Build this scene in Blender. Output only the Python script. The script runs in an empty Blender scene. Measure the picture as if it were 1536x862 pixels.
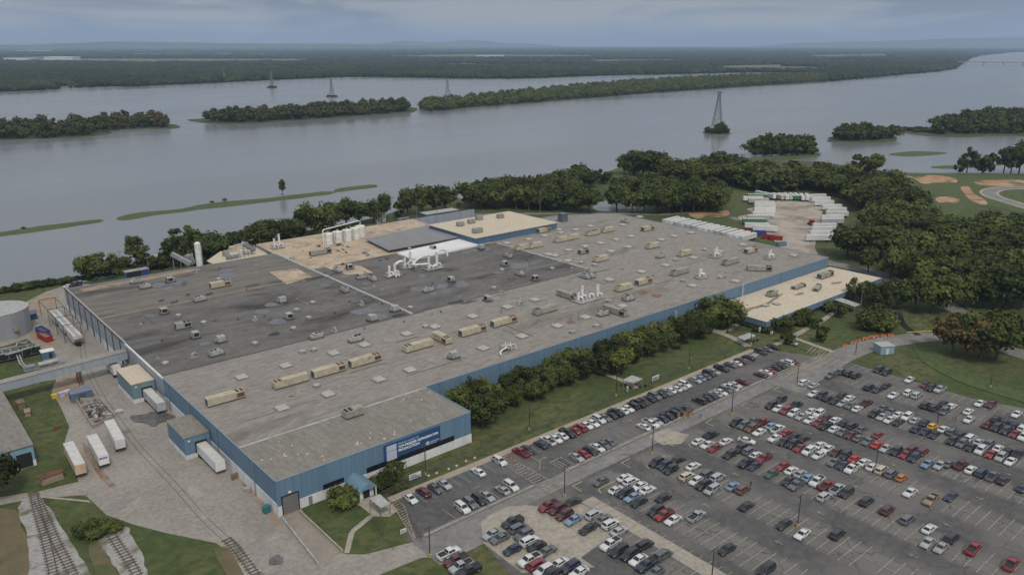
import bpy, bmesh, math, random
import numpy as np
from mathutils import Vector, Matrix
R = math.radians
S = bpy.context.scene
COL = S.collection
random.seed(7)
RS = np.random.RandomState(11)

# ------------------------------------------------------------------ camera, light, exposure
F = 1200.0; HY = 67.0; CX = 768.0; CY = 431.0; CAMH = 108.0
PITCH = math.atan((CY - HY) / F)
AZ = R(49.57)
cam_d = bpy.data.cameras.new("camera"); cam = bpy.data.objects.new("camera", cam_d); COL.objects.link(cam)
cam_d.sensor_width = 36; cam_d.lens = 36 * F / 1536
cam_d.clip_start = 1; cam_d.clip_end = 90000
cam.location = (0, 0, CAMH)
cam.rotation_euler = (R(90) - PITCH, 0, AZ - R(90))
S.camera = cam

SUN_EL, SUN_AZ = 52, 250           # degrees: azimuth of the direction the light comes from, world x axis = 0
W = bpy.data.worlds.new("World"); S.world = W; W.use_nodes = True
nt = W.node_tree; nt.nodes.clear()
def N(t, tree=None, **k):
    n = (tree or nt).nodes.new(t)
    for a, b in k.items(): setattr(n, a, b)
    return n
out = N('ShaderNodeOutputWorld'); bg = N('ShaderNodeBackground'); nt.links.new(bg.outputs[0], out.inputs[0])
sky = N('ShaderNodeTexSky', sky_type='NISHITA', sun_disc=False, sun_elevation=R(SUN_EL), sun_rotation=R(90 - SUN_AZ), dust_density=3.0)
tc = N('ShaderNodeTexCoord'); sep = N('ShaderNodeSeparateXYZ'); nt.links.new(tc.outputs['Generated'], sep.inputs[0])
mp = N('ShaderNodeMapping'); mp.inputs['Scale'].default_value = (3.0, 3.0, 22.0); nt.links.new(tc.outputs['Generated'], mp.inputs[0])
n1 = N('ShaderNodeTexNoise'); n1.inputs['Scale'].default_value = 1.6; n1.inputs['Detail'].default_value = 5; n1.inputs['Roughness'].default_value = .5
n1.inputs['Distortion'].default_value = .5
nt.links.new(mp.outputs[0], n1.inputs['Vector'])
cr = N('ShaderNodeValToRGB'); nt.links.new(n1.outputs['Fac'], cr.inputs[0])
e = cr.color_ramp.elements
e[0].position = .41; e[0].color = (1.55, 1.86, 2.4, 1)
e[1].position = .58; e[1].color = (3.05, 3.14, 3.3, 1)
m_ = cr.color_ramp.elements.new(.49); m_.color = (2.3, 2.54, 2.9, 1)
# an overcast sky is brighter towards the zenith
gr = N('ShaderNodeMapRange'); gr.inputs['From Min'].default_value = 0.07; gr.inputs['From Max'].default_value = .42
gr.inputs['To Min'].default_value = 1.0; gr.inputs['To Max'].default_value = 2.3
nt.links.new(sep.outputs['Z'], gr.inputs['Value'])
mul = N('ShaderNodeVectorMath', operation='SCALE'); nt.links.new(cr.outputs[0], mul.inputs[0]); lr = N('ShaderNodeMapRange'); lr.interpolation_type = 'SMOOTHSTEP'; lr.inputs['From Min'].default_value = .012; lr.inputs['From Max'].default_value = .06; lr.inputs['To Min'].default_value = 1.06; lr.inputs['To Max'].default_value = .86
nt.links.new(sep.outputs['Z'], lr.inputs['Value']); lm = N('ShaderNodeMath', operation='MULTIPLY'); nt.links.new(gr.outputs[0], lm.inputs[0]); nt.links.new(lr.outputs[0], lm.inputs[1]); nt.links.new(lm.outputs[0], mul.inputs['Scale'])
zt = N('ShaderNodeMix', data_type='RGBA'); zt.inputs['A'].default_value = (1, 1, 1, 1); zt.inputs['B'].default_value = (1.02, .995, .94, 1)
zr = N('ShaderNodeMapRange'); zr.inputs['From Min'].default_value = .06; zr.inputs['From Max'].default_value = .35; nt.links.new(sep.outputs['Z'], zr.inputs['Value']); nt.links.new(zr.outputs[0], zt.inputs['Factor'])
zm = N('ShaderNodeVectorMath', operation='MULTIPLY'); nt.links.new(mul.outputs[0], zm.inputs[0]); nt.links.new(zt.outputs['Result'], zm.inputs[1])
mx = N('ShaderNodeMix', data_type='RGBA'); mx.inputs['Factor'].default_value = .9
nt.links.new(sky.outputs[0], mx.inputs['A']); nt.links.new(zm.outputs[0], mx.inputs['B'])
nt.links.new(mx.outputs['Result'], bg.inputs['Color']); bg.inputs['Strength'].default_value = .1

sd = bpy.data.lights.new("sun", 'SUN'); so = bpy.data.objects.new("sun", sd); COL.objects.link(so)
sd.energy = 1.5; sd.angle = R(11); sd.color = (1.0, .94, .85)
so.rotation_euler = (R(90 - SUN_EL), 0, R(SUN_AZ + 90))
vs = S.view_settings; vs.view_transform = 'Standard'; vs.look = 'None'; vs.exposure = 0.46; vs.gamma = 1; vs.use_curve_mapping = False
S.render.engine = 'CYCLES'
cy = S.cycles; cy.max_bounces = 4; cy.diffuse_bounces = 2; cy.glossy_bounces = 2; cy.transparent_max_bounces = 12; cy.volume_bounces = 1; cy.transmission_bounces = 2
cy.use_denoising = True
try: cy.denoiser = 'OPENIMAGEDENOISE'
except Exception: pass
cy.caustics_reflective = False; cy.caustics_refractive = False

# ------------------------------------------------------------------ helpers
_cp, _sp = math.cos(PITCH), math.sin(PITCH); _ca, _sa = math.cos(AZ), math.sin(AZ)
def ray(px, py):
    r = (px - CX) / F; u = -(py - CY) / F
    fh = _cp + u * _sp; uz = u * _cp - _sp
    return Vector((r * _sa + fh * _ca, -r * _ca + fh * _sa, uz))
def P(px, py, z=0.0):
    "survey point: where the sight line of a photo pixel meets height z"
    d = ray(px, py); t = (z - CAMH) / d.z
    return Vector((d.x * t, d.y * t, z))
def PY(px, py, y):
    d = ray(px, py); t = y / d.y
    return d.x * t, CAMH + d.z * t
def PX(px, py, x):
    d = ray(px, py); t = x / d.x
    return d.y * t, CAMH + d.z * t
def dist(p): return math.hypot(p[0], p[1])
ORD = ['zeroth','first','second','third','fourth','fifth','sixth','seventh','eighth','ninth','tenth','eleventh','twelfth','thirteenth','fourteenth','fifteenth','sixteenth','seventeenth','eighteenth','nineteenth','twentieth']
TENS = {2:'twenty',3:'thirty',4:'forty',5:'fifty',6:'sixty',7:'seventy',8:'eighty',9:'ninety'}
def od(n):
    if n <= 20: return ORD[n]
    if n % 10 == 0: return TENS[n//10][:-1] + 'ieth'
    return TENS[n//10] + '-' + ORD[n % 10]

# materials
MATS = {}
def mat(name, c, rough=.8, metal=0, c2=None, scale=.2, detail=5, c3=None, sc3=.03, th=(.42, .62), th3=(.5, .62), bump=0, bscale=4, stretch=(1, 1, 1), space='pos', spec=.3, rnd=0, coat=0, grime=0):
    if name in MATS: return MATS[name]
    m = bpy.data.materials.new(name); m.use_nodes = True; t = m.node_tree
    b = t.nodes['Principled BSDF']; b.inputs['Roughness'].default_value = rough; b.inputs['Metallic'].default_value = metal
    b.inputs['Specular IOR Level'].default_value = spec; b.inputs['Coat Weight'].default_value = coat
    b.inputs['Base Color'].default_value = (*c, 1)
    vec = None
    if c2 or c3 or bump:
        if space == 'pos': g = N('ShaderNodeNewGeometry', t); src = g.outputs['Position']
        else: g = N('ShaderNodeTexCoord', t); src = g.outputs['Object']
        mp = N('ShaderNodeMapping', t); mp.inputs['Scale'].default_value = stretch; t.links.new(src, mp.inputs[0]); vec = mp.outputs[0]
    col = None
    if c2:
        n = N('ShaderNodeTexNoise', t); n.inputs['Scale'].default_value = scale; n.inputs['Detail'].default_value = detail; n.inputs['Roughness'].default_value = .62
        t.links.new(vec, n.inputs['Vector'])
        r = N('ShaderNodeMapRange', t); r.inputs['From Min'].default_value = th[0]; r.inputs['From Max'].default_value = th[1]; t.links.new(n.outputs['Fac'], r.inputs['Value'])
        x = N('ShaderNodeMix', t, data_type='RGBA'); x.inputs['A'].default_value = (*c, 1); x.inputs['B'].default_value = (*c2, 1)
        t.links.new(r.outputs[0], x.inputs['Factor']); col = x.outputs['Result']
    if c3:
        n = N('ShaderNodeTexNoise', t); n.inputs['Scale'].default_value = sc3; n.inputs['Detail'].default_value = 7; n.inputs['Roughness'].default_value = .6; n.inputs['Distortion'].default_value = .4
        t.links.new(vec, n.inputs['Vector'])
        r = N('ShaderNodeMapRange', t); r.inputs['From Min'].default_value = th3[0]; r.inputs['From Max'].default_value = th3[1]; t.links.new(n.outputs['Fac'], r.inputs['Value'])
        x = N('ShaderNodeMix', t, data_type='RGBA')
        if col: t.links.new(col, x.inputs['A'])
        else: x.inputs['A'].default_value = (*c, 1)
        x.inputs['B'].default_value = (*c3, 1)
        t.links.new(r.outputs[0], x.inputs['Factor']); col = x.outputs['Result']
    if rnd:
        oi = N('ShaderNodeObjectInfo', t); r = N('ShaderNodeMapRange', t); r.inputs['To Min'].default_value = 1 - rnd; r.inputs['To Max'].default_value = 1 + rnd
        t.links.new(oi.outputs['Random'], r.inputs['Value'])
        x = N('ShaderNodeVectorMath', t, operation='SCALE')
        if col: t.links.new(col, x.inputs[0])
        else: x.inputs[0].default_value = c
        t.links.new(r.outputs[0], x.inputs['Scale']); col = x.outputs[0]
    if grime:
        n = N('ShaderNodeTexNoise', t); n.inputs['Scale'].default_value = grime; n.inputs['Detail'].default_value = 8; n.inputs['Roughness'].default_value = .72; t.links.new(vec, n.inputs['Vector'])
        r = N('ShaderNodeMapRange', t); r.inputs['From Min'].default_value = .35; r.inputs['From Max'].default_value = .65; r.inputs['To Min'].default_value = .77; r.inputs['To Max'].default_value = 1.2; t.links.new(n.outputs['Fac'], r.inputs['Value'])
        x = N('ShaderNodeVectorMath', t, operation='SCALE')
        if col: t.links.new(col, x.inputs[0])
        else: x.inputs[0].default_value = c
        t.links.new(r.outputs[0], x.inputs['Scale']); col = x.outputs[0]
    if col: t.links.new(col, b.inputs['Base Color'])
    if bump:
        n = N('ShaderNodeTexNoise', t); n.inputs['Scale'].default_value = bscale; n.inputs['Detail'].default_value = 4; t.links.new(vec, n.inputs['Vector'])
        bp = N('ShaderNodeBump', t); bp.inputs['Strength'].default_value = 1; bp.inputs['Distance'].default_value = bump
        t.links.new(n.outputs['Fac'], bp.inputs['Height']); t.links.new(bp.outputs[0], b.inputs['Normal'])
    MATS[name] = m
    return m

class MB:
    "collects faces for one mesh"
    def __init__(s): s.v = []; s.f = []; s.m = []; s.sm = []
    def add(s, vs, fs, mi=0, smooth=False):
        o = len(s.v); s.v += [tuple(x) for x in vs]
        for f in fs: s.f.append(tuple(i + o for i in f)); s.m.append(mi); s.sm.append(smooth)
        return s
    def box(s, c, d, rz=0, mi=0, top=1.0):
        "centre of the base c, size d, top scale for tapering"
        hx, hy = d[0]/2, d[1]/2; v = []
        cs, sn = math.cos(rz), math.sin(rz)
        for z, k in ((0, 1), (d[2], top)):
            for x, y in ((-hx, -hy), (hx, -hy), (hx, hy), (-hx, hy)):
                x *= k; y *= k
                v.append((c[0] + x*cs - y*sn, c[1] + x*sn + y*cs, c[2] + z))
        return s.add(v, [(0,3,2,1),(4,5,6,7),(0,1,5,4),(1,2,6,5),(2,3,7,6),(3,0,4,7)], mi)
    def b2(s, x0, x1, y0, y1, z0, z1, mi=0): return s.box(((x0+x1)/2, (y0+y1)/2, z0), (abs(x1-x0), abs(y1-y0), z1-z0), 0, mi)
    def prism(s, pts, z0, z1, mi=0, mtop=None):
        a = sum(pts[i][0]*pts[(i+1)%len(pts)][1] - pts[(i+1)%len(pts)][0]*pts[i][1] for i in range(len(pts)))
        if a < 0: pts = pts[::-1]
        n = len(pts); v = [(p[0], p[1], z0) for p in pts] + [(p[0], p[1], z1) for p in pts]
        s.add(v, [tuple(range(n))[::-1]] + [(i, (i+1)%n, (i+1)%n+n, i+n) for i in range(n)], mi)
        s.add(v[n:], [tuple(range(n))], mi if mtop is None else mtop)
        return s
    def sheet(s, pts, z=None, mi=0):
        pts = [tuple(p) for p in pts]
        a = sum(pts[i][0]*pts[(i+1)%len(pts)][1] - pts[(i+1)%len(pts)][0]*pts[i][1] for i in range(len(pts)))
        if a < 0: pts = pts[::-1]
        return s.add([(p[0], p[1], p[2] if z is None else z) for p in pts], [tuple(range(len(pts)))], mi)
    def tube(s, pts, r, n=8, mi=0, caps=True, r2=None, smooth=True):
        pts = [Vector(p) for p in pts]; m = len(pts); v = []; fs = []
        up = None
        for i, p in enumerate(pts):
            d = (pts[min(i+1, m-1)] - pts[max(i-1, 0)]).normalized()
            a = d.cross(Vector((0, 0, 1)) if abs(d.z) < .95 else Vector((1, 0, 0))).normalized(); b = a.cross(d).normalized()
            if up is not None and a.dot(up) < 0: a = -a; b = -b
            up = a
            rr = r if r2 is None else r + (r2 - r) * i / (m - 1)
            for k in range(n):
                t = 2*math.pi*k/n; v.append(p + a*rr*math.cos(t) + b*rr*math.sin(t))
        for i in range(m-1):
            for k in range(n): fs.append((i*n+k, i*n+(k+1)%n, (i+1)*n+(k+1)%n, (i+1)*n+k))
        s.add(v, fs, mi, smooth)
        if caps:
            s.add(v[:n], [tuple(range(n))], mi); s.add(v[-n:], [tuple(range(n))[::-1]], mi)
        return s
    def cyl(s, c, r, h, n=16, mi=0, r2=None): return s.tube([c, (c[0], c[1], c[2]+h)], r, n, mi, True, r2)
    def mesh(s, name, mats):
        me = bpy.data.meshes.new(name); me.from_pydata(s.v, [], s.f)
        for m in (mats if isinstance(mats, (list, tuple)) else [mats]): me.materials.append(m)
        me.polygons.foreach_set('material_index', s.m); me.polygons.foreach_set('use_smooth', s.sm); me.update()
        return me
    def build(s, name, mats, parent=None, loc=None, fix=False, bev=0):
        me = s.mesh(name, mats)
        if fix or bev:
            bm = bmesh.new(); bm.from_mesh(me); bmesh.ops.remove_doubles(bm, verts=bm.verts, dist=1e-4)
            if bev: bmesh.ops.bevel(bm, geom=[e for e in bm.edges if len(e.link_faces) == 2 and e.calc_face_angle(0) > .5], offset=bev, segments=2, affect='EDGES', profile=.5)
            bmesh.ops.recalc_face_normals(bm, faces=bm.faces); bm.to_mesh(me); bm.free()
        o = bpy.data.objects.new(name, me); COL.objects.link(o)
        if parent is not None: o.parent = parent
        if loc is not None: o.location = loc
        return o
def tag(o, label=None, cat=None, group=None, kind=None):
    if label: o['label'] = label
    if cat: o['category'] = cat
    if group: o['group'] = group
    if kind: o['kind'] = kind
    return o
def empty(name, label, cat, loc=(0, 0, 0), rz=0, group=None):
    o = bpy.data.objects.new(name, None); COL.objects.link(o); o.location = loc; o.rotation_euler = (0, 0, rz); o.empty_display_size = .5
    return tag(o, label, cat, group)
def copy_tree(o, parent=None):
    c = o.copy(); COL.objects.link(c)
    if parent is not None: c.parent = parent
    for ch in KIDS.get(o, []): copy_tree(ch, c)
    return c
KIDS = {}
def freeze(root):
    "remember the children of a prototype so that copying stays quick"
    def walk(o):
        KIDS[o] = [c for c in bpy.data.objects if c.parent == o]
        for c in KIDS[o]: walk(c)
    walk(root)
def struct(name, mb, m, **k): return tag(mb.build(name, m, **k), kind='structure')
def pip(x, y, poly):
    c = False; n = len(poly); j = n - 1
    for i in range(n):
        if (poly[i][1] > y) != (poly[j][1] > y) and x < (poly[j][0]-poly[i][0])*(y-poly[i][1])/(poly[j][1]-poly[i][1]) + poly[i][0]: c = not c
        j = i
    return c
def smooth_line(pts, k=6):
    out = []
    n = len(pts)
    for i in range(n-1):
        p0, p1, p2, p3 = [Vector(pts[max(0, min(n-1, j))]) for j in (i-1, i, i+1, i+2)]
        for s in range(k):
            t = s/k; out.append(.5*((2*p1) + (-p0+p2)*t + (2*p0-5*p1+4*p2-p3)*t*t + (-p0+3*p1-3*p2+p3)*t**3))
    out.append(Vector(pts[-1])); return out
def smooth_loop(pts, k=5, jit=0):
    n = len(pts); out = []
    for i in range(n):
        p0, p1, p2, p3 = [Vector(pts[(i+j) % n]) for j in (-1, 0, 1, 2)]
        for s in range(k):
            t = s/k; v = .5*((2*p1) + (-p0+p2)*t + (2*p0-5*p1+4*p2-p3)*t*t + (-p0+3*p1-3*p2+p3)*t**3)
            if jit: v = v + Vector((random.uniform(-jit, jit), random.uniform(-jit, jit), 0))
            out.append(v)
    return out
def ribbon(line, w):
    L = []; Rr = []
    for i, p in enumerate(line):
        d = (line[min(i+1, len(line)-1)] - line[max(i-1, 0)]); d.z = 0; d.normalize(); nrm = Vector((-d.y, d.x, 0))
        L.append(p + nrm*w/2); Rr.append(p - nrm*w/2)
    return L, Rr
def strip(mb, line, w, z=None, mi=0):
    L, Rr = ribbon(line, w)
    for i in range(len(line)-1):
        q = [Rr[i], Rr[i+1], L[i+1], L[i]]
        mb.add([(p.x, p.y, p.z if z is None else z) for p in q], [(0, 1, 2, 3)], mi)
    return mb
# ------------------------------------------------------------------ materials of the setting
grass = mat('grass', (.056, .074, .021), .95, c2=(.098, .096, .038), scale=.035, c3=(.044, .064, .019), sc3=.3, th3=(.45, .6), bump=.3, bscale=1.2, grime=.5)
drygrass = mat('dry_grass', (.105, .09, .045), .95, c2=(.14, .105, .062), scale=.2, c3=(.065, .078, .03), sc3=.09, bump=.2, bscale=2)
lushgrass = mat('lush_grass', (.07, .088, .032), .95, c2=(.085, .11, .036), scale=.15, c3=(.045, .065, .02), sc3=.7, bump=.6, bscale=1.5)
marsh = mat('marsh', (.045, .06, .02), .95, c2=(.065, .075, .028), scale=.05, c3=(.04, .035, .022), sc3=.1, bump=.8, bscale=.6)
soil = mat('bare_soil', (.29, .225, .165), .95, c2=(.23, .17, .12), scale=.3, c3=(.16, .145, .105), sc3=.15, th3=(.56, .66), bump=.2)
redclay = mat('red_clay', (.35, .18, .1), .95, c2=(.36, .25, .165), scale=.06, c3=(.1, .11, .045), sc3=.07, th3=(.5, .62), grime=.1)
gravel = mat('gravel', (.36, .31, .26), .95, c2=(.27, .235, .2), scale=.12, c3=(.2, .165, .13), sc3=.05, bump=.1)
ballast = mat('rail_ballast', (.25, .24, .225), .95, c2=(.31, .3, .285), scale=1.2, c3=(.12, .115, .07), sc3=.16, th3=(.5, .62), bump=.1)
concrete = mat('yard_concrete', (.262, .237, .207), .9, c2=(.205, .187, .165), scale=.045, c3=(.285, .25, .212), sc3=.09, th3=(.52, .7), grime=.9)
concrete2 = mat('pale_concrete', (.31, .275, .225), .9, grime=.8, c2=(.27, .24, .2), scale=.3, c3=(.2, .18, .155), sc3=.15, th3=(.58, .72))
roadm = mat('road_asphalt', (.168, .16, .148), .9, grime=.4, c2=(.2, .192, .18), scale=.08, c3=(.12, .117, .115), sc3=.2, th3=(.54, .7))
water_m = bpy.data.materials.new('river_water'); water_m.use_nodes = True
t = water_m.node_tree; b = t.nodes['Principled BSDF']; b.inputs['Base Color'].default_value = (.148, .157, .162, 1); b.inputs['Roughness'].default_value = .12; b.inputs['IOR'].default_value = 1.333
g = N('ShaderNodeNewGeometry', t)
na = N('ShaderNodeTexNoise', t); na.inputs['Scale'].default_value = .35; na.inputs['Detail'].default_value = 4
nb = N('ShaderNodeTexNoise', t); nb.inputs['Scale'].default_value = .0035; nb.inputs['Detail'].default_value = 5; nb.inputs['Distortion'].default_value = .8
mpw = N('ShaderNodeMapping', t); mpw.inputs['Rotation'].default_value = (0, 0, R(-20)); mpw.inputs['Scale'].default_value = (.5, 1.6, 1)
t.links.new(g.outputs['Position'], na.inputs['Vector']); t.links.new(g.outputs['Position'], mpw.inputs[0]); t.links.new(mpw.outputs[0], nb.inputs['Vector'])
mr = N('ShaderNodeMapRange', t); mr.inputs['From Min'].default_value = .42; mr.inputs['From Max'].default_value = .6; mr.inputs['To Min'].default_value = .012; mr.inputs['To Max'].default_value = .032
t.links.new(nb.outputs['Fac'], mr.inputs['Value'])
bp = N('ShaderNodeBump', t); bp.inputs['Strength'].default_value = 1; t.links.new(mr.outputs[0], bp.inputs['Distance']); t.links.new(na.outputs['Fac'], bp.inputs['Height']); t.links.new(bp.outputs[0], b.inputs['Normal'])
mr2 = N('ShaderNodeMapRange', t); mr2.inputs['From Min'].default_value = .4; mr2.inputs['From Max'].default_value = .62; mr2.inputs['To Min'].default_value = .16; mr2.inputs['To Max'].default_value = .27
t.links.new(nb.outputs['Fac'], mr2.inputs['Value']); t.links.new(mr2.outputs[0], b.inputs['Roughness'])

# asphalt of the car park: worn pale aisles, darker stalls, sealed cracks
asph = bpy.data.materials.new('car_park_asphalt'); asph.use_nodes = True; t = asph.node_tree; b = t.nodes['Principled BSDF']; b.inputs['Roughness'].default_value = .9; b.inputs['Specular IOR Level'].default_value = .25
g = N('ShaderNodeNewGeometry', t); sx = N('ShaderNodeSeparateXYZ', t); t.links.new(g.outputs['Position'], sx.inputs[0])
def mth(op, a, bb=None, tree=None):
    n = N('ShaderNodeMath', tree or t, operation=op)
    for i, q in enumerate((a, bb)):
        if q is None: continue
        if isinstance(q, (int, float)): n.inputs[i].default_value = q
        else: (tree or t).links.new(q, n.inputs[i])
    return n.outputs[0]
def noise(sc, det=5, dis=0, rough=.6):
    n = N('ShaderNodeTexNoise', t); n.inputs['Scale'].default_value = sc; n.inputs['Detail'].default_value = det; n.inputs['Distortion'].default_value = dis; n.inputs['Roughness'].default_value = rough
    t.links.new(g.outputs['Position'], n.inputs['Vector']); return n.outputs['Fac']
def ramp(v, a, bb, lo=0, hi=1):
    n = N('ShaderNodeMapRange', t); n.interpolation_type = 'SMOOTHSTEP'
    for k, q in (('From Min', a), ('From Max', bb), ('To Min', lo), ('To Max', hi)): n.inputs[k].default_value = q
    t.links.new(v, n.inputs['Value']); return n.outputs[0]
def mixc(f, a, bb):
    x = N('ShaderNodeMix', t, data_type='RGBA'); t.links.new(f, x.inputs['Factor'])
    for k, q in (('A', a), ('B', bb)):
        if isinstance(q, tuple): x.inputs[k].default_value = (*q, 1)
        else: t.links.new(q, x.inputs[k])
    return x.outputs['Result']
ph = mth('FRACT', mth('DIVIDE', mth('ADD', sx.outputs['X'], mth('MULTIPLY', mth('SUBTRACT', noise(.12), .5), 5)), 18.27))      # 0.5783 = a row's centre line
aisle = ramp(mth('ABSOLUTE', mth('SUBTRACT', mth('FRACT', mth('ADD', ph, .4217)), .5)), .12, .3, 0, 1)
inrow = mth('MULTIPLY', ramp(mth('ABSOLUTE', mth('SUBTRACT', mth('FRACT', mth('ADD', ph, -.0783 + .5)), .5)), .17, .32), ramp(sx.outputs['Y'], 126, 129, 1, 0))
wear = mth('MULTIPLY', inrow, ramp(noise(.05, 4), .3, .6, .45, 1))
base = mixc(ramp(noise(.5), .35, .7), (.07, .068, .067), (.1, .096, .092))
base = mixc(ramp(noise(.045, 4), .4, .65), base, (.128, .121, .114))
c_ = mixc(wear, base, (.15, .14, .127))
spots = mth('MULTIPLY', ramp(noise(.9, 3), .62, .72), ramp(noise(.06), .35, .6, .2, .9))
c_ = mixc(spots, c_, (.055, .053, .052))
vor = N('ShaderNodeTexVoronoi', t, feature='DISTANCE_TO_EDGE'); vor.inputs['Scale'].default_value = .085
dv = N('ShaderNodeVectorMath', t, operation='ADD'); nn = N('ShaderNodeTexNoise', t); nn.inputs['Scale'].default_value = .25; t.links.new(g.outputs['Position'], nn.inputs['Vector'])
sc_ = N('ShaderNodeVectorMath', t, operation='SCALE'); sc_.inputs['Scale'].default_value = 5; t.links.new(nn.outputs['Color'], sc_.inputs[0]); t.links.new(g.outputs['Position'], dv.inputs[0]); t.links.new(sc_.outputs[0], dv.inputs[1]); t.links.new(dv.outputs[0], vor.inputs['Vector'])
c_ = mixc(ramp(vor.outputs['Distance'], 0, .02, .75, 0), c_, (.06, .058, .056))
t.links.new(c_, b.inputs['Base Color'])

# ------------------------------------------------------------------ water and land
wm = MB(); wm.sheet([(-45000, -20000), (45000, -20000), (45000, 45000), (-45000, 45000)], -1.6)
struct('river', wm, water_m)

NEAR = [(-700, 520), (-120, 452), (0, 436), (45, 428), (85, 422), (112, 416), (180, 404), (250, 388), (300, 382), (345, 366), (420, 352), (480, 342), (560, 327), (610, 312), (660, 300), (700, 297), (740, 287),
        (800, 275), (860, 264), (884, 260), (894, 266), (905, 262), (960, 250), (1040, 243), (1100, 238), (1135, 236), (1180, 234), (1232, 229), (1222, 233), (1150, 240), (1235, 243), (1290, 252), (1330, 258), (1360, 259), (1440, 261), (1536, 261), (1700, 258), (1900, 300), (2600, 560), (2600, 1500), (1500, 2300), (-700, 2300)]
NEARG = [P(*q) for q in NEAR]
POND = [(893, 305), (912, 300), (935, 303), (960, 308), (968, 314), (940, 318), (905, 317), (890, 312)]
def land(name, pts, m, z=0.0, skirt=4.0, jit=0, k=1):
    g = [Vector((p.x, p.y, z)) for p in pts]
    if k > 1: g = smooth_loop(g, k, jit)
    mb = MB(); mb.sheet(g, z)
    a = sum(g[i].x*g[(i+1) % len(g)].y - g[(i+1) % len(g)].x*g[i].y for i in range(len(g)))
    if a < 0: g = g[::-1]
    n = len(g); v = []
    for i in range(n):
        d = g[(i+1) % n] - g[i-1]; d.z = 0; d.normalize(); o = Vector((d.y, -d.x, 0))
        q = g[i] + o*skirt; v.append((q.x, q.y, -2.2))
    mb.add([tuple(p) for p in g] + v, [(i, i+n, (i+1) % n + n, (i+1) % n) for i in range(n)])
    return struct(name, mb, m)
land('ground', NEARG, grass)
pd = MB(); pd.sheet(smooth_loop([P(*q, .03) for q in POND], 4), .03); struct('pond', pd, water_m)
# low grass spits and islets in the river
for i, pts in enumerate([
    [(-60, 356), (0, 348), (60, 339), (110, 333), (148, 329), (150, 332), (110, 338), (50, 347), (0, 353), (-60, 361)],
    [(176, 327), (200, 320), (240, 316), (272, 313), (300, 307), (340, 302), (400, 297), (450, 291), (490, 287), (500, 289), (460, 295), (400, 302), (350, 308), (300, 313), (272, 317), (230, 322), (190, 329)],
    [(503, 284), (525, 280), (560, 277), (563, 280), (530, 284), (506, 287)],
    [(1334, 231), (1370, 227), (1420, 229), (1400, 232), (1360, 234)],
    [(1398, 250), (1430, 248), (1470, 249), (1440, 252), (1410, 252)]]):
    land('grass_islet', [P(*q, -1.2) for q in pts], lushgrass, -1.2, 1.2, .6, 4)
ISL = {'a': [(-200, 205), (-100, 207), (0, 209), (60, 208), (120, 206), (165, 199), (163, 195), (190, 193), (262, 192), (262, 187), (200, 182), (140, 184), (60, 193), (0, 195), (-120, 192), (-200, 195)],
       'b': [(283, 180), (310, 184), (360, 186), (430, 182), (520, 176), (600, 170), (622, 167), (618, 161), (540, 163), (440, 170), (340, 174), (300, 178)],
       'c': [(629, 163), (645, 167), (672, 165), (700, 162), (760, 157), (860, 149), (960, 141), (1060, 134), (1150, 128), (1245, 122), (1235, 115), (1150, 115.5), (1060, 119), (960, 125), (860, 134), (760, 145), (700, 150), (640, 156)],
       'd': [(1243, 211), (1280, 213), (1330, 213), (1344, 208), (1330, 200), (1290, 198), (1255, 202)],
       'e': [(1318, 195), (1360, 199), (1400, 204), (1450, 205), (1500, 203), (1560, 204), (1700, 206), (1800, 190), (1700, 170), (1536, 172), (1450, 176), (1405, 186), (1390, 192), (1345, 191)],
       't': [(1055, 198), (1062, 201), (1078, 202), (1092, 201), (1094, 198), (1085, 195), (1065, 195)]}
for k, pts in ISL.items():
    land('island', [P(*q, -.9) for q in pts], marsh, -.9, 2.5, 1.5, 4)
FARS = [(-1200, 178), (-400, 152), (0, 138), (60, 135.5), (110, 131.5), (160, 129.5), (200, 130), (260, 127), (330, 124), (420, 119.5), (520, 115.5), (600, 116), (700, 118), (780, 118), (860, 115), (940, 112.5), (1040, 111), (1090, 109), (1180, 109), (1238, 114), (1245, 122),
        (1300, 117), (1390, 109), (1430, 104), (1438, 98), (1446, 91), (1462, 84.5), (1500, 80), (1536, 78), (1650, 75.2), (2000, 72.8)]
FARG = [P(*q, -1) for q in FARS]
farland_m = mat('far_land', (.05, .07, .03), .95, c2=(.075, .09, .04), scale=.0015, c3=(.11, .13, .06), sc3=.0009, th3=(.58, .6), stretch=(1, 1, 1))
far = FARG + [P(2000, 69.6, -1)] + [Vector((math.cos(AZ - a) * 43000, math.sin(AZ - a) * 43000, -1)) for a in (.8, .5, .2, 0, -.2, -.5, -.8, -1.2)] + [P(-1200, 71, -1)]
land('far_shore_land', far, farland_m, -1, 5)
FPOLY = [(p.x, p.y) for p in far]

# flat sheets on the near ground
_lz = [0]
class _LZ:
    def __getitem__(s, k): _lz[0] += 1; return .02 + .004*_lz[0]
LZ = _LZ()      # every later sheet lies 4 mm above the one before
def flat(name, pts, m, k=1, world=False, smooth=0, jit=0):
    g = [Vector((x, y, 0)) for x, y in pts] if world else [P(*q) for q in pts]
    if smooth: g = smooth_loop(g, smooth, jit)
    mb = MB(); mb.sheet(g, LZ[k]); return struct(name, mb, m)
flat('concrete_yard', [(112, 424), (70, 437), (40, 452), (0, 470), (-90, 490), (-160, 560), (-160, 776), (0, 757), (50, 747), (128, 742), (142, 755), (160, 772), (200, 786), (250, 799), (325, 814), (345, 830), (385, 862), (410, 900), (530, 900), (570, 861), (632, 836), (664, 834), (624, 811), (548, 831), (516, 830), (455, 768), (330, 560), (170, 430)], concrete, 1)
flat('lawn', [(6, 583), (60, 572), (84, 569), (80, 590), (92, 612), (104, 640), (97, 662), (118, 722), (60, 736), (-100, 760), (-100, 590)], grass, 2)
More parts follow.
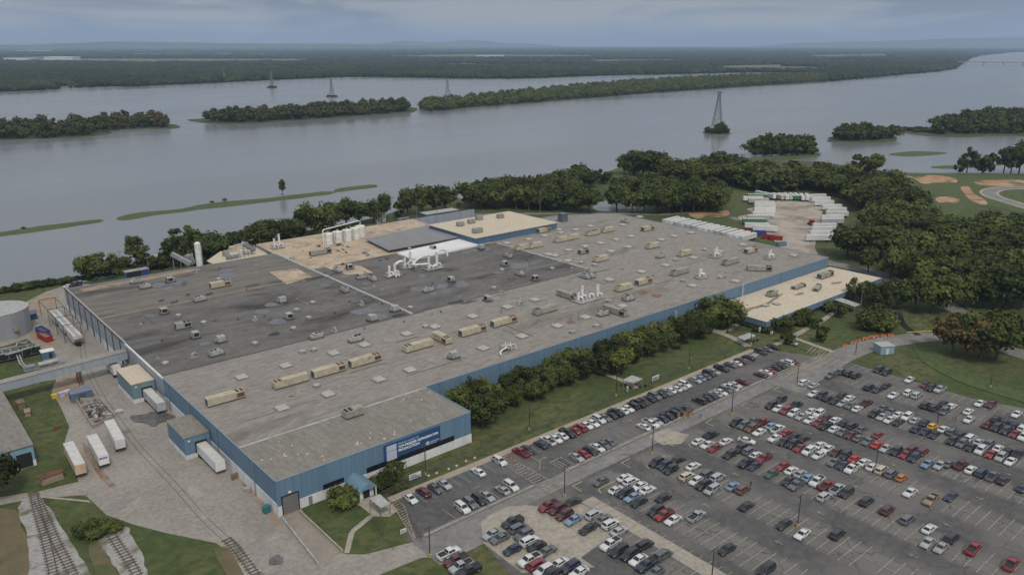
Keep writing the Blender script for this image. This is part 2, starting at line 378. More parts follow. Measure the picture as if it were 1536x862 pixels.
flat('lawn', [(-100, 520), (2, 520), (40, 508), (60, 520), (66, 545), (64, 560), (0, 570), (-100, 590)], grass, 2)
flat('bare_earth', [(84, 572), (105, 562), (125, 566), (118, 585), (124, 600), (108, 606), (88, 600), (78, 590)], soil, 3, smooth=4)
flat('bare_earth', [(45, 500), (60, 488), (78, 500), (92, 512), (80, 520), (60, 522), (48, 515)], soil, 3, smooth=4)
flat('bare_earth', [(44, 452), (72, 440), (90, 446), (78, 462), (60, 472), (46, 470)], soil, 2, smooth=4)
flat('earth_strip', [(124, 662), (131, 668), (146, 690), (160, 712), (175, 730), (166, 731), (150, 716), (136, 694), (126, 675)], mat('rusty_dirt', (.17, .105, .07), .95, c2=(.24, .2, .165), scale=.25, th=(.4, .55)), 2, smooth=3)
flat('dirt_verge', [(345, 700), (352, 700), (412, 772), (425, 792), (408, 782), (388, 757), (362, 724)], soil, 2, smooth=3, jit=.2)
flat('concrete_patch', [(279, 731), (293, 728), (307, 742), (291, 751)], concrete2, 3)
flat('concrete_patch', [(296, 770), (306, 767), (314, 776), (303, 779)], concrete2, 3)
flat('concrete_kerb', [(52, 742.5), (134, 750), (135, 753), (52, 745)], concrete2, 3)
# front ramp, paths and lawn below the doors
rc = mat('ramp_concrete', (.25, .215, .175), .9, c2=(.2, .178, .15), scale=.25, c3=(.15, .14, .125), sc3=.4, th3=(.6, .75))
flat('ramp', [(428, 778), (453, 768), (515, 826), (480, 846)], rc, 3)
flat('lawn', [(462, 767), (494, 757), (540, 755), (560, 772), (528, 797), (519, 824), (515, 826)], grass, 2)
flat('lawn', [(560, 776), (584, 775), (602, 792), (620, 809), (548, 830), (522, 829), (530, 800)], grass, 2)
flat('footpath', [(558, 769), (562, 773), (532, 798), (524, 829), (516, 829), (523, 800), (528, 793)], concrete2, 3)
flat('footpath', [(532, 757), (546, 748), (566, 741), (588, 757), (598, 765), (584, 775), (560, 774), (540, 758)], concrete2, 3)
flat('lawn', [(565, 863), (640, 838), (655, 834), (688, 880), (650, 900), (540, 900)], grass, 2)
# big asphalt sheet, service road, upper lot
flat('car_park', [(84, 134.7), (92, 151.6), (250, 151.6), (262, 128), (263.5, 83), (268, 69), (300, 20), (300, -60), (60, -60), (96.5, 123.2), (97, 128)], asph, 1, True)
flat('access_road', [(84.5, 123.2), (97, 123.2), (104, 128.8), (262, 128.8), (262, 134.2), (84.5, 134.2)], roadm, 2, True)
flat('concrete_apron', [(101.6, 130.6), (105, 131.3), (110.3, 131.2), (114.5, 128.8), (116.8, 126), (124.8, 121.3), (127.8, 105.3), (119.5, 106.5), (109.6, 105.3), (109.5, 100.8), (106, 104), (96.2, 109.7), (96.7, 123.4)], concrete2, 3, True)
flat('concrete_strip', [(125.6, 121), (129.6, 121), (129.2, 84), (127.6, 60), (123.6, 60), (125, 86)], concrete2, 3, True)
flat('concrete_patch', [(165, 133.5), (172, 133.6), (174.5, 126), (168.5, 124), (164, 127)], concrete2, 3, True)
sw = mat('sidewalk', (.31, .255, .195), .9, c2=(.26, .215, .17), scale=.4)
kb = MB(); kb.b2(90, 247, 151.6, 153.7, 0, .16); kb.b2(86, 247, 151.35, 151.6, 0, .17); struct('sidewalk', kb, sw)
kerbm = mat('kerb_concrete', (.3, .285, .26), .9, c2=(.2, .19, .175), scale=.6)
kb = MB(); kb.b2(88, 122, 134.25, 134.75, 0, .17); kb.b2(133, 247, 134.25, 134.75, 0, .17); struct('kerb', kb, kerbm)
darkkerb = mat('kerb_dark', (.11, .1, .09), .9, c2=(.15, .13, .11), scale=.7)  # dark grey-brown mix for the gutter and the drain line
kb = MB(); kb.b2(88, 122, 133.2, 133.9, 0, .11); kb.b2(134, 247, 133.2, 133.9, 0, .11); struct('gutter', kb, darkkerb)
# entrance road curving off to the right
er = smooth_line([P(1180, 583), P(1225, 556), P(1262, 534), P(1300, 520), P(1350, 510), P(1400, 505), P(1460, 510), P(1510, 524), P(1560, 540), P(1700, 585)], 6)
mb = MB(); strip(mb, er, 9.5, LZ[2]); struct('entrance_road', mb, roadm)
er = smooth_line([P(1415, 452), P(1440, 468), P(1475, 478), P(1515, 492), P(1560, 512), P(1700, 575)], 6)
mb = MB(); strip(mb, er, 8, LZ[1]); struct('back_road', mb, roadm)
er = smooth_line([P(1160, 398), P(1220, 390), P(1250, 396), P(1290, 404), P(1330, 415), P(1352, 430), P(1400, 450)], 6)
mb = MB(); strip(mb, er, 9, LZ[1]); struct('factory_road', mb, roadm)
er = smooth_line([P(640, 318), P(700, 322), P(790, 321), P(900, 320), P(985, 322), P(1060, 318), P(1110, 330)], 5)
mb = MB(); strip(mb, er, 5, LZ[1]); struct('shore_road', mb, roadm)
flat('patio', [(1045, 492), (1075, 484), (1110, 486), (1105, 492), (1083, 501), (1060, 498)], concrete2, 2)
for line, w_ in (([(1053, 490), (1090, 503), (1113, 514), (1122, 520)], 3), ([(1260, 460), (1235, 480), (1205, 496), (1190, 504), (1192, 507), (1250, 528)], 2.2), ([(1205, 497), (1180, 510), (1160, 518), (1140, 528), (1120, 540)], 2.2), ([(893, 555), (941, 574), (955, 583)], 2.2)):
    mb = MB(); strip(mb, smooth_line([P(*q) for q in line], 4), w_, LZ[3]); struct('footpath', mb, concrete2)
flat('trailer_lot', [(1168, 300), (1195, 296), (1222, 300), (1235, 315), (1228, 340), (1222, 372), (1228, 384), (1180, 380), (1150, 350), (1110, 330), (1100, 318), (1128, 312), (1160, 305)], gravel, 2)
flat('meadow', [(1085, 285), (1115, 284), (1130, 296), (1118, 312), (1128, 320), (1095, 326), (1075, 322)], lushgrass, 2, smooth=3)
flat('bare_earth', [(1032, 321), (1050, 317), (1066, 318), (1090, 316), (1094, 322), (1080, 326), (1062, 325), (1046, 328)], redclay, 3, smooth=3)
flat('meadow', [(905, 262), (935, 250), (960, 252), (1000, 268), (990, 282), (945, 283), (912, 285), (898, 275)], lushgrass, 2, smooth=3)
flat('meadow', [(1375, 262), (1440, 260), (1550, 261), (1680, 262), (1680, 330), (1536, 320), (1500, 312), (1460, 310), (1420, 330), (1395, 310), (1385, 285)], lushgrass, 1, smooth=3)
flat('bare_earth', [(1356, 264), (1380, 266), (1395, 263), (1420, 265), (1436, 270), (1430, 275), (1405, 274), (1385, 276), (1372, 269)], redclay, 2, smooth=3)
flat('bare_earth', [(1462, 272), (1510, 270), (1560, 272), (1550, 279), (1480, 279)], redclay, 2, smooth=3)
flat('dirt_track', [(1441, 281), (1453, 280), (1457, 286), (1464, 293), (1476, 299), (1481, 306), (1472, 307), (1457, 301), (1449, 294), (1444, 287)], redclay, 2, smooth=3)
flat('bare_earth', [(1402, 298), (1418, 295), (1440, 300), (1432, 305), (1420, 303), (1408, 304)], redclay, 2, smooth=2, jit=.6)
er = smooth_line([P(1600, 282), P(1536, 282), P(1500, 283), P(1484, 288), P(1490, 295), P(1515, 303), P(1545, 312), P(1600, 328)], 6)
mb = MB(); strip(mb, er, 13, LZ[3]); struct('pale_kerbs', mb, concrete2); mb = MB(); strip(mb, er, 9, LZ[4]); struct('loop_road', mb, roadm)
# drainage ditch through the lawn
er = smooth_line([P(1347, 468), P(1350, 478), P(1356, 488), P(1368, 497), P(1378, 503)], 5); mb = MB(); strip(mb, er, 2.6, LZ[2]); struct('ditch', mb, mat('ditch_water', (.02, .02, .018), .3))
er = smooth_line([P(1388, 520), P(1400, 540), P(1425, 556), P(1460, 572), P(1490, 582), P(1536, 596), P(1600, 615)], 5); mb = MB(); strip(mb, er, 9, LZ[2]); struct('ditch_grass', mb, lushgrass)
# lower left: bare patches and rail beds
flat('dry_ground', [(-60, 775), (20, 765), (33, 790), (48, 830), (52, 900), (-60, 900)], drygrass, 2, smooth=3, jit=.3)
flat('dry_ground', [(134, 812), (150, 812), (166, 835), (175, 862), (180, 900), (150, 900), (140, 850)], drygrass, 2, smooth=3, jit=.3)
flat('dry_ground', [(318, 820), (350, 826), (372, 848), (395, 900), (360, 900), (335, 850)], drygrass, 2, smooth=3, jit=.3)
flat('rail_bed', [(36, 750), (58, 746), (80, 770), (98, 800), (120, 835), (140, 866), (170, 910), (45, 910), (46, 850), (40, 800), (28, 768)], ballast, 3, smooth=4, jit=.25)
flat('rail_bed', [(147, 807), (170, 792), (190, 790), (196, 800), (212, 830), (224, 866), (240, 910), (200, 910), (178, 862), (160, 830)], ballast, 3, smooth=4, jit=.25)
flat('rail_bed', [(340, 816), (352, 812), (378, 838), (398, 862), (420, 900), (385, 900), (360, 850)], ballast, 3)

# ------------------------------------------------------------------ far forest (nobody could count it)
def ico(sub):
    bm = bmesh.new(); bmesh.ops.create_icosphere(bm, subdivisions=sub, radius=1)
    v = np.array([x.co[:] for x in bm.verts]); f = np.array([[x.index for x in q.verts] for q in bm.faces]); bm.free(); return v, f
ICO0, ICO1 = ico(1), ico(2)
def np_in(xs, ys, poly):
    c = np.zeros(len(xs), bool); n = len(poly); j = n-1
    for i in range(n):
        xi, yi = poly[i]; xj, yj = poly[j]
        with np.errstate(divide='ignore', invalid='ignore'):
            c ^= ((yi > ys) != (yj > ys)) & (xs < (xj-xi)*(ys-yi)/(yj-yi+1e-12) + xi)
        j = i
    return c
def blobs(name, pos, r, h, m, hi=False, z0=-1, kind='stuff', jit=.25, squash=1.0):
    V, Fc = ICO1 if hi else ICO0
    n = len(pos); nv = len(V)
    rr = r*RS.uniform(.7, 1.3, n); hh = h*RS.uniform(.65, 1.25, n)
    a = RS.uniform(0, 6.28, n); ca, sa = np.cos(a)[:, None], np.sin(a)[:, None]
    k = 1 + RS.uniform(-jit, jit, (n, nv))
    x = V[:, 0]*k; y = V[:, 1]*k; zz = V[:, 2]*k
    X = (x*ca - y*sa)*rr[:, None] + pos[:, 0][:, None]; Y = (x*sa + y*ca)*rr[:, None] + pos[:, 1][:, None]
    Z = z0 + hh[:, None]*(.42 + .58*zz)
    co = np.stack([X, Y, Z], -1).reshape(-1, 3).astype(np.float32)
    fs = (Fc[None] + (np.arange(n)*nv)[:, None, None]).reshape(-1, 3)
    me = bpy.data.meshes.new(name); me.vertices.add(len(co)); me.vertices.foreach_set('co', co.ravel())
    me.loops.add(fs.size); me.loops.foreach_set('vertex_index', fs.ravel().astype(np.int32))
    me.polygons.add(len(fs)); me.polygons.foreach_set('loop_start', np.arange(0, fs.size, 3, dtype=np.int32))
    me.materials.append(m); me.update(calc_edges=True); me.validate()
    o = bpy.data.objects.new(name, me); COL.objects.link(o)
    return tag(o, kind=kind)
forest_m = mat('forest_canopy', (.026, .038, .014), 1, c2=(.05, .064, .022), scale=.0022, detail=6, c3=(.014, .023, .01), sc3=.02, th3=(.42, .6), spec=.1, bump=3, bscale=.3, grime=.12)
FIELDS = [[(100, 88), (460, 88.5), (470, 93.5), (340, 95), (238, 95), (232, 101), (226, 96), (100, 94)], [(-60, 140), (0, 136), (70, 131), (155, 126.5), (150, 128.8), (60, 134.5), (0, 137.5)], [(1040, 101), (1110, 98), (1185, 97), (1180, 99.5), (1100, 102), (1050, 103)], [(1090, 91), (1112, 91), (1112, 94.5), (1090, 95)],
          [(700, 85), (775, 84), (790, 87), (720, 88)], [(0, 86), (110, 84.5), (112, 92), (0, 93)], [(15, 76), (85, 75.5), (85, 78), (15, 78.5)], [(500, 89), (540, 88), (540, 89.5), (500, 90.5)], [(520, 84), (760, 82), (900, 83), (880, 87), (640, 88)], [(860, 91), (1010, 89), (1030, 93), (900, 96)], [(1200, 83), (1330, 81), (1340, 85), (1230, 88)], [(180, 80.5), (420, 80), (430, 83), (200, 84)], [(330, 100), (420, 99), (500, 103), (420, 105)], [(620, 97), (700, 95), (760, 98), (690, 101)]]
FIELDG = [[(P(*q, -1).x, P(*q, -1).y) for q in f] for f in FIELDS]
field_m = mat('far_field', (.08, .1, .045), .95, c2=(.125, .135, .07), scale=.004)
for f in FIELDG:
    mb = MB(); mb.sheet([(x, y) for x, y in f], -.9); struct('field', mb, field_m)
for (d0, d1, sp, r, h, hi) in ((1500, 3300, 13, 8.5, 15, False), (3300, 5200, 20, 13.5, 16, False), (5200, 8500, 36, 27, 16, False), (8500, 15000, 80, 60, 19, False), (15000, 34000, 220, 170, 26, False)):
    na_ = int(.62*2*d1/sp)
    pts = []
    d = d0
    while d < d1:
        n = int(1.26*d/sp); a = AZ + np.linspace(-.63, .63, n) + RS.uniform(-.5, .5, n)*sp/d; dd = d + RS.uniform(-.5, .5, n)*sp
        pts.append(np.stack([np.cos(a)*dd, np.sin(a)*dd], 1)); d += sp
    pts = np.concatenate(pts)
    k = np_in(pts[:, 0], pts[:, 1], FPOLY)
    for f in FIELDG: k &= ~np_in(pts[:, 0], pts[:, 1], f)
    pts = pts[k]
    gap = np.sin(pts[:, 0]*.0021+1.7*np.sin(pts[:, 1]*.0013))*np.sin(pts[:, 1]*.0027+pts[:, 0]*.0006)
    if d0 > 3000: pts = pts[(gap < .62) & (RS.rand(len(pts)) < .9)]
    tag(blobs('far_forest', pts, r, h, forest_m), 'dense dark green forest covering the far bank of the river', 'forest', kind='stuff')
# wood that covers the long island
def scatter(poly, sp, jit=.4):
    xs = [p[0] for p in poly]; ys = [p[1] for p in poly]
    gx, gy = np.meshgrid(np.arange(min(xs), max(xs), sp), np.arange(min(ys), max(ys), sp*.87))
    gx = gx + (np.arange(gx.shape[0]) % 2)[:, None]*sp/2
    gx = gx.ravel() + RS.uniform(-jit, jit, gx.size)*sp; gy = gy.ravel() + RS.uniform(-jit, jit, gy.size)*sp
    k = np_in(gx, gy, poly); return np.stack([gx[k], gy[k]], 1)
def pg(px, z=0): return [(P(x, y, z).x, P(x, y, z).y) for x, y in px]

# hills on the horizon
def hill(name, x0, x1, prof, d, depth, m):
    n = 70; mb = MB(); v = []
    for i in range(n+1):
        t = i/n; px = x0 + (x1-x0)*t
        up = np.interp(t, [q[0] for q in prof], [q[1] for q in prof]) + .25*math.sin(px*.09) + .2*math.sin(px*.23+1)
        hgt = CAMH + max(-5, up*.72-.4)/F*d*1.02 if up > -5 else 0
        a = AZ - math.atan((px-CX)*_cp/F)
        for dd, k in ((d, 0), (d+depth*.4, .75), (d+depth*.5, 1.0), (d+depth, 0)):
            v.append((math.cos(a)*dd, math.sin(a)*dd, -1 + k*max(0, hgt*(1+.5*depth/d))))
    fs = [(i*4+j, (i+1)*4+j, (i+1)*4+j+1, i*4+j+1) for i in range(n) for j in range(3)]
    mb.add(v, fs, 0, True); o = struct(name, mb, m); return o
hm = mat('hill_forest', (.045, .06, .03), 1, c2=(.06, .075, .035), scale=.001)
hill('hills', -350, 700, [(0, 0), (.2, -1), (.38, 0), (.45, 3), (.5, 5.2), (.6, 3.6), (.75, 1.5), (.88, .8), (1, -4)], 19000, 2500, hm)
hill('hills', 555, 850, [(0, -4), (.12, 6), (.2, 7.5), (.3, 4.5), (.36, 5), (.48, 8.5), (.57, 7), (.68, 3), (.85, 1), (1, -4)], 27000, 2500, hm)
hill('hills', 1120, 1900, [(0, -4), (.1, 3), (.25, 6), (.4, 10.5), (.55, 12), (.75, 13), (1, 9)], 27000, 2500, hm)

# the air
hz = MB(); hz.b2(-44000, 44000, -21000, 44000, -3.5, 620)
HAZE = bpy.data.materials.new('haze_air'); HAZE.use_nodes = True; t = HAZE.node_tree; t.nodes.remove(t.nodes['Principled BSDF'])
pv = N('ShaderNodeVolumePrincipled', t); pv.inputs['Color'].default_value = (.52, .67, .9, 1); pv.inputs['Density'].default_value = 5.4e-5; pv.inputs['Anisotropy'].default_value = 0
t.links.new(pv.outputs[0], t.nodes['Material Output'].inputs['Volume'])
tag(hz.build('haze', HAZE), 'pale blue grey haze in the air over the river and plain', 'haze', kind='stuff')
# ------------------------------------------------------------------ factory
RZ = 9.4
ST = (1, 1, .03)
blue = mat('blue_cladding', (.105, .175, .245), .6, c2=(.125, .2, .275), scale=1.1, detail=3, c3=(.08, .14, .2), sc3=.5, th3=(.55, .75), stretch=ST)
bluedk = mat('blue_fascia', (.065, .125, .2), .6, c2=(.08, .145, .22), scale=.5, stretch=ST)
greyclad = mat('grey_cladding', (.26, .285, .33), .55, c2=(.31, .335, .375), scale=1.2, detail=3, c3=(.19, .2, .22), sc3=.4, th3=(.55, .75), stretch=ST)
white_w = mat('white_block_wall', (.62, .62, .62), .8, c2=(.5, .5, .5), scale=.3, c3=(.38, .36, .33), sc3=.5, th3=(.6, .75), stretch=(1, 1, .3))
tanroof = mat('tan_roof', (.235, .213, .187), .92, grime=1.1, c2=(.2, .18, .158), scale=.6, c3=(.135, .118, .10), sc3=.075, th3=(.56, .72), stretch=(.35, 1, 1))
frontroof = mat('front_roof', (.2, .185, .16), .92, grime=1.2, c2=(.175, .16, .138), scale=.5, c3=(.14, .128, .112), sc3=.06, th3=(.55, .7), stretch=(1, .35, 1))
darkroof = mat('dark_roof', (.11, .102, .093), .9, grime=1.0, c2=(.14, .13, .117), scale=.12, c3=(.04, .038, .036), sc3=.075, th3=(.5, .68), stretch=(.4, 1, 1))
brownroof = mat('brown_roof', (.16, .145, .125), .92, grime=1.0, c2=(.12, .11, .097), scale=.25, c3=(.052, .048, .045), sc3=.075, th3=(.5, .63), stretch=(.3, 1.2, 1))
creamroof = mat('cream_roof', (.46, .40, .315), .9, grime=1.2, c2=(.48, .40, .29), scale=.1, c3=(.36, .28, .2), sc3=.06, th3=(.6, .72))
wornroof = mat('worn_tan_roof', (.42, .335, .24), .92, grime=.9, c2=(.33, .25, .18), scale=.15, c3=(.15, .13, .115), sc3=.1, th3=(.55, .68))
greyroof = mat('grey_metal_roof', (.2, .2, .2), .7, c2=(.17, .17, .17), scale=.3, stretch=(1, .2, 1))
whiteroof = mat('white_roof', (.62, .62, .62), .7, c2=(.52, .52, .52), scale=.15, stretch=(.2, 1, 1))
trim = mat('pale_trim', (.42, .41, .38), .7, c2=(.3, .28, .25), scale=.5)
darkglass = mat('dark_glass', (.012, .014, .017), .25, spec=.5)
black = mat('black', (.018, .018, .018), .8)
dgrey = mat('dark_grey_metal', (.07, .07, .07), .7)
mgrey = mat('grey_metal', (.22, .225, .225), .6, c2=(.15, .15, .15), scale=.8)
lgrey = mat('pale_grey_metal', (.36, .36, .345), .6, c2=(.25, .245, .235), scale=.8)
whitem = mat('white_metal', (.66, .66, .64), .5, c2=(.52, .51, .48), scale=.7, c3=(.35, .3, .24), sc3=.9, th3=(.64, .74))
cream = mat('cream_casing', (.43, .39, .285), .7, c2=(.34, .30, .22), scale=.4, c3=(.26, .15, .07), sc3=.5, th3=(.6, .7))
creamg = mat('grey_green_casing', (.3, .3, .25), .7, c2=(.22, .22, .185), scale=.5, c3=(.2, .15, .1), sc3=.4, th3=(.6, .7))
rust = mat('rust', (.15, .065, .035), .9, c2=(.07, .04, .03), scale=1)
galv = mat('galvanised', (.33, .34, .34), .45, metal=.3, c2=(.24, .25, .25), scale=1)
patchm = mat('roof_sealant', (.15, .155, .165), .7, c2=(.115, .12, .13), scale=.4)
patchd = mat('roof_tar', (.03, .03, .03), .6)
skym = mat('skylight_dome', (.36, .345, .305), .5, c2=(.33, .31, .28), scale=.3)
timber = mat('weathered_timber', (.2, .15, .1), .9, c2=(.12, .09, .065), scale=1)

fac = empty('factory_building', 'huge flat-roofed blue factory with a patched grey and tan roof beside the river', 'factory', (66, 163.5, 0))
FL = Vector((66, 163.5, 0))
def part(mb, name, m, parent=None, **k):
    "mesh in world coordinates, attached to its thing"
    o = mb.build(name, m, **k)
    if parent is not None: o.parent = parent; o.matrix_parent_inverse = parent.matrix_basis.inverted() if parent.parent is None else (parent.parent.matrix_basis @ parent.matrix_parent_inverse @ parent.matrix_basis).inverted()
    return o
X0, X1, XE = 66.0, 124.0, 360.0
Y0, Y1, YN = 163.5, 186.0, 368.0
# walls: blue south part, grey panels along the yard
w = MB()
w.b2(X0, X1, Y0, Y0+.3, 2.6, RZ); w.b2(X0, X0+.3, Y0+.3, 244, 3.3, RZ); w.b2(X1-.3, X1, Y0+.3, Y1, 2.6, RZ)
w.b2(X1, XE, Y1, Y1+.3, 1.2, RZ); w.b2(XE-.3, XE, Y1+.3, 325, 0, RZ)
part(w, 'wall', blue, fac)
w = MB(); w.b2(X0+.02, X0+.3, 244, 283, 2.2, RZ-.5); w.b2(X0-.6, X0+.3, 283, YN, 3, RZ+.6); w.b2(X0, 160, YN, YN+.3, 0, RZ-.1); w.b2(160, 303, 392, 392.3, 0, RZ-.2); w.b2(160, 160.3, YN, 392, 0, RZ-.2); w.b2(303, 337, 345, 345.3, 0, RZ-.2)
part(w, 'yard_wall', greyclad, fac)
w = MB()
w.b2(X0-.12, X1+.12, Y0-.12, Y0+.2, 0, 2.6); w.b2(X0-.12, X0+.2, Y0+.2, 244, 0, 3.3); w.b2(X1-.2, X1+.12, Y0+.2, Y1, 0, 2.6); w.b2(X1+.12, XE, Y1-.12, Y1+.2, 0, 1.2)
w.b2(X0-.12, X0+.2, 244, 283, 0, 2.2); w.b2(X0-.5, X0+.2, 283, YN, 0, 3)
part(w, 'base_wall', white_w, fac)
# roofs
def roof(name, pts, m, z, px=True, zt=.3):
    g = [(P(x, y, z).x, P(x, y, z).y) for x, y in pts] if px else pts
    mb = MB(); mb.prism(g, z-zt, z); return part(mb, name, m, fac)
roof('roof', [(X0+.3, Y0+.3), (X1-.3, Y0+.3), (X1-.3, 185.3), (X0+.3, 185.3)], frontroof, RZ-.06, False)
roof('roof', [(X0+.3, 185.3), (X1-.3, 185.3), (X1-.3, 186.3), (XE-.3, 186.3), (XE-.3, 325), (337, 339.5), (303, 345), (256, 345), (256, 246), (X0+.3, 246)], tanroof, RZ-.02, False)
roof('roof', [(X0+.3, 246), (158.6, 246), (158.6, 317), (X0+.3, 317)], darkroof, RZ-.08, False)
roof('roof', [(158.6, 246), (256, 246), (256, 314), (206, 329), (158.6, 329)], darkroof, RZ-.05, False)
roof('roof', [(X0+.3, 317), (158.6, 317), (158.6, 368), (X0+.3, 368)], brownroof, RZ-.1, False)
roof('roof', [(158.6, 329), (206, 329), (256, 314), (256, 372), (256, 392), (160, 392), (158.6, 368)], wornroof, RZ-.07, False)
# lighter and darker re-roofed areas
def patch(name, pts, m, dz, z=RZ, sm=0, jit=0, par=None):
    g = [P(x, y, z+dz) for x, y in pts]
    if sm: g = smooth_loop(g, sm, jit)
    mb = MB(); mb.sheet(g, z+dz); return part(mb, name, m, par or fac)
patch('roof_patch', [(404, 408), (445, 402), (468, 415), (430, 426)], wornroof, .01)
patch('roof_patch', [(480, 338+60), (540, 398), (560, 409), (520, 412)], wornroof, .01)
patch('roof_patch', [(300, 401), (120, 433), (125, 438), (300, 405)], soil, .02)
seam = MB()
seam.b2(X0+.2, X1, 185.1, 185.6, RZ-.3, RZ+.12)
part(seam, 'roof_joint', trim, fac)
seam = MB(); seam.b2(158, 159.2, 245, 366, RZ-.3, RZ+.55); part(seam, 'expansion_joint', lgrey, fac)
seam = MB(); seam.b2(255.4, 256.2, 246, 312, RZ-.3, RZ+.35); part(seam, 'expansion_joint', trim, fac)
seam = MB(); seam.b2(X0+.3, 255, 245.6, 246.1, RZ-.3, RZ+.1); part(seam, 'roof_joint', dgrey, fac)
seam = MB(); seam.b2(X0+.3, 158, 316.6, 317.5, RZ-.3, RZ+.12); part(seam, 'roof_joint', soil, fac)
seam = MB()
for a, bb in (((X0, Y0), (X1, Y0)), ((X1, Y0), (X1, Y1)), ((X1, Y1), (XE, Y1)), ((X0, Y0), (X0, 244)), ((XE, Y1), (XE, 325))):
    seam.b2(min(a[0], bb[0])-.08, max(a[0], bb[0])+.08, min(a[1], bb[1])-.08, max(a[1], bb[1])+.08, RZ-.03, RZ+.13)
part(seam, 'roof_edge', mat('edge_flashing', (.24, .29, .33), .6), fac)
seam = MB(); seam.b2(X0-.15, X0+.35, 244.1, 283, RZ-.55, RZ+.02); part(seam, 'roof_edge', whitem, fac)
seam = MB(); seam.b2(X0-.85, X0-.35, 283, YN, RZ+.55, RZ+.75); part(seam, 'roof_edge', rust, fac)
for y in np.arange(287, YN, 9.4): ribs = MB(); ribs.b2(X0-.9, X0-.6, y, y+.3, .5, RZ+.8); part(ribs, 'wall_post', dgrey, fac)
for y in (176, 200, 221, 239): pp = MB(); pp.tube([(X0-.3, y, .2), (X0-.3, y, RZ)], .12, 6); part(pp, 'downpipe', mgrey, fac)
# upper cream-roofed block
w = MB(); w.b2(245.5, 303, 317, 358.5, RZ-.3, 12.7); part(w, 'upper_wall', bluedk, fac)
w = MB(); w.b2(245.1, 303.4, 316.6, 358.9, 12.7, 13.0); part(w, 'upper_roof', creamroof, fac)
w = MB(); w.prism(pg([(548, 358), (640, 338), (691, 355), (583, 375)], 11), 10.7, 11.0); part(w, 'grey_roof', greyroof, fac)
w = MB(); w.prism(pg([(552, 358), (640, 339), (688, 355), (584, 373)], 10.7), RZ-.1, 10.7); part(w, 'upper_wall', greyclad, fac)
w = MB(); w.prism(pg([(595, 379), (688, 358), (719, 367), (619, 388.5)], 10.1), RZ-.1, 10.1); part(w, 'white_roof', whiteroof, fac)
# openings of the front
def wx(px, py, y=Y0): return PY(px, py, y)
x0, _ = wx(424, 756); x1, _ = wx(447, 746); zt = wx(435, 741)[1]
w = MB(); w.b2(x0, x1, Y0-.2, Y0+.1, .0, zt); dr = part(w, 'roller_door', mat('roller_door', (.16, .15, .14), .6, c2=(.12, .115, .11), scale=2, stretch=(.1, 1, 4)), fac)
w = MB(); w.b2(x0-.25, x0, Y0-.25, Y0+.1, 0, zt+.2); w.b2(x1, x1+.25, Y0-.25, Y0+.1, 0, zt+.2); w.b2(x0-.25, x1+.25, Y0-.25, Y0+.1, zt, zt+.22); part(w, 'door_frame', black, fac)
w = MB(); w.b2((x0+x1)/2-.35, (x0+x1)/2+.35, Y0-.2, Y0+.1, zt+.5, zt+.95); part(w, 'light_fitting', whitem, fac)
xa, _ = wx(485, 735); xb, _ = wx(516, 722); w = MB(); w.b2(xa, xb, Y0-.16, Y0+.1, 2.65, 4.0); part(w, 'window', darkglass, fac)
xc, _ = wx(550, 706); xd, _ = wx(681, 663); w = MB(); w.b2(xc, xd, Y0-.16, Y0+.1, 2.65, 4.1); part(w, 'window', darkglass, fac)
xa, _ = wx(463, 755); xb, _ = wx(466, 752); w = MB(); w.b2(xa, xb+.4, Y0-.3, Y0-.1, .2, 2.4); part(w, 'meter_cabinet', mgrey, fac)
# banner with its lettering
bx0, _ = wx(575.2, 680); bx1, _ = wx(660, 650); bz1 = wx(660, 637)[1]-.1; bz0 = wx(660, 662)[1]
ban = MB(); ban.b2(bx0, bx1, Y0-.14, Y0-.05, bz0, bz1); ban_o = part(ban, 'banner', mat('banner_blue', (.025, .07, .17), .5), fac)
px0, _ = wx(579.5, 680); px1, _ = wx(594.5, 675)
ban = MB(); ban.b2(px0, px1, Y0-.2, Y0-.14, bz0+.1, bz1-.55)
fr = part(ban, 'banner_picture', mat('banner_picture', (.42, .46, .54), .5), ban_o)
ban = MB(); ban.b2(px0, px1, Y0-.23, Y0-.2, bz0+2.7, bz0+2.82); part(ban, 'banner_stripe', mgrey, ban_o)
def text(s, x, z, size, m, name, parent, y=Y0-.19, bold=.012, rot=(R(90), 0, 0), sx=1.0, width=None):
    cu = bpy.data.curves.new(name, 'FONT'); cu.body = s; cu.size = size; cu.offset = bold*size; cu.extrude = .015; cu.space_character = 1.05
    o = bpy.data.objects.new('t', cu); COL.objects.link(o); dg = bpy.context.evaluated_depsgraph_get(); me = bpy.data.meshes.new_from_object(o.evaluated_get(dg)); bpy.data.objects.remove(o)
    if width:
        xs = [v.co.x for v in me.vertices]; sx = width/(max(xs)-min(xs))
    me.transform(Matrix.Diagonal((sx, 1, 1, 1))); me.transform(Matrix.Rotation(rot[2], 4, 'Z') @ Matrix.Rotation(rot[0], 4, 'X')); me.transform(Matrix.Translation((x, y, z)))
    me.materials.clear(); me.materials.append(m); q = bpy.data.objects.new(name, me); COL.objects.link(q)
    q.parent = parent; return q
letter = mat('banner_white', (.75, .77, .8), .5)
tx = px1 + .5; bw = bx1 - bx0
text('PROUD HOME OF', tx, bz1-1.15, .68, mat('banner_pale', (.4, .5, .62), .5), 'lettering', ban_o, width=bw*.36)
text('TOP-FREEZER REFRIGERATOR', tx, bz1-2.15, .92, letter, 'lettering', ban_o, bold=.03, width=bx1-tx-.7)
text('PRODUCTION', tx, bz1-3.15, .92, letter, 'lettering', ban_o, bold=.03, width=bw*.37)
ex = PY(641, 662, Y0)[0]; ez = bz0 + .95
em = MB()
for rr, yy in ((.62, Y0-.17),): 
    n = 24; em.add([(ex+rr*math.cos(2*math.pi*k/n), yy, ez+rr*math.sin(2*math.pi*k/n)) for k in range(n)], [tuple(range(n))])
part(em, 'emblem', letter, ban_o)
em = MB(); n = 24
v = []
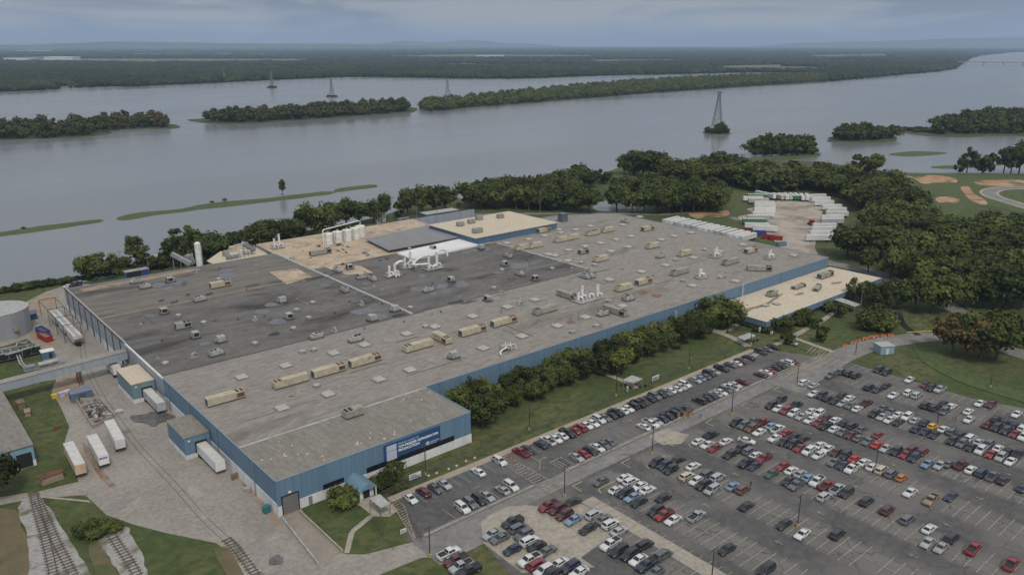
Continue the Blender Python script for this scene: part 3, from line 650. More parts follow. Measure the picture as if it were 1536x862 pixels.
for k in range(n):
    for rr in (.46, .54): v.append((ex+rr*math.cos(2*math.pi*k/n), Y0-.19, ez+rr*math.sin(2*math.pi*k/n)))
em.add(v, [(2*k, 2*((k+1) % n), 2*((k+1) % n)+1, 2*k+1) for k in range(n)]); part(em, 'emblem_ring', MATS['banner_blue'], ban_o)
text('GE', ex-.36, ez-.2, .5, MATS['banner_blue'], 'emblem_letters', ban_o, y=Y0-.2, bold=.02, width=.7)
text('GE APPLIANCES', ex+.85, ez+.05, .42, letter, 'lettering', ban_o, width=bx1-ex-1.4)
text('a Haier company', ex+.85, ez-.4, .28, letter, 'lettering', ban_o, width=(bx1-ex-1.4)*.7)
# small dark sign on the south wall, far bay
sx_, sz_ = PY(1045, 462, Y1); sg = MB(); sg.b2(sx_-1.6, sx_+1.6, Y1-.1, Y1+.05, sz_-2.4, sz_+2.4); sgn = part(sg, 'wall_sign', MATS['banner_blue'], fac)
sg = MB(); n = 20; sg.add([(sx_+.9*math.cos(2*math.pi*k/n), Y1-.13, sz_+1.0+.9*math.sin(2*math.pi*k/n)) for k in range(n)], [tuple(range(n))]); part(sg, 'emblem', letter, sgn)
sg = MB(); sg.b2(sx_-1.1, sx_+1.1, Y1-.13, Y1-.1, sz_-1.3, sz_-.9); part(sg, 'lettering', letter, sgn)
for q in (1013, 1110):
    a_, z_ = PY(q, 470, Y1); w = MB(); w.b2(a_-.6, a_+.6, Y1-.5, Y1+.05, 1.2, RZ+.3 if q == 1110 else 7.5); part(w, 'wall_duct', greyclad, fac)
# skylights
SKY = []
def Z(k, pts): o = {'R1': (400, 440, 3.919), 'R2': (700, 400, 3.919), 'R3': (880, 280, 3.59), 'R4': (540, 290, 3.919), 'R0': (200, 300, 3.919), 'Z1': (0, 380, 3.5925)}[k]; return [(o[0]+x/o[2], o[1]+y/o[2]) + tuple(r) for x, y, *r in pts]
SKY += Z('Z1', [(1303, 657)]) + Z('R1', [(112, 415), (395, 342), (575, 293), (823, 228), (990, 187), (1210, 125), (90, 663), (362, 582), (660, 495), (843, 440), (1273, 313)])
SKY += Z('R2', [(35, 283), (240, 228), (400, 185), (325, 400), (97, 470), (697, 288), (533, 338), (915, 222), (838, 68)])
SKY += Z('R3', [(20, 205), (195, 198), (400, 278), (158, 277), (75, 297), (225, 317), (238, 260), (130, 340), (575, 375), (425, 415), (293, 450), (800, 500), (570, 525), (715, 340), (1113, 362), (470, 258), (840, 305), (560, 240), (285, 155)])
SKY += Z('R4', [(990, 262), (862, 284), (1085, 240), (1168, 205), (1178, 222), (1267, 205), (1322, 302), (1225, 325), (1105, 350), (1145, 357), (1223, 388)])
sk = MB(); sk.box((0, 0, 0), (3.5, 3.5, .45), 0, 1); sk.box((0, 0, .45), (3.3, 3.3, .4), 0, 0, .72)
skme = sk.mesh('skylight', [skym, mgrey])
for i, q in enumerate(SKY):
    p = P(q[0], q[1]+2.0, RZ+.3)
    o = bpy.data.objects.new('skylight', skme); COL.objects.link(o); o.parent = fac; o.location = (p.x-66, p.y-163.5, RZ-.05); o.rotation_euler = (0, 0, random.uniform(-.03, .03))
# stains and sealed areas on the dark roofs
PT = Z('R0', [(560, 445, 60, 20), (250, 485, 50, 16), (150, 500, 40, 14), (200, 520, 40, 12), (820, 615, 65, 14), (760, 655, 45, 14), (850, 715, 65, 18), (90, 680, 45, 10), (1340, 655, 65, 20), (725, 382, 20, 8), (1130, 500, 30, 8), (1370, 520, 28, 8), (1365, 490, 22, 7), (1240, 445, 30, 10), (520, 830, 40, 12), (420, 845, 40, 12), (545, 415, 45, 12)])
PT += Z('R4', [(480, 545, 40, 18), (340, 563, 42, 16), (505, 575, 36, 16), (605, 540, 45, 14), (590, 525, 30, 10), (940, 425, 60, 18), (820, 463, 38, 8), (1025, 410, 22, 8), (560, 645, 30, 10), (625, 347, 32, 9), (672, 335, 30, 8), (455, 377, 36, 8), (745, 325, 18, 9), (370, 485, 22, 10), (40, 690, 55, 16), (110, 725, 50, 18), (35, 530, 22, 7), (25, 557, 25, 7), (430, 590, 22, 14), (710, 437, 20, 6)])
for i, (x, y, rx, ry) in enumerate(PT):
    rx /= 3.919; ry /= 3.919
    a0 = random.uniform(0, 1)
    pts = [(x + rx*math.cos(a)*(1+random.uniform(-.28, .18)), y + ry*math.sin(a)*(1+random.uniform(-.28, .18)) - rx*math.cos(a)*.08) for a in [a0 + k*math.pi/4 for k in range(8)]]
    patch('roof_patch', pts, patchm, .012+.004*(i % 6), sm=3, jit=.15)
for i, (x, y, rx, ry) in enumerate(Z('R0', [(300, 490, 18, 10), (450, 550, 26, 7), (700, 500, 40, 9), (830, 785, 35, 8), (480, 705, 22, 5), (240, 600, 26, 5), (800, 700, 20, 10), (320, 555, 16, 7), (1240, 540, 35, 9), (160, 590, 22, 5)]) + Z('R4', [(540, 530, 30, 8), (560, 640, 60, 9), (640, 638, 50, 8), (230, 715, 40, 8), (300, 420, 18, 8), (720, 330, 25, 8)])):
    rx /= 3.919; ry /= 3.919
    pts = [(x + rx*math.cos(a)*(1+random.uniform(-.4, .2)), y + ry*math.sin(a)*(1+random.uniform(-.4, .2)) - rx*math.cos(a)*.2) for a in [k*math.pi/4 for k in range(8)]]
    patch('tar_stain', pts, patchd if i % 2 else dgrey, .04+.004*(i % 3), sm=3, jit=.1)
for x, y, rx, ry in Z('R2', [(610, 325, 32, 8), (1035, 152, 45, 12), (1120, 168, 40, 12)]) + [(437, 594, 6, 1.6)]:
    if rx > 20: rx /= 3.919; ry /= 3.919
    patch('rust_stain', [(x + rx*math.cos(a)*(1+random.uniform(-.4, .1)), y + ry*math.sin(a)*(1+random.uniform(-.4, .1))) for a in [k*math.pi/4 for k in range(8)]], mat('rust_stain', (.22, .12, .07), .9, c2=(.13, .08, .055), scale=.5), .05, sm=3)
GR = mat('paler_roof_stain', (.26, .235, .21), .9, c2=(.21, .19, .165), scale=.3)
for x, y, rx, ry in Z('R1', [(660, 500, 0, 0), (720, 275, 50, 16), (950, 385, 70, 16), (130, 605, 40, 10), (185, 580, 10, 22), (30, 500, 12, 30), (330, 370, 12, 18), (1180, 395, 50, 5)]) + Z('R3', [(150, 312, 55, 8), (270, 345, 60, 7), (60, 710, 60, 10), (600, 270, 40, 8)]):
    if rx: patch('roof_stain', [(x + rx/3.9*math.cos(a)*(1+random.uniform(-.4, .1)), y + ry/3.9*math.sin(a)*(1+random.uniform(-.4, .1)) + .5*rx/3.9*math.cos(a)*.3) for a in [k*math.pi/4 for k in range(8)]], GR, .02, sm=3)

for i in range(46):
    if i < 30: vx, vy = random.choice(((77, 168), (100, 166), (112, 168), (118, 180), (90, 167), (75, 176))); vx += random.gauss(0, 4); vy += random.gauss(0, 2.2)
    else: vx, vy = random.uniform(70, 250), random.uniform(190, 240)
    vx = min(max(vx, 68), 250); vy = max(vy, 165.5); m = MB(); m.cyl((vx, vy, RZ-.05), random.uniform(.18, .34), random.uniform(.12, .35), 7, 0, .12); part(m, 'roof_vent', mat('pale_vent', (.5, .42, .28), .7), fac)
rq = random.Random(5)
WP = pg([(425, 384), (484, 367), (546, 360), (580, 376), (605, 389), (545, 400), (500, 402), (462, 400)], RZ)
for i in range(60):
    vx, vy = rq.uniform(158, 256), rq.uniform(314, 392)
    if not pip(vx, vy, WP): continue
    m = MB(); m.box((vx, vy, RZ-.06), (rq.uniform(.5, 3.2), rq.uniform(.3, 1.4), rq.uniform(.15, .9)), rq.choice((0, 1.57, .4))); part(m, 'roof_fixture', [rust, mgrey, timber, lgrey, bluedk][i % 5], fac)
for i in range(52):
    vx, vy = rq.uniform(70, 252), rq.uniform(250, 360)
    if vy > 320 and vx > 150: vy = rq.uniform(250, 312)
    if i > 38: vx, vy = rq.uniform(140, 350), rq.uniform(192, 300); vy = min(vy, 240) if vx < 258 else vy
    m = MB(); h_ = rq.uniform(.3, 1.1); m.cyl((vx, vy, RZ-.1), rq.uniform(.12, .3), h_, 7); m.b2(vx-.5, vx+.5, vy-.4, vy+.4, RZ-.1, RZ+.08); part(m, 'roof_vent', [mgrey, lgrey, dgrey, rust][i % 4], fac)
for i in range(22):
    vx, vy = rq.uniform(72, 330), rq.uniform(192, 305)
    L_ = rq.uniform(6, 26); m = MB()
    if i % 3: m.tube([(vx, vy, RZ+.12), (min(vx+L_, 350), vy, RZ+.12)], .09, 5)
    else: m.tube([(vx, vy, RZ+.12), (vx, min(vy+L_, 310), RZ+.12)], .09, 5)
    part(m, 'conduit', [mgrey, timber, trim, dgrey][i % 4], fac)
# ------------------------------------------------------------------ rooftop plant
def air_unit(L=11.0, Wd=2.5, Hh=2.1, cas=cream, fans='e', rusty=True, nm='rooftop_air_unit'):
    root = empty(nm, 'x', 'air unit')
    m = MB(); m.b2(-L/2, L/2-2.8, -Wd/2, Wd/2, .35, Hh+.3)
    for x in np.arange(-L/2+1.2, L/2-3, 1.35): m.b2(x, x+.09, -Wd/2-.05, Wd/2+.05, .35, Hh+.36)
    m.build('casing', cas, root)
    m = MB(); m.b2(L/2-2.75, L/2, -Wd/2+.05, Wd/2-.05, .35, Hh+.15); f = m.build('fan_section', cas, root)
    m = MB()
    for sx in (-.65, .65):
        for sy in (-.55, .55): m.cyl((L/2-1.38+sx, sy, Hh+.15), .5, .12, 12)
    m.b2(L/2-2.5, L/2-.3, -Wd/2-.02, -Wd/2+.05, .7, Hh-.2)
    m.build('fan', rust if rusty else black, f)
    m = MB(); m.b2(-L/2-.03, -L/2+.05, -Wd/2+.3, Wd/2-.3, .6, Hh); m.build('louvre', dgrey, root)
    m = MB(); m.b2(-L/2+.1, L/2-.1, -Wd/2-.15, -Wd/2+.15, 0, .35); m.b2(-L/2+.1, L/2-.1, Wd/2-.15, Wd/2+.15, 0, .35); m.build('skid', dgrey, root)
    freeze(root); return root
def put(root, x, y, z, rz, label, used=set()):
    o = root if root not in used else copy_tree(root)
    used.add(root); o.location = (x, y, z); o.rotation_euler = (0, 0, rz); o['label'] = label; return o
U1 = air_unit(); U2 = air_unit(cas=creamg, rusty=False); U3 = air_unit(L=8.5, cas=cream, Wd=2.7); U4 = air_unit(L=5.5, Wd=2.6, Hh=2.0, cas=creamg, rusty=False)
for u in (U1, U2, U3, U4): u['group'] = 'long air units on the factory roof'
UN = []
for k, L in (('R1', [(140, 512, U1, 180), (365, 450, U1, 0), (578, 390, U1, 0), (890, 305, U1, 180), (1030, 260, U3, 270), (1210, 215, U1, 0), (505, 695, U4, 180)]), ('Z1', [(1215, 775, U1, 0)]),
             ('R2', [(218, 318, U1, 0), (460, 250, U2, 180), (595, 165, U2, 270), (55, 370, U1, 0)]),
             ('R3', [(35, 245, U3, 180), (110, 230, U3, 180), (75, 385, U3, 180), (327, 222, U3, 0), (355, 315, U3, 180), (527, 355, U3, 180), (883, 340, U3, 0), (775, 400, U2, 180), (930, 437, U2, 315), (500, 455, U2, 180), (305, 507, U3, 0), (197, 540, U3, 180), (155, 665, U2, 270)]),
             ('R4', [(950, 315, U3, 180), (1030, 302, U3, 180), (1180, 268, U3, 180), (1245, 255, U3, 180), (1080, 213, U3, 0), (1365, 230, U3, 180), (1313, 338, U4, 0)]),
             ('R0', [(510, 492, U3, 0), (1100, 303, U2, 0), (292, 732, U4, 0)])):
    for x, y, u, r_ in L:
        (px, py), = Z(k, [(x, y)]); 
        if k == 'R2' and x == 55: continue
        p = P(px, py+1.2, RZ+.9); UN.append([px, py, p, u, r_])
UN.sort(key=lambda q: q[0])
unames = {U1: 'long cream air unit with rusty fan end', U2: 'long grey-green air unit', U3: 'cream air unit with dark fan end', U4: 'short grey-green air unit'}
def region(p):
    if p.y < 186: return 'the front roof block'
    if p.x > 256: return 'the right-hand roof'
    if p.y < 246: return 'the front roof strip'
    if p.y > 329: return 'the worn rear roof'
    return 'the dark roof'
cnt = {}
tot = {}
for q in UN: tot[(q[3], region(q[2]))] = tot.get((q[3], region(q[2])), 0) + 1
for px, py, p, u, r_ in UN:
    k = (u, region(p)); cnt[k] = cnt.get(k, 0) + 1
    lab = unames[u] + (', the only one on ' if tot[k] == 1 else ', ' + od(cnt[k]) + ' from left on ') + region(p)
    put(u, p.x, p.y, RZ, R(r_), lab)
# five squat units on the cream block
sq = empty('rooftop_box_unit', 'x', 'air unit', group='box units on the cream roof')
m = MB(); m.b2(-2, 2, -1.3, 1.3, .3, 2.2); m.build('casing', creamg, sq); m = MB(); [m.b2(x-.06, x+.06, -1.36, 1.36, .3, 2.26) for x in (-1, 0, 1)]; m.build('rib', mgrey, sq); m = MB(); m.b2(-1.9, 1.9, -1.2, 1.2, 0, .3); m.build('kerb', dgrey, sq); freeze(sq)
for i, (x, y, lab) in enumerate(((590, 178, 'box unit on the cream roof, leftmost of the back row of four'), (655, 163, 'box unit on the cream roof, second from left in the back row'), (700, 143, 'box unit on the cream roof, third from left in the back row'), (825, 132, 'box unit on the cream roof, alone towards the back right edge'), (690, 218, 'wider box unit standing alone near the front edge of the cream roof'))):
    (px, py), = Z('R4', [(x, y)]); p = P(px, py+1, 13.8); o = put(sq, p.x, p.y, 13.0, R(0), lab)
    if i == 4: o.scale = (1.35, 1.1, 1.1)
# small mechanical boxes
def small_unit(kind):
    root = empty('roof_vent_unit', 'x', 'roof vent', group='small vent units on the factory roof')
    if kind == 0:
        m = MB(); m.b2(-1.3, 1.3, -1.1, 1.1, .5, 2.3); m.build('casing', lgrey, root)
        m = MB(); m.b2(-1.33, -1.28, -.9, .9, .8, 2.1); m.b2(-1, 1, -1.14, -1.08, .8, 2.0); m.build('louvre', black, root)
        m = MB(); m.b2(-1.7, 1.7, -1.5, 1.5, 0, .5); m.build('kerb', dgrey, root)
        m = MB(); m.b2(1.3, 2.4, -.6, .6, .6, 1.5); m.build('duct', mgrey, root)
    elif kind == 1:
        m = MB(); m.b2(-2.2, 1.2, -1, 1, .4, 1.9); m.build('casing', lgrey, root)
        m = MB(); [m.cyl((x, 0, 1.9), .55, .15, 12) for x in (-1.5, -.2)]; m.build('fan', black, root)
        m = MB(); m.b2(1.2, 2.2, -.8, .8, .4, 1.3); m.build('duct', lgrey, root)
        m = MB(); m.b2(-2.5, 2.5, -1.3, 1.3, 0, .4); m.build('kerb', dgrey, root)
    elif kind == 2:
        m = MB(); m.cyl((0, 0, .3), .9, .5, 14, r2=.7); m.cyl((0, 0, .8), 1.1, .35, 14, r2=.5); m.build('hood', lgrey, root)
        m = MB(); m.b2(-.9, .9, -.9, .9, 0, .3); m.build('kerb', mgrey, root)
    else:
        m = MB(); m.cyl((-.6, 0, 0), .3, 1.6, 10); m.tube([(-.6, 0, 1.5), (.2, 0, 1.8), (.9, .1, 1.4), (1.2, .2, .4)], .25, 8); m.build('pipe', lgrey, root)
        m = MB(); m.b2(-1.4, 1.6, -.9, .9, 0, .25); m.build('kerb', mgrey, root)
    freeze(root); return root
SU = [small_unit(k) for k in range(4)]
sn = ['square grey vent unit with dark louvres', 'white twin-fan unit', 'round vent hood', 'white bent exhaust pipe']
SL = Z('R0', [(215, 467, 0), (70, 500, 1), (390, 575, 1), (180, 650, 0), (365, 790, 0), (515, 815, 0), (875, 585, 0), (915, 680, 0), (712, 690, 3), (1240, 520, 1), (1340, 600, 3), (1180, 755, 3), (1075, 793, 1), (713, 830, 2), (1400, 690, 0), (1310, 805, 1), (1200, 405, 1), (1335, 445, 0), (500, 455, 2), (265, 668, 2), (940, 742, 2), (15, 470, 1), (412, 708, 2), (960, 635, 2), (1030, 680, 2), (1140, 440, 2), (1355, 295, 2), (1270, 390, 0)])
SL += Z('Z1', [(1045, 545, 3), (1165, 530, 1), (640, 840, 2), (890, 580, 2)])
SL += Z('R4', [(535, 503, 0), (400, 560, 1), (850, 410, 0), (1030, 495, 0), (870, 360, 1), (750, 615, 0), (835, 440, 2), (940, 465, 1), (712, 312, 0), (1350, 455, 1), (1325, 483, 1), (75, 495, 1), (75, 730, 0), (10, 485, 1), (205, 675, 0), (830, 580, 3), (785, 545, 2), (1130, 432, 2), (295, 660, 2), (1300, 397, 2), (1380, 410, 2), (430, 318, 0), (290, 315, 2), (945, 640, 3), (1250, 800, 2), (385, 770, 2)])
SL += Z('R1', [(1100, 360, 0), (520, 262, 1), (275, 318, 2), (210, 330, 2), (935, 180, 2), (293, 528, 2), (270, 43, 2)])
SL += Z('R2', [(800, 268, 1), (320, 195, 3), (1270, 70, 2), (835, 190, 2), (760, 335, 2), (950, 175, 1), (725, 45, 1), (620, 370, 2)])
SL += Z('R3', [(205, 180, 1), (635, 330, 2), (395, 368, 1), (478, 385, 2), (518, 495, 2), (718, 478, 2), (40, 410, 2), (120, 605, 2), (225, 595, 1)])
SL = [(x, y, k, P(x, y+1, RZ+.9)) for x, y, k in SL]; SL.sort(key=lambda q: q[0])
cnt = {}; tot = {}
for x, y, k, p in SL: tot[(k, region(p))] = tot.get((k, region(p)), 0) + 1
for x, y, k, p in SL:
    kk = (k, region(p)); cnt[kk] = cnt.get(kk, 0) + 1
    o = put(SU[k], p.x, p.y, RZ, R(random.choice((0, 90, 180, 270))), sn[k] + (', the only one on ' if tot[kk] == 1 else ', ' + od(cnt[kk]) + ' from left on ') + region(p))
# groups of white exhaust stacks
def stacks(px, py, offs, label, hs=4.2, r=.6, plat=True, extra=None, k=.55):
    offs = [(x*k, y*k, h) for x, y, h in offs]; r *= .8
    extra = [([(x*k, y*k, z) for x, y, z in pts], rr*.72) for pts, rr in (extra or [])]
    p = P(px, py, RZ); root = empty('exhaust_stack_set', label, 'exhaust stack', (p.x, p.y, RZ), 0, 'white exhaust stacks on the roof')
    m = MB()
    for i, (x, y, h) in enumerate(offs):
        m2 = MB(); m2.cyl((x, y, .7), r, h, 14); m2.cyl((x, y, .7+h-.05), r*.8, .06, 14, 1); m2.build('stack', [whitem, black], root)
        m2 = MB(); m2.tube([(x, y, 1.6), (x+.6, y-.5, 2.2), (x+1.2, y-1.1, 2.0), (x+1.4, y-1.4, .3)], r*.6, 10); m2.build('elbow_duct', whitem, root)
        m2 = MB(); m2.b2(x-1.2, x+1.2, y-.2, y+1.5, .4, 1.9); m2.build('fan_housing', lgrey, root)
    if plat:
        xs = [o[0] for o in offs]; ys = [o[1] for o in offs]
        m = MB(); m.b2(min(xs)-1.8, max(xs)+2.4, min(ys)-1.8, max(ys)+1.8, .28, .45)
        for x in (min(xs)-1.7, max(xs)+2.3):
            for y in (min(ys)-1.7, max(ys)+1.7): m.b2(x-.08, x+.08, y-.08, y+.08, 0, 1.5)
        for y in (min(ys)-1.7, max(ys)+1.7): m.b2(min(xs)-1.7, max(xs)+2.3, y-.04, y+.04, 1.4, 1.5)
        m.build('platform', lgrey, root)
    if extra:
        for pts, rr in extra: MB().tube(smooth_line(pts, 5), rr, 10).build('duct', whitem, root)
    return root
stacks(884, 452, [(-4.5, 3.0, 3.6), (-1.5, 3.5, 5.8), (6.5, 1.0, 5.5), (3, 3, 2.0)], 'four white exhaust stacks with bent ducts amid grey air units on the front strip', r=.8, k=.85)
stacks(1073, 386, [(-1.2, 0, 4.2), (1.2, 0, 4.8)], 'pair of white exhaust stacks left of a grey air unit on the right-hand roof', r=.7)
stacks(1154, 388, [(-1, 0, 3.6), (1, 0, 4.0)], 'pair of white exhaust stacks nearest the right end of the roof', r=.7)
stacks(1050, 417, [(-1, 0, 4.0), (1, 0, 3.8)], 'pair of white exhaust stacks close to the front edge of the right-hand roof', r=.7)
stacks(589, 414, [(-3, 0, 4.6), (2.2, 0, 4.8)], 'two short white stacks on a railed platform, leftmost on the dark roof', r=.75, extra=[([(-6, -4, .6), (-3, -4.5, 1.6), (0, -5.5, 1.2), (-2, -8, .5)], .35), ([(1, -3, 1.5), (0, -5, 2.2), (2, -7, .6)], .4)])
stacks(613, 402, [(-3, 1, 4.5), (3, 1.5, 6.5)], 'two white stacks with curved ducts, middle set behind the railed platform', r=.7, extra=[([(-12, 4, 1.8), (-6, 5, 3.0), (-2, 4, 3.0)], .9), ([(-2, -1, 2.2), (2, 0, 3.2), (4, -3, 2.8), (4, -5, .4)], .45)])
stacks(648, 404, [(-3, 0, 5.8), (6.5, 2.0, 6.5)], 'two white stacks fed by a long looping white duct on the dark roof', r=.8, extra=[([(-5, -2, 3.4), (-15.5, 3.0, 3.4), (-15, 4.5, 4), (-6, 9, 5), (4, 11, 5.2)], .62), ([(6.5, 2, 7), (12, 5, 7.4), (18, 7, 6.8), (20, 6, 5), (20, 5.5, 4)], .6), ([(-3, -.2, 1.6), (2, 0, 1.4), (6.5, 2, 1.6)], .8)])
stacks(759, 528, [(.8, 1.2, 2.6), (2.6, .4, 2.4)], 'bent grey duct with two thin stacks near the front edge of the tan strip', r=.3, plat=False, extra=[([(-4, -2, .4), (-3.5, -1, 1.2), (-1, 0, 1.4), (2, 1, 1.2)], .4)], k=.9)
stacks(416, 372, [(-2.5, 0, 4.5), (2.5, 0.5, 6.5)], 'two tall white stacks on the worn tan roof at the back', r=.65)
# pipe masts
for i, (px, py, h) in enumerate(((902, 497-6, 2), (868, 480, 3.5), (857, 481, 3), (752, 469, 3), (547, 493, 3))):
    p = P(px, py, RZ); MBx = MB(); MBx.cyl((0, 0, 0), .16, h, 8); MBx.b2(-.4, .4, -.4, .4, 0, .25)
    tag(MBx.build('vent_pipe', mgrey, loc=(p.x, p.y, RZ)), 'thin grey vent pipe standing on the front strip of the tan roof, ' + od(i+1) + ' of five', 'vent pipe', 'thin vent pipes on the roof')
# silos and tall tank behind the worn roof
for i, (px, py, h) in enumerate(((492.5, 366, 5.6), (507, 363, 5.6), (521, 360.5, 5.7), (533.5, 358, 5.9), (541, 355, 6.0))):
    p = P(px, py, RZ); root = empty('storage_silo', 'white silo under the pipe at the back of the roof, ' + od(i+1) + ' from the left', 'silo', (p.x, p.y, RZ), 0, 'row of white silos')
    m = MB(); m.cyl((0, 0, 0), 2.5, h, 20); m.cyl((0, 0, h), 2.5, .5, 20, 0, .6); m.build('tank_body', whitem, root); m = MB(); m.b2(-.5, .5, -.5, .5, h+.4, h+1.0); m.tube([(-2, -1.6, 0), (-2, -1.6, h+.8)], .12, 5); m.build('hatch', mat('ochre_paint', (.42, .28, .08), .7), root)
pa, pb = P(484, 367, RZ), P(541, 352, RZ)
m = MB(); m.tube([(pa.x, pa.y-1, RZ), (pa.x, pa.y-1, RZ+7.2), (pa.x+.6, pa.y-.6, RZ+7.9), (pb.x-1, pb.y-.5, RZ+7.9), (pb.x, pb.y, RZ+7.4), (pb.x, pb.y, RZ)], .3, 8)
for k in (.33, .66): q = pa.lerp(pb, k); m.tube([(q.x, q.y-2.8, RZ), (q.x, q.y-2.8, RZ+7)], .15, 6)
tag(m.build('overhead_pipe', whitem), 'long white pipe running on posts over the row of silos', 'pipe')
p = P(302, 396, RZ); root = empty('storage_tank', 'tall narrow white tank standing behind the left rear roof edge', 'tank', (p.x+.5, p.y+4, 0))
m = MB(); m.cyl((0, 0, 0), 1.45, 18.6, 20); m.cyl((0, 0, 18.6), 1.45, .6, 20, 0, .7); m.build('tank_body', whitem, root); m = MB(); m.tube([(1.6, -.4, 0), (1.6, -.4, 18)], .1, 5); m.b2(-1.7, 1.7, -1.7, 1.7, 0, .6); m.build('ladder', mgrey, root)
# annex with tan roof behind the rear edge, conveyor and machines
ax = empty('rear_annex', 'low annex with a cream gravel roof behind the left rear edge of the factory', 'building', tuple(P(340, 388, 5)[:2]) + (0,))
w = MB(); w.prism(pg([(316, 392), (330, 378), (392, 371), (400, 381), (345, 390), (322, 397)], 7.5), 0, 7.2); part(w, 'wall', greyclad, ax)
w = MB(); w.prism(pg([(310, 391), (330, 377), (393, 370), (402, 381), (345, 391), (322, 397)], 7.5), 7.2, 7.5); part(w, 'roof', creamroof, ax)
for i, (px, py, d) in enumerate(((339, 384, (2.6, 2.2, 2.4)), (367, 380, (5, 2.5, 2.2)), (349, 388, (6, 2, 1.6)), (377, 377, (3, 2, 2)), (358, 375, (9, 3, 2.5)), (283, 389, (3.5, 3, 4.5)))):
    p = P(px, py, 7.5); root = empty('process_machine', ['grey-green square machine on the cream annex roof', 'white blower unit on the annex roof near the conveyor', 'low grey box along the front of the annex roof', 'grey cabinet at the right end of the annex roof', 'long cream housing at the back of the annex roof', 'grey hopper cabinet left of the tall white tank'][i], 'machine', (p.x, p.y, 7.5 if i < 5 else 5))
    m = MB(); m.box((0, 0, 0), d, .1); m.build('housing', [creamg, whitem, mgrey, lgrey, creamroof, mgrey][i], root); m = MB(); m.box((0, 0, d[2]), (d[0]*.5, d[1]*.6, .5), .1); m.tube([(d[0]*.3, 0, d[2]), (d[0]*.5, 0, d[2]+1), (d[0]*.7, -.5, .3)], .3, 8); m.build('pipework', lgrey, root)
def conveyor(a, b_, label, w_=2.0, h=1.8):
    root = empty('conveyor', label, 'conveyor', (a.x, a.y, 0)); v = (b_-a); L = v.length; m = MB()
    d = v.normalized(); s_ = Vector((-d.y, d.x, 0)).normalized(); u_ = d.cross(s_)*-1
    if u_.z < 0: u_ = -u_
    q = []
    for e_ in (a, b_):
        for i_, j_ in ((-1, 0), (1, 0), (1, 1), (-1, 1)): q.append(e_ + s_*w_/2*i_ + u_*h*j_)
    m.add(q, [(0, 1, 2, 3), (4, 7, 6, 5), (0, 4, 5, 1), (1, 5, 6, 2), (2, 6, 7, 3), (3, 7, 4, 0)]); part(m, 'gallery', galv, root, fix=True)
    m = MB()
    for k in (.1, .5, .9):
        c = a.lerp(b_, k)
        if c.z > 1.5: m.tube([(c.x, c.y, 0), (c.x, c.y, c.z)], .2, 6)
    part(m, 'support', mgrey, root)
conveyor(P(256, 383, 13), P(285, 398, 8), 'sloping grey covered conveyor left of the tall white tank')
conveyor(P(363, 367, 14), P(380, 377, 9), 'sloping grey covered conveyor behind the annex roof')
# ------------------------------------------------------------------ office wing
def box_thing(name, label, cat, loc, rz=0, group=None): return empty(name, label, cat, loc, rz, group)
GZ = .12
oc = P(1150, 483, 4.6); ox0, oy0 = oc.x, oc.y; ox1, oy1 = 361.5, 185.7
off = empty('office_building', 'low office wing with a flat cream roof and blue fascia before the factory', 'building', (ox0, oy0, 0))
brick = mat('pale_brick', (.36, .31, .26), .9, c2=(.3, .25, .21), scale=1.5)
m = MB(); m.b2(ox0+2.2, ox1-1, oy0+2.2, oy1, 0, 1.1); part(m, 'base_wall', brick, off)
m = MB(); m.b2(ox0+2.3, ox1-1.1, oy0+2.3, oy1, 1.1, 2.5); part(m, 'window_band', darkglass, off)
m = MB()
for x in np.arange(ox0+6, ox1-2, 6.2): m.b2(x, x+.35, oy0+2.15, oy0+2.4, 1.1, 2.5)
for y in np.arange(oy0+6, oy1-1, 5): m.b2(ox0+2.15, ox0+2.4, y, y+.35, 1.1, 2.5)
part(m, 'window_pier', brick, off)
m = MB(); m.b2(ox0, ox1, oy0, oy1, 2.4, 4.5); part(m, 'fascia', blue, off)
m = MB(); m.b2(ox0+.15, ox1-.15, oy0+.15, oy1-.02, 4.5, 4.56); part(m, 'roof', creamroof, off)
m = MB(); m.b2(ox0-.05, ox1+.05, oy0-.05, oy0+.12, 4.45, 4.62); m.b2(ox0-.05, ox0+.12, oy0+.12, oy1, 4.45, 4.62); m.b2(ox1-.12, ox1+.05, oy0+.12, oy1, 4.45, 4.62); part(m, 'roof_edge', bluedk, off)
for i, (pts) in enumerate(([(1104, 466), (1118, 466), (1150, 458), (1163, 448), (1160, 447), (1145, 456)], [(1100, 474), (1125, 463), (1128, 464), (1104, 477)], [(1160, 447), (1172, 440), (1174, 441), (1164, 449)], [(1247, 424), (1262, 422), (1260, 425), (1248, 426)], [(1190, 442), (1205, 438), (1203, 442)])):
    g = [P(x, y, 4.57+.004*i) for x, y in pts]; mb = MB(); mb.sheet(smooth_loop(g, 3), 4.575+.004*i); part(mb, 'roof_stain', mat('leaf_litter', (.17, .13, .1), .95, c2=(.26, .2, .14), scale=.8), off)
for i, (px, py, L, u, r_, lab) in enumerate(((1198, 429, 0, U2, 0, 'grey air unit in the middle of the cream office roof'), (1238, 413, 0, U2, 0, 'long grey air unit at the back right of the office roof'), (1158, 441, 0, U4, 180, 'short grey air unit on the left half of the office roof'), (1226, 431, 0, U2, 20, 'grey flat-topped unit turned askew on the office roof'))):
    p = P(px, py, 5.3); o = put(u, p.x, p.y, 4.56, R(r_), lab)
    if i in (0, 3): o.scale = (.8, .9, .6)
for i, (px, py) in enumerate(((1148, 457), (1164.5, 454.5))):
    p = P(px, py, 5); o = put(SU[2], p.x, p.y, 4.56, 0, ['round hood on the cream office roof, left of a second hood', 'round hood on the cream office roof, right of its twin'][i]); o.scale = (1.5, 1.5, .6)
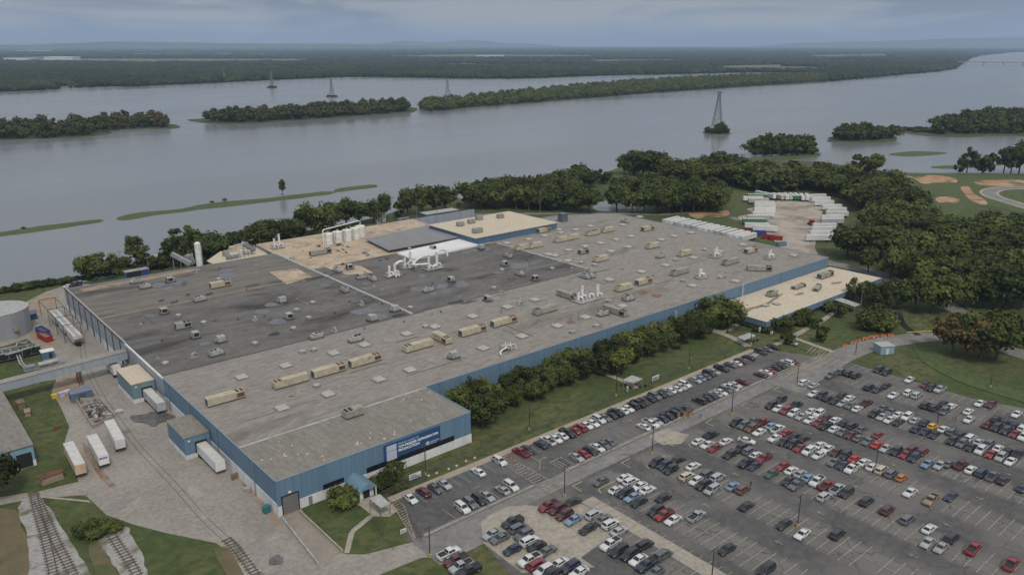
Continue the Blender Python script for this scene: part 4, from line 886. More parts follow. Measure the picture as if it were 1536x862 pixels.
# entrance canopies
def canopy(px4, z, label, posts=True, roofm=lgrey, name='entrance_canopy', th=.22):
    g = [P(x, y, z) for x, y in px4]; c = sum(g, Vector())/len(g); root = empty(name, label, 'canopy', (c.x, c.y, 0))
    m = MB(); m.prism([(q.x, q.y) for q in g], z-th, z); part(m, 'roof', roofm, root)
    for q in g:
        k = q.lerp(c, .08); mm = MB(); mm.b2(k.x-.09, k.x+.09, k.y-.09, k.y+.09, 0, z-th); part(mm, 'post', mgrey, root)
    return root
canopy([(1251, 449), (1262, 446.5), (1291, 456), (1283, 459.5)], 3.3, 'long white flat canopy leading to the office entrance')
canopy([(1106, 505), (1124, 498.5), (1134, 503), (1116, 509.5)], 3.0, 'white flat shelter roof by the fence gate in front of the patio')
canopy([(934, 569), (948, 562.5), (964, 567.5), (950, 574)], 3.0, 'white flat shelter roof by the footpath through the long lawn')
canopy([(554, 747), (570, 740.5), (586, 755), (571, 761)], 2.9, 'white flat canopy at the end of the gabled porch path')
canopy([(1046, 483), (1058, 477), (1062, 479), (1050, 485)], 2.6, 'small white lean-to beside the big round tree at the factory wall')
# gabled porch
pz = 5.2; a = PY(535, 713, Y0); a = P(519, 722, pz); 
root = empty('porch', 'blue gabled porch roof over the front entrance between the round bush and shrubs', 'porch', (P(543, 733)[0], P(543, 733)[1], 0))
xw0 = PY(517, 722, Y0)[0]; xw1 = PY(543, 712, Y0)[0]; 
yf = P(545, 737, 2.8).y; m = MB()
xm = (xw0+xw1)/2; h0, h1 = 2.9, 4.5
v = [(xw0, yf, h0), (xw1, yf, h0), (xw1, Y0-.1, h0), (xw0, Y0-.1, h0), (xm, yf, h1), (xm, Y0-.1, h1)]
m.add(v, [(0, 1, 4), (3, 5, 2), (0, 4, 5, 3), (1, 2, 5, 4), (0, 3, 2, 1)]); part(m, 'roof', mat('porch_roof', (.12, .2, .26), .5, c2=(.145, .23, .29), scale=1, stretch=(1, .1, 1)), root)
m = MB(); m.b2(xw0+.4, xw1-.4, yf+1.2, Y0-.15, 0, 2.9); part(m, 'wall', white_w, root)
m = MB(); m.b2(xm-.9, xm+.9, yf+1.12, yf+1.22, 0, 2.2); part(m, 'door', black, root)
for x in (xw0+.3, xw1-.3): m = MB(); m.b2(x-.12, x+.12, yf+.15, yf+.4, 0, 2.9); part(m, 'post', whitem, root)
flat('wet_patch', [(196, 624), (214, 622), (232, 618), (258, 622), (262, 630), (240, 634), (232, 640), (214, 634), (200, 632)], mat('wet_concrete', (.075, .07, .065), .35, c2=(.13, .12, .11), scale=.5), 3, smooth=3, jit=.2)
flat('wet_patch', [(404, 838), (416, 832), (424, 838), (420, 846), (406, 847)], MATS['wet_concrete'], 3, smooth=3, jit=.2)
# ramp walls
for (a_, b_, lab, mt_) in (((450, 768), (514, 828), 'low brown concrete wall along the right side of the front ramp', soil), ((424, 779), (478, 848), 'low pale wall along the left side of the front ramp', lgrey)):
    A_, B_ = P(*a_), P(*b_); d = (B_-A_); m = MB(); m.box(((A_.x+B_.x)/2, (A_.y+B_.y)/2, 0), (d.length, .35, .7), math.atan2(d.y, d.x)); tag(m.build('ramp_wall', concrete2 if mt_ is soil else mt_), lab, 'wall')

# ------------------------------------------------------------------ yard on the left
def shed(name, label, cat, c, d, rz, wallm, roofm, doors=(), group=None, gable=False, slab=None, rise=.9):
    root = empty(name, label, cat, (c[0], c[1], c[2] if len(c) > 2 else 0), rz, group); m = MB(); m.box((0, 0, .0), (d[0], d[1], d[2])); m.build('wall', wallm, root)
    m = MB()
    if gable:
        hx, hy = d[0]/2+.25, d[1]/2+.25; v = [(-hx, -hy, d[2]), (hx, -hy, d[2]), (hx, hy, d[2]), (-hx, hy, d[2]), (-hx, 0, d[2]+rise), (hx, 0, d[2]+rise)]
        m.add(v, [(0, 1, 5, 4), (2, 3, 4, 5), (0, 4, 3), (1, 2, 5), (0, 3, 2, 1)])
    else: m.box((0, 0, d[2]), (d[0]+.3, d[1]+.3, .2))
    m.build('roof', roofm, root)
    for (x0, x1, y0, y1, z0, z1, mm, nm) in doors: m = MB(); m.b2(x0, x1, y0, y1, z0, z1); m.build(nm, mm, root)
    return root
# dock boxes on the west wall
z6 = 6.2
def dock(c0, c1, label, h, roofm, base=True, teal=blue):
    x0, y0 = c0; x1, y1 = c1
    root = empty('loading_dock', label, 'loading dock', ((x0+x1)/2, (y0+y1)/2, 0)); m = MB(); m.b2(x0, x1, y0, y1, 1.3, h); part(m, 'wall', teal, root)
    m = MB(); m.b2(x0-.1, x1, y0-.1, y1+.1, 0, 1.3); part(m, 'base_wall', white_w, root)
    m = MB(); m.b2(x0-.15, x1, y0-.15, y1+.15, h, h+.25); part(m, 'roof', roofm, root)
    xm = x0+(x1-x0)*.62; m = MB(); m.b2(xm-1.6, xm+1.6, y0-.22, y0+.1, 1.35, 4.6); part(m, 'dock_door', black, root)
    m = MB(); m.b2(x0+.9, x0+1.5, y0-.2, y0, h-1.2, h-.8); part(m, 'light_fitting', whitem, root)
    return root, xm
d1, xm1 = dock((58.8, 252.3), (65.7, 268.5), 'teal loading dock box with a white roof against the grey factory wall', 6.3, creamroof, teal=mat('teal_cladding', (.13, .195, .225), .6, c2=(.155, .225, .255), scale=1, stretch=ST))
d2, xm2 = dock((58.8, 205.4), (65.7, 219.2), 'blue loading dock box with a grey roof and grey side panels near the front', 6.3, frontroof)
# overhead conveyor bridge
A_ = P(-60, 592, 7.6); B_ = Vector((X0-.7, 281.5, 7.6)); A_ = Vector((20, 277.3, 7.6)); root = empty('conveyor_bridge', 'long grey enclosed conveyor bridge crossing the yard to the factory', 'bridge', (A_.x, A_.y, 0)); d = B_-A_; m = MB(); m.box(((A_.x+B_.x)/2, (A_.y+B_.y)/2, 4.9), (d.length, 3.2, 2.7), math.atan2(d.y, d.x)); part(m, 'gallery', greyclad, root)
m = MB(); m.box(((A_.x+B_.x)/2, (A_.y+B_.y)/2, 7.6), (d.length, 3.5, .15), math.atan2(d.y, d.x)); part(m, 'roof', concrete, root)
q = P(112, 622); 
for k, dx in ((.66, -.9), (.66, .9)):
    c = A_.lerp(B_, k); m = MB(); m.b2(c.x+dx*.5-.15, c.x+dx*.5+.15, c.y-1.4, c.y-1.1, 0, 4.9); m.b2(c.x+dx*.5-.15, c.x+dx*.5+.15, c.y+1.1, c.y+1.4, 0, 4.9); part(m, 'trestle_leg', rust, root)
# left building
lb = empty('workshop_building', 'blue metal workshop with a grey flat roof at the left edge of the photo', 'building', (10, 229, 0))
m = MB(); m.b2(-30, 27.2, 229, 330, 1.6, 6.0); part(m, 'wall', mat('light_blue_cladding', (.17, .30, .38), .6, c2=(.2, .34, .42), scale=1, stretch=ST), lb)
m = MB(); m.b2(-30, 27.3, 228.9, 330, 0, 1.6); part(m, 'base_wall', white_w, lb)
m = MB(); m.b2(-30.2, 27.4, 228.7, 330.2, 6.0, 6.15); part(m, 'roof', frontroof, lb)
xx0 = PY(26, 695, 229)[0]; xx1 = PY(49, 690, 229)[0]; m = MB(); m.b2(xx0, xx1, 228.8, 229.05, .2, 4.2); part(m, 'door_opening', black, lb)
# storage tank
tc_ = P(8, 508); tc_ = Vector((tc_.x-.5, tc_.y+8, 0)); root = empty('storage_tank', 'huge round grey steel tank with a white lid at the left edge', 'tank', tuple(tc_)); m = MB(); m.cyl((0, 0, 0), 11, 10, 48); m.build('tank_body', mat('tank_grey', (.24, .245, .26), .5, c2=(.28, .285, .3), scale=.3, c3=(.2, .15, .11), sc3=.12, th3=(.62, .72), stretch=(1, 1, .2)), root)
m = MB(); m.cyl((0, 0, 10), 11.1, .12, 48, 0); m.tube([(0, 0, 10.1), (0, 0, 10.45)], 11, 48, 0, True, .5, False); m.build('lid', lgrey, root)
m = MB(); m.cyl((0, 0, 10.4), .5, .6, 8); m.build('vent', mgrey, root); m = MB(); m.b2(3.5, 5, -11.2, -10, 3, 4.4); m.build('sign_plate', soil, root)
# small huts and bins
def P3(x, y): p = P(x, y); return (p.x, p.y, GZ-.05)
shed('gable_hut', 'tiny dark blue hut with a peaked roof beside the big tank', 'hut', P3(49, 478), (3, 3, 2.4), .0, mat('navy', (.03, .045, .09), .6), mat('navy2', (.09, .11, .16), .6), gable=True, rise=1.2)
shed('pump_hut', 'small blue hut with a white roof beside the cooling units', 'hut', P3(72, 536), (4, 3.2, 2.6), 0, bluedk, whitem, [(.2, 1.2, -1.65, -1.55, 0, 2, black, 'door')])
shed('tool_shed', 'small blue-grey flat shed under the conveyor bridge trestle', 'shed', P3(122, 597), (6.2, 4, 2.6), 0, mat('bluegrey', (.1, .13, .19), .6), mat('bluegrey2', (.13, .16, .22), .6), [(-1, 1, -2.05, -1.95, 0, 2.1, dgrey, 'door')])
def skip(label, c, L, Wd, H_, rz, m_, group=None, fill=None):
    root = empty('skip_container', label, 'skip', c, rz, group); m = MB()
    m.b2(-L/2, L/2, -Wd/2, Wd/2, .15, .3); m.b2(-L/2, L/2, -Wd/2, -Wd/2+.12, .3, H_); m.b2(-L/2, L/2, Wd/2-.12, Wd/2, .3, H_); m.b2(-L/2, -L/2+.12, -Wd/2+.12, Wd/2-.12, .3, H_); m.b2(L/2-.12, L/2, -Wd/2+.12, Wd/2-.12, .3, H_)
    m.build('body', m_, root); m = MB()
    for x in np.arange(-L/2+.6, L/2-.2, 1.1): m.b2(x, x+.12, -Wd/2-.08, -Wd/2-.002, .2, H_); m.b2(x, x+.12, Wd/2+.002, Wd/2+.08, .2, H_)
    m.build('rib', m_, root)
    if fill: m = MB(); m.b2(-L/2+.14, L/2-.14, -Wd/2+.14, Wd/2-.14, .35, H_*.75); m.build('load', fill, root)
    return root
redp = mat('red_paint', (.28, .02, .02), .6, c2=(.2, .025, .02), scale=.8); bluep = mat('blue_paint', (.02, .06, .26), .6, c2=(.02, .05, .18), scale=.8)
pA, pB = P(55, 500), P(76, 512); skip('blue skip container behind the red one near the big tank', P3(65, 501), 8, 2.6, 2.2, math.atan2(pB.y-pA.y, pB.x-pA.x), bluep, fill=dgrey)
skip('red skip container in front of the blue one near the big tank', P3(68, 509), 8.5, 2.6, 2.2, math.atan2(pB.y-pA.y, pB.x-pA.x), redp, fill=timber)
def cooler(c, L, label):
    root = empty('cooling_unit', label, 'cooling unit', c, R(2)); m = MB(); m.b2(-L/2, L/2, -2.2, 2.2, .8, 3.4); m.build('casing', mgrey, root)
    m = MB(); m.b2(-L/2+.3, -.1, -2.26, -2.18, 1.0, 3.1); m.b2(.1, L/2-.3, -2.26, -2.18, 1.0, 3.1); m.build('louvre', black, root)
    m = MB(); [m.cyl((x, 0, 3.4), 1.1, .3, 14) for x in np.arange(-L/2+1.5, L/2-.8, 2.6)]; m.build('fan', dgrey, root)
    m = MB(); [m.b2(x-.12, x+.12, y-.12, y+.12, 0, .8) for x in (-L/2+.2, L/2-.2) for y in (-2, 2)]; m.build('frame', mgrey, root)
cooler(P3(13, 540), 8.5, 'large louvred cooling unit, left one of two beside the grey tank'); cooler(P3(46, 532), 6.5, 'louvred cooling unit, right one of two beside the small blue hut')
for i, (pts, lab) in enumerate((([(0, 524, 3.6), (24, 519, 3.6), (26, 514, 3.4), (38, 514, 3.4), (40, 512, 3)], 'thin grey pipe running over the left cooling unit'), ([(8, 532, 4), (28, 527, 4), (50, 519, 4), (51, 524, .5)], 'grey pipe arching over both cooling units'), ([(24, 530, 2), (30, 545, 1.2), (36, 551, .8), (49, 549, .8)], 'pair of pale pipes curving down to the grey trough'))):
    MBp = MB(); MBp.tube([P(*q) for q in pts], .25, 7)
    if i == 2: MBp.tube([P(x+4, y-1, z) for x, y, z in pts], .25, 7)
    tag(MBp.build('pipe', lgrey), lab, 'pipe')
root = empty('pump_skid', 'long grey machinery skid with rails in front of the small blue hut', 'machine', P3(68, 551), R(3)); m = MB(); m.b2(-6.5, 6.5, -1.3, 1.3, .2, .6); m.b2(-6, -3, -1, 1, .6, 2.0); m.build('base', mgrey, root); m = MB(); m.tube([(-2, 0, 1.4), (4, 0, 1.4)], .8, 12); m.build('vessel', lgrey, root); m = MB(); m.b2(-6.5, 6.5, 1.25, 1.32, 1.9, 2.0); m.b2(-6.5, 6.5, -1.32, -1.25, 1.9, 2.0); [m.b2(x-.05, x+.05, y-.05, y+.05, .6, 2) for x in (-6.4, -2, 2, 6.4) for y in (-1.28, 1.28)]; m.build('railing', lgrey, root)
# fenced scrap pen
pen = [P(114, 601), P(150, 600), P(172, 625), P(140, 642)]
root = empty('scrap_pen', 'open pen of low white walls filled with scrap beside the yard rails', 'pen', tuple(sum(pen, Vector())/4)); m = MB()
for i in range(4):
    a_, b_ = pen[i], pen[(i+1) % 4]; d = b_-a_; m.box(((a_.x+b_.x)/2, (a_.y+b_.y)/2, .1), (d.length, .25, .9), math.atan2(d.y, d.x))
a_, b_ = pen[0].lerp(pen[3], .45), pen[1].lerp(pen[2], .45); d = b_-a_; m.box(((a_.x+b_.x)/2, (a_.y+b_.y)/2, .1), (d.length-.4, .2, .6), math.atan2(d.y, d.x))
part(m, 'wall', concrete2, root); m = MB()
for i in range(70):
    u_, v_ = random.uniform(.08, .92), random.uniform(.05, .92); q = pen[0].lerp(pen[1], u_).lerp(pen[3].lerp(pen[2], u_), v_); m.box((q.x, q.y, .12), (random.uniform(.4, 2.2), random.uniform(.3, 1), random.uniform(.2, 1.1)), random.uniform(0, 3), i % 4)
part(m, 'scrap', [lgrey, timber, mgrey, dgrey], root)
for i, (x, y, d_, m_, lab) in enumerate(((82, 597, (1.5, 1.2, 1.2), mat('yellow_paint', (.5, .38, .05), .6), 'yellow crate left of the bare earth by the pen'), (93, 595, (1.6, 1.4, 1.5), mat('lilac_tote', (.4, .38, .5), .6), 'pale tote bin beside the yellow crate on bare earth'), (101, 588, (1.6, 1.2, .5), whitem, 'white flat crate nearest the bridge trestle'), (86, 643, (1.8, .9, .9), rust, 'rusty drum lying in the grass'), (78, 721, (5.2, 2.4, 2.0), soil, 'small tan hut with a rusty lean-to roof beside the workshop'), (32, 612, (2, 3, 2.2), timber, 'stack of rusty pallets beside the workshop wall'), (42, 622, (1.5, 3, 1.4), soil, 'low pale pallet stack beside the workshop wall'), (400, 768, (1.6, 1.3, 1.6), mat('teal_paint', (.04, .14, .15), .5), 'dark teal machine standing at the foot of the white wall'), (370, 737, (1.2, 1.0, .9), lgrey, 'grey bin against the white wall base'), (352, 718, (1.6, .6, 1.4), timber, 'timber pallets leaning by the downpipe'))):
    root = empty(['crate', 'tote_bin', 'crate', 'drum', 'hut', 'pallet_stack', 'pallet_stack', 'machine', 'bin', 'pallet_stack'][i], lab, ['crate', 'bin', 'crate', 'drum', 'hut', 'pallets', 'pallets', 'machine', 'bin', 'pallets'][i], P3(x, y), R(random.uniform(-12, 12)))
    m = MB(); m.box((0, 0, 0), d_, 0, 0, .94); m.build('body', m_, root); m = MB(); m.box((0, 0, d_[2]), (d_[0]*1.1, d_[1]*1.12, .12)); m.build('top', rust if i == 4 else m_, root)
# rail tracks
railm = mat('rail_steel', (.11, .075, .055), .6, c2=(.07, .05, .04), scale=1); sleeper = mat('sleeper_timber', (.13, .11, .095), .95, c2=(.085, .072, .062), scale=1)
def track(pts, label, sleepers=True, z=.2):
    line = smooth_line([P(x, y, z) for x, y in pts], 8); root = empty('railway_track', label, 'railway track', tuple(line[0])[:2] + (0,), 0, 'railway tracks')
    if sleepers:
        m = MB(); acc = 0
        for i in range(len(line)-1):
            a_, b_ = line[i], line[i+1]; L = (b_-a_).length; d = (b_-a_).normalized(); 
            while acc < L:
                c = a_ + d*acc; m.box((c.x, c.y, z-.06), (.28, 2.5, .12), math.atan2(d.y, d.x)); acc += 1.25
            acc -= L
        part(m, 'sleepers', sleeper, root)
    for s_ in (-.75, .75):
        L_, R_ = ribbon(line, 1.5); ln = L_ if s_ > 0 else R_; m = MB()
        m.tube([q + Vector((0, 0, .1 if sleepers else -.03)) for q in ln], .09 if sleepers else .075, 4, smooth=False); part(m, 'rail', railm if sleepers else mat('flush_rail', (.14, .12, .1), .7), root)
track([(50, 738), (56, 765), (66, 800), (78, 850), (84, 900)], 'left rail track on pale ballast merging at the top', True, .3)
track([(56, 750), (68, 775), (84, 812), (108, 858), (130, 900)], 'rail track diverging right from the switch on pale ballast', True, .31)
track([(163, 795), (176, 815), (193, 840), (208, 866), (225, 900)], 'short rail track on the middle ballast strip', True, .3)
track([(340, 808), (352, 820), (384, 862), (400, 890)], 'rail track with sleepers leaving the yard at the bottom', True, .3)
track([(158, 602), (204, 665), (262, 727), (305, 776), (340, 808)], 'rails sunk flush in the concrete yard beside the scrap pen', False, GZ-.02)
track([(125, 494), (124, 525), (135, 560), (156, 600)], 'curving rails sunk in the yard below the rail wagons', False, GZ-.02)
# hopper wagons under a steel frame along the grey wall
hop = empty('hopper_wagon', 'x', 'rail wagon', group='hopper wagons by the grey wall'); m = MB(); L, w2, h = 12.5, 1.5, 4.2
pr_ = [(-L/2, 3.0), (-L/2, h), (L/2, h), (L/2, 3.0), (L/2-1.6, 1.2), (-L/2+1.6, 1.2)]
v = [(x, -w2, z) for x, z in pr_] + [(x, w2, z) for x, z in pr_]; m.add(v, [tuple(range(6)), tuple(range(11, 5, -1))] + [(i, (i+6), (i+1) % 6+6, (i+1) % 6) for i in range(6)]); m.build('hopper_body', mat('wagon_white', (.5, .5, .47), .6, c2=(.38, .37, .34), scale=.4), hop, fix=True)
m = MB(); m.b2(-L/2+.5, L/2-.5, -.5, .5, h, h+.2); m.build('roof_hatch', lgrey, hop); m = MB(); m.b2(-L/2-.4, L/2+.4, -.3, .3, .8, 1.2); [m.tube([(x, -.9, .5), (x, .9, .5)], .45, 10) for x in (-L/2+.8, -L/2+2.3, L/2-2.3, L/2-.8)]; m.build('bogies', black, hop); freeze(hop)
pts = [(96, 462), (103, 473), (113, 487)]
HX = 58.6
for i, yy in enumerate((363-6, 363-19.5, 363-33)):
    o = hop if i == 0 else copy_tree(hop); o.location = (58.4, yy-6, GZ); o.rotation_euler = (0, 0, R(90)); o['label'] = ['white hopper wagon farthest along the grey factory wall', 'white hopper wagon in the middle of the line of three', 'white hopper wagon nearest the camera, open end showing'][i]
root = empty('loading_gantry', 'tall open steel frame standing over the white hopper wagons', 'gantry', (56, 360, 0))
for yy in (366, 350, 337, 325):
    m = MB()
    for x in (55.2, 61.2): m.b2(x-.1, x+.1, yy-.1, yy+.1, 0, 7)
    m.b2(55.1, 61.3, yy-.1, yy+.1, 7, 7.2); part(m, 'frame_bent', dgrey, root)
m = MB(); m.b2(55.1, 55.3, 325, 366, 6.8, 7.0); m.b2(61.1, 61.3, 325, 366, 6.8, 7.0); part(m, 'rail_beam', dgrey, root)

# ------------------------------------------------------------------ semi trailers
def trailer_proto(bodym, L=15.5, h=2.75, legs=True):
    root = empty('semi_trailer', 'x', 'trailer'); m = MB(); m.b2(-L/2, L/2, -1.28, 1.28, 1.15, 1.15+h); m.build('box_body', bodym, root)
    m = MB(); m.b2(-L/2+.05, L/2-.05, -1.2, 1.2, 1.15+h, 1.2+h); m.build('roof_panel', mat('trailer_roof', (.5, .49, .46), .6, c2=(.42, .41, .38), scale=.5), root)
    m = MB()
    for x in np.arange(-L/2+1.2, L/2, 1.22): m.b2(x, x+.05, -1.31, 1.31, 1.2, 1.1+h)
    m.build('side_rib', lgrey, root)
    m = MB(); m.b2(-L/2-.04, -L/2, -1.18, -.02, 1.25, 1.05+h); m.b2(-L/2-.04, -L/2, .02, 1.18, 1.25, 1.05+h); m.build('rear_door', bodym, root)
    m = MB(); m.b2(-L/2-.05, -L/2+.1, -1.2, 1.2, .55, .7); m.b2(-L/2+.4, L/2-2, -.5, .5, .85, 1.15); m.b2(L/2-3.4, L/2-3.2, -.9, .9, .1, 1.15); m.build('underframe', dgrey, root)
    for x in (-L/2+1.3, -L/2+2.6):
        for y in (-1, 1): m = MB(); m.tube([(x, y-.22, .5), (x, y+.22, .5)], .5, 12); m.build('wheel', black, root)
    freeze(root); return root
tw = mat('trailer_white', (.62, .62, .61), .5, c2=(.54, .54, .53), scale=.4, rnd=.12)
tg = mat('trailer_grey', (.38, .39, .41), .5, c2=(.32, .33, .35), scale=.4, rnd=.1)
tb = mat('trailer_tan', (.50, .38, .25), .7, c2=(.4, .3, .2), scale=.5)
tgr = mat('trailer_green', (.035, .17, .07), .6, c2=(.05, .13, .07), scale=.5)
tbr = mat('trailer_cream', (.46, .4, .34), .6, c2=(.38, .33, .28), scale=.5)
TP = {'w': trailer_proto(tw), 'g': trailer_proto(tg), 't': trailer_proto(tb), 'n': trailer_proto(tgr), 'c': trailer_proto(tbr)}
_ut = set()
def trailer(kind, x, y, rz, label, group=None, L=1, z=GZ-.03):
    r = TP[kind]; o = r if r not in _ut else copy_tree(r); _ut.add(r); o.location = (x, y, z); o.rotation_euler = (0, 0, rz); o['label'] = label; o.scale = (L, 1, 1)
    if group: o['group'] = group
    elif 'group' in o: del o['group']
    return o
def t2(kind, a_, b_, label, group=None, L=1, flip=False, z=GZ-.03):
    "a_ rear end, b_ front end: photo pixels at roof height"
    A, B = P(*a_, 3.9), P(*b_, 3.9); c = (A+B)/2; return trailer(kind, c.x, c.y, math.atan2(B.y-A.y, B.x-A.x), label, group, L, z)
# rear doors toward the camera (south)
t2('t', (121, 699), (101, 661), 'tan box trailer parked on the yard edge, leftmost of three'); tq = t2('w', (156, 685), (136, 650), 'white trailer with blue lettering on its door, middle of three', L=.95)
mq = MB(); [mq.b2(-15.5/2-.07, -15.5/2-.045, y_, y_+.34, 2.9, 3.3) for y_ in (-.9, -.48, -.06, .36, .7)]; mq.build('lettering', bluep, tq)
t2('w', (180, 660), (163, 629), 'white trailer beside the scrap pen, rightmost of three', L=.95)
trailer('w', xm2, 205.3-6.3, R(-90), 'white trailer backed into the blue dock box near the front', L=.95); trailer('g', xm1, 252.2-6.3, R(-90), 'grey trailer backed into the teal dock box', L=.95)
trailer('w', 61.0, 282, R(90), 'white trailer half hidden behind the teal dock box', L=.6)
def facing(o): o.rotation_euler[2] += math.pi
# thirteen in a row behind the roof
a_, b_ = P(1002, 328, 3.9), P(1117, 353, 3.9)
for i in range(14):
    p = a_.lerp(b_, i/13); trailer(['w', 'w', 'g', 'w', 'g', 'g', 'w', 'w', 'w', 'g', 'c', 'w', 'w', 'w'][i], p.x+3.2, p.y, R(182+random.uniform(-1, 1)), 'trailer in the tight row behind the far roof edge, ' + od(i+1) + ' from the left', 'trailers in the row behind the factory')
LOT = [('w', 40, 602, 165, 602), ('n', 60, 590, 190, 592), ('c', 72, 613, 190, 612), ('w', 95, 628, 228, 627), ('w', 98, 643, 228, 642), ('w', 95, 661, 228, 660), ('w', 90, 682, 222, 682), ('g', 62, 700, 198, 700), ('n', 20, 716, 195, 717), ('w', 55, 738, 190, 742), ('w', 92, 750, 242, 758)]
RT = [('w', 400, 592, 462, 590), ('w', 400, 608, 505, 604), ('w', 402, 626, 535, 622), ('w', 440, 648, 578, 642), ('w', 465, 664, 600, 658), ('w', 468, 680, 607, 680), ('w', 440, 700, 585, 698), ('g', 440, 718, 585, 716), ('w', 425, 742, 520, 742), ('w', 415, 760, 515, 758), ('w', 410, 780, 512, 780), ('w', 408, 802, 470, 802)]
for nm, LL, sd_ in (('left', LOT, 0), ('right', RT, 1)):
    for i, (k, x0, y0, x1, y1) in enumerate(LL):
        A, B = (1100+x0/3.447, 120+y0/3.447), (1100+x1/3.447, 120+y1/3.447)
        if sd_: A, B = B, A
        t2(k, A, B, {'w': 'white', 'n': 'green', 'c': 'cream', 'g': 'grey'}[k] + ' trailer on the %s side of the gravel lot, ' % nm + od(i+1) + ' from the back', 'trailers round the gravel lot', L=.92)
for i, (k, x, y, w_) in enumerate((('w', 150, 585, 1), ('w', 185, 592, 1), ('c', 230, 597, 0), ('w', 257, 597, 0), ('g', 280, 597, 0), ('n', 305, 597, 0), ('n', 328, 597, 0), ('w', 355, 600, 0), ('w', 382, 600, 0))):
    p = P(1100+x/3.447, 120+y/3.447, 3); trailer(k, p.x, p.y, AZ+R(180) + R((8-i)*5-15), {'w': 'white', 'n': 'green', 'c': 'cream', 'g': 'grey'}[k] + ' trailer in the arc at the back of the gravel lot, ' + od(i+1) + ' from the left', 'trailers round the gravel lot', L=.85)
root = empty('truck_cab', 'red truck cab parked in front of the right-hand trailers on gravel', 'truck', P3(1217, 338), AZ+R(180)); m = MB(); m.b2(-1.6, 1.4, -1.2, 1.2, .9, 3.4); m.b2(1.4, 2.6, -1.1, 1.1, .8, 2.0); m.build('cab', redp, root, bev=.12); m = MB(); m.b2(1.38, 1.45, -1, 1, 2.2, 3.1); m.build('windshield', darkglass, root); m = MB(); [m.tube([(x, y-.2, .5), (x, y+.2, .5)], .5, 10) for x in (-3.4, -2, 1.8) for y in (-1, 1)]; m.b2(-4.2, -1.6, -.5, .5, .6, .9); m.build('chassis', black, root)
for i, (x, y, mm, L, rz, lab) in enumerate(((1118, 350, redp, 7, 20, 'red skip beside the end of the trailer row'), (1133, 353, bluep, 6.5, 0, 'blue skip, left one of the two blue skips'), (1140, 352, bluep, 6.5, 10, 'blue skip, right one of the two blue skips'), (1152, 358, redp, 7, -20, 'red skip in front of the blue skips, left of its twin'), (1164, 360, redp, 7, -15, 'red skip nearest the gravel, behind the roof corner'), (1107, 348, timber, 6, 30, 'rusty tan skip squeezed between trailers and red skip'), (1172, 369, mat('bluegrey3', (.12, .2, .25), .6), 5, 10, 'blue-grey skip at the corner of the far roof edge'))):
    skip(lab, P3(x, y), L, 2.5, 2.2, AZ-R(90)+R(rz), mm, 'skips behind the factory', fill=dgrey if i % 2 else rust)
# small buildings at the back
p = P(182, 380); 
shed('open_shed', 'small shed with bright blue and dark bays at the left rear corner', 'shed', (P(205, 413)[0], P(205, 413)[1], 0), (11, 4, 2.8), R(2), bluedk, lgrey, [(2.0, 5.3, -2.08, -1.98, .1, 2.6, bluep, 'blue_door'), (-5.2, 1.8, -2.08, -1.98, .1, 2.6, black, 'open_bay')])
root = empty('open_canopy', 'open metal-roofed shelter on posts behind the left rear roof', 'shelter', (P(252, 400)[0], P(252, 400)[1]+2, 0)); m = MB(); m.b2(-5, 5, -4, 4, 5.6, 5.8); m.build('roof', lgrey, root)
for x in (-4.8, 0, 4.8):
    for y in (-3.8, 3.8): m = MB(); m.b2(x-.12, x+.12, y-.12, y+.12, 0, 5.6); m.build('post', lgrey, root)
m = MB(); [m.box((random.uniform(-4, 4), random.uniform(-3, 3), 0), (random.uniform(.8, 2), random.uniform(.8, 1.6), random.uniform(.8, 2))) for _ in range(9)]; m.build('stored_crate', timber, root)
c = P(659, 326); shed('blue_shed', 'long low blue shed with a pale roof near the shore behind the cream roof', 'building', (c.x, c.y, 0), (25, 8, 4), R(-2), bluedk, mat('shed_roof', (.38, .36, .32), .8), [(-4, 5.5, -4.1, -3.98, .1, 3.2, black, 'open_bay'), (.6, 1.0, -4.2, -4.1, .1, 3.2, bluedk, 'post')])
for i, (x, y, d_, m1, lab) in enumerate(((581, 344, (6, 4, 6), lgrey, 'white-roofed switch house left of the blue shed'), (566, 349, (7, 4, 8), soil, 'tan tank enclosure beside the grey roof'), (591, 349, (9, 3.5, 8.6), cream, 'long cream air cabinet behind the grey roof'), (605, 332, (8, 2, 4), mgrey, 'grey substation cabinets among posts'), (567, 331, (2.5, 2, 3.5), lgrey, 'small pale cabinet near the shore trees'), (575, 327, (2.5, 2, 5), lgrey, 'taller pale cabinet near the shore trees'), (623, 345, (10, 2.5, 8), mgrey, 'long grey duct housing behind the grey roof'), (844, 338, (4.5, 4, 14), mat('bluegrey4', (.1, .13, .15), .6), 'dark blue-grey cooling tower at the right end of the cream roof'))):
    c = P(x, y, d_[2]*.5); root = empty('plant_house', lab, 'plant room', (c.x, c.y, 0)); m = MB(); m.box((0, 0, 0), d_, 0); m.build('wall', m1, root); m = MB(); m.box((0, 0, d_[2]), (d_[0]+.3, d_[1]+.3, .25)); m.build('roof', whitem if i in (0, 2) else m1, root); m = MB(); m.b2(-.5, .5, -d_[1]/2-.06, -d_[1]/2+.02, d_[2]-2.3, d_[2]-.3); m.build('louvre', dgrey, root)
# kiosk by the entrance road
c = P(1327, 530); shed('gate_kiosk', 'small pale blue flat-roofed kiosk on the grass by the entrance road', 'kiosk', (c.x+1, c.y+1, 0), (5.5, 4.5, 3.0), R(-30), mat('paleblue', (.22, .32, .38), .6, c2=(.2, .29, .35), scale=1), mat('kiosk_roof', (.34, .33, .3), .8), [(-.5, .5, -2.3, -2.2, 0, 2.1, whitem, 'door')])
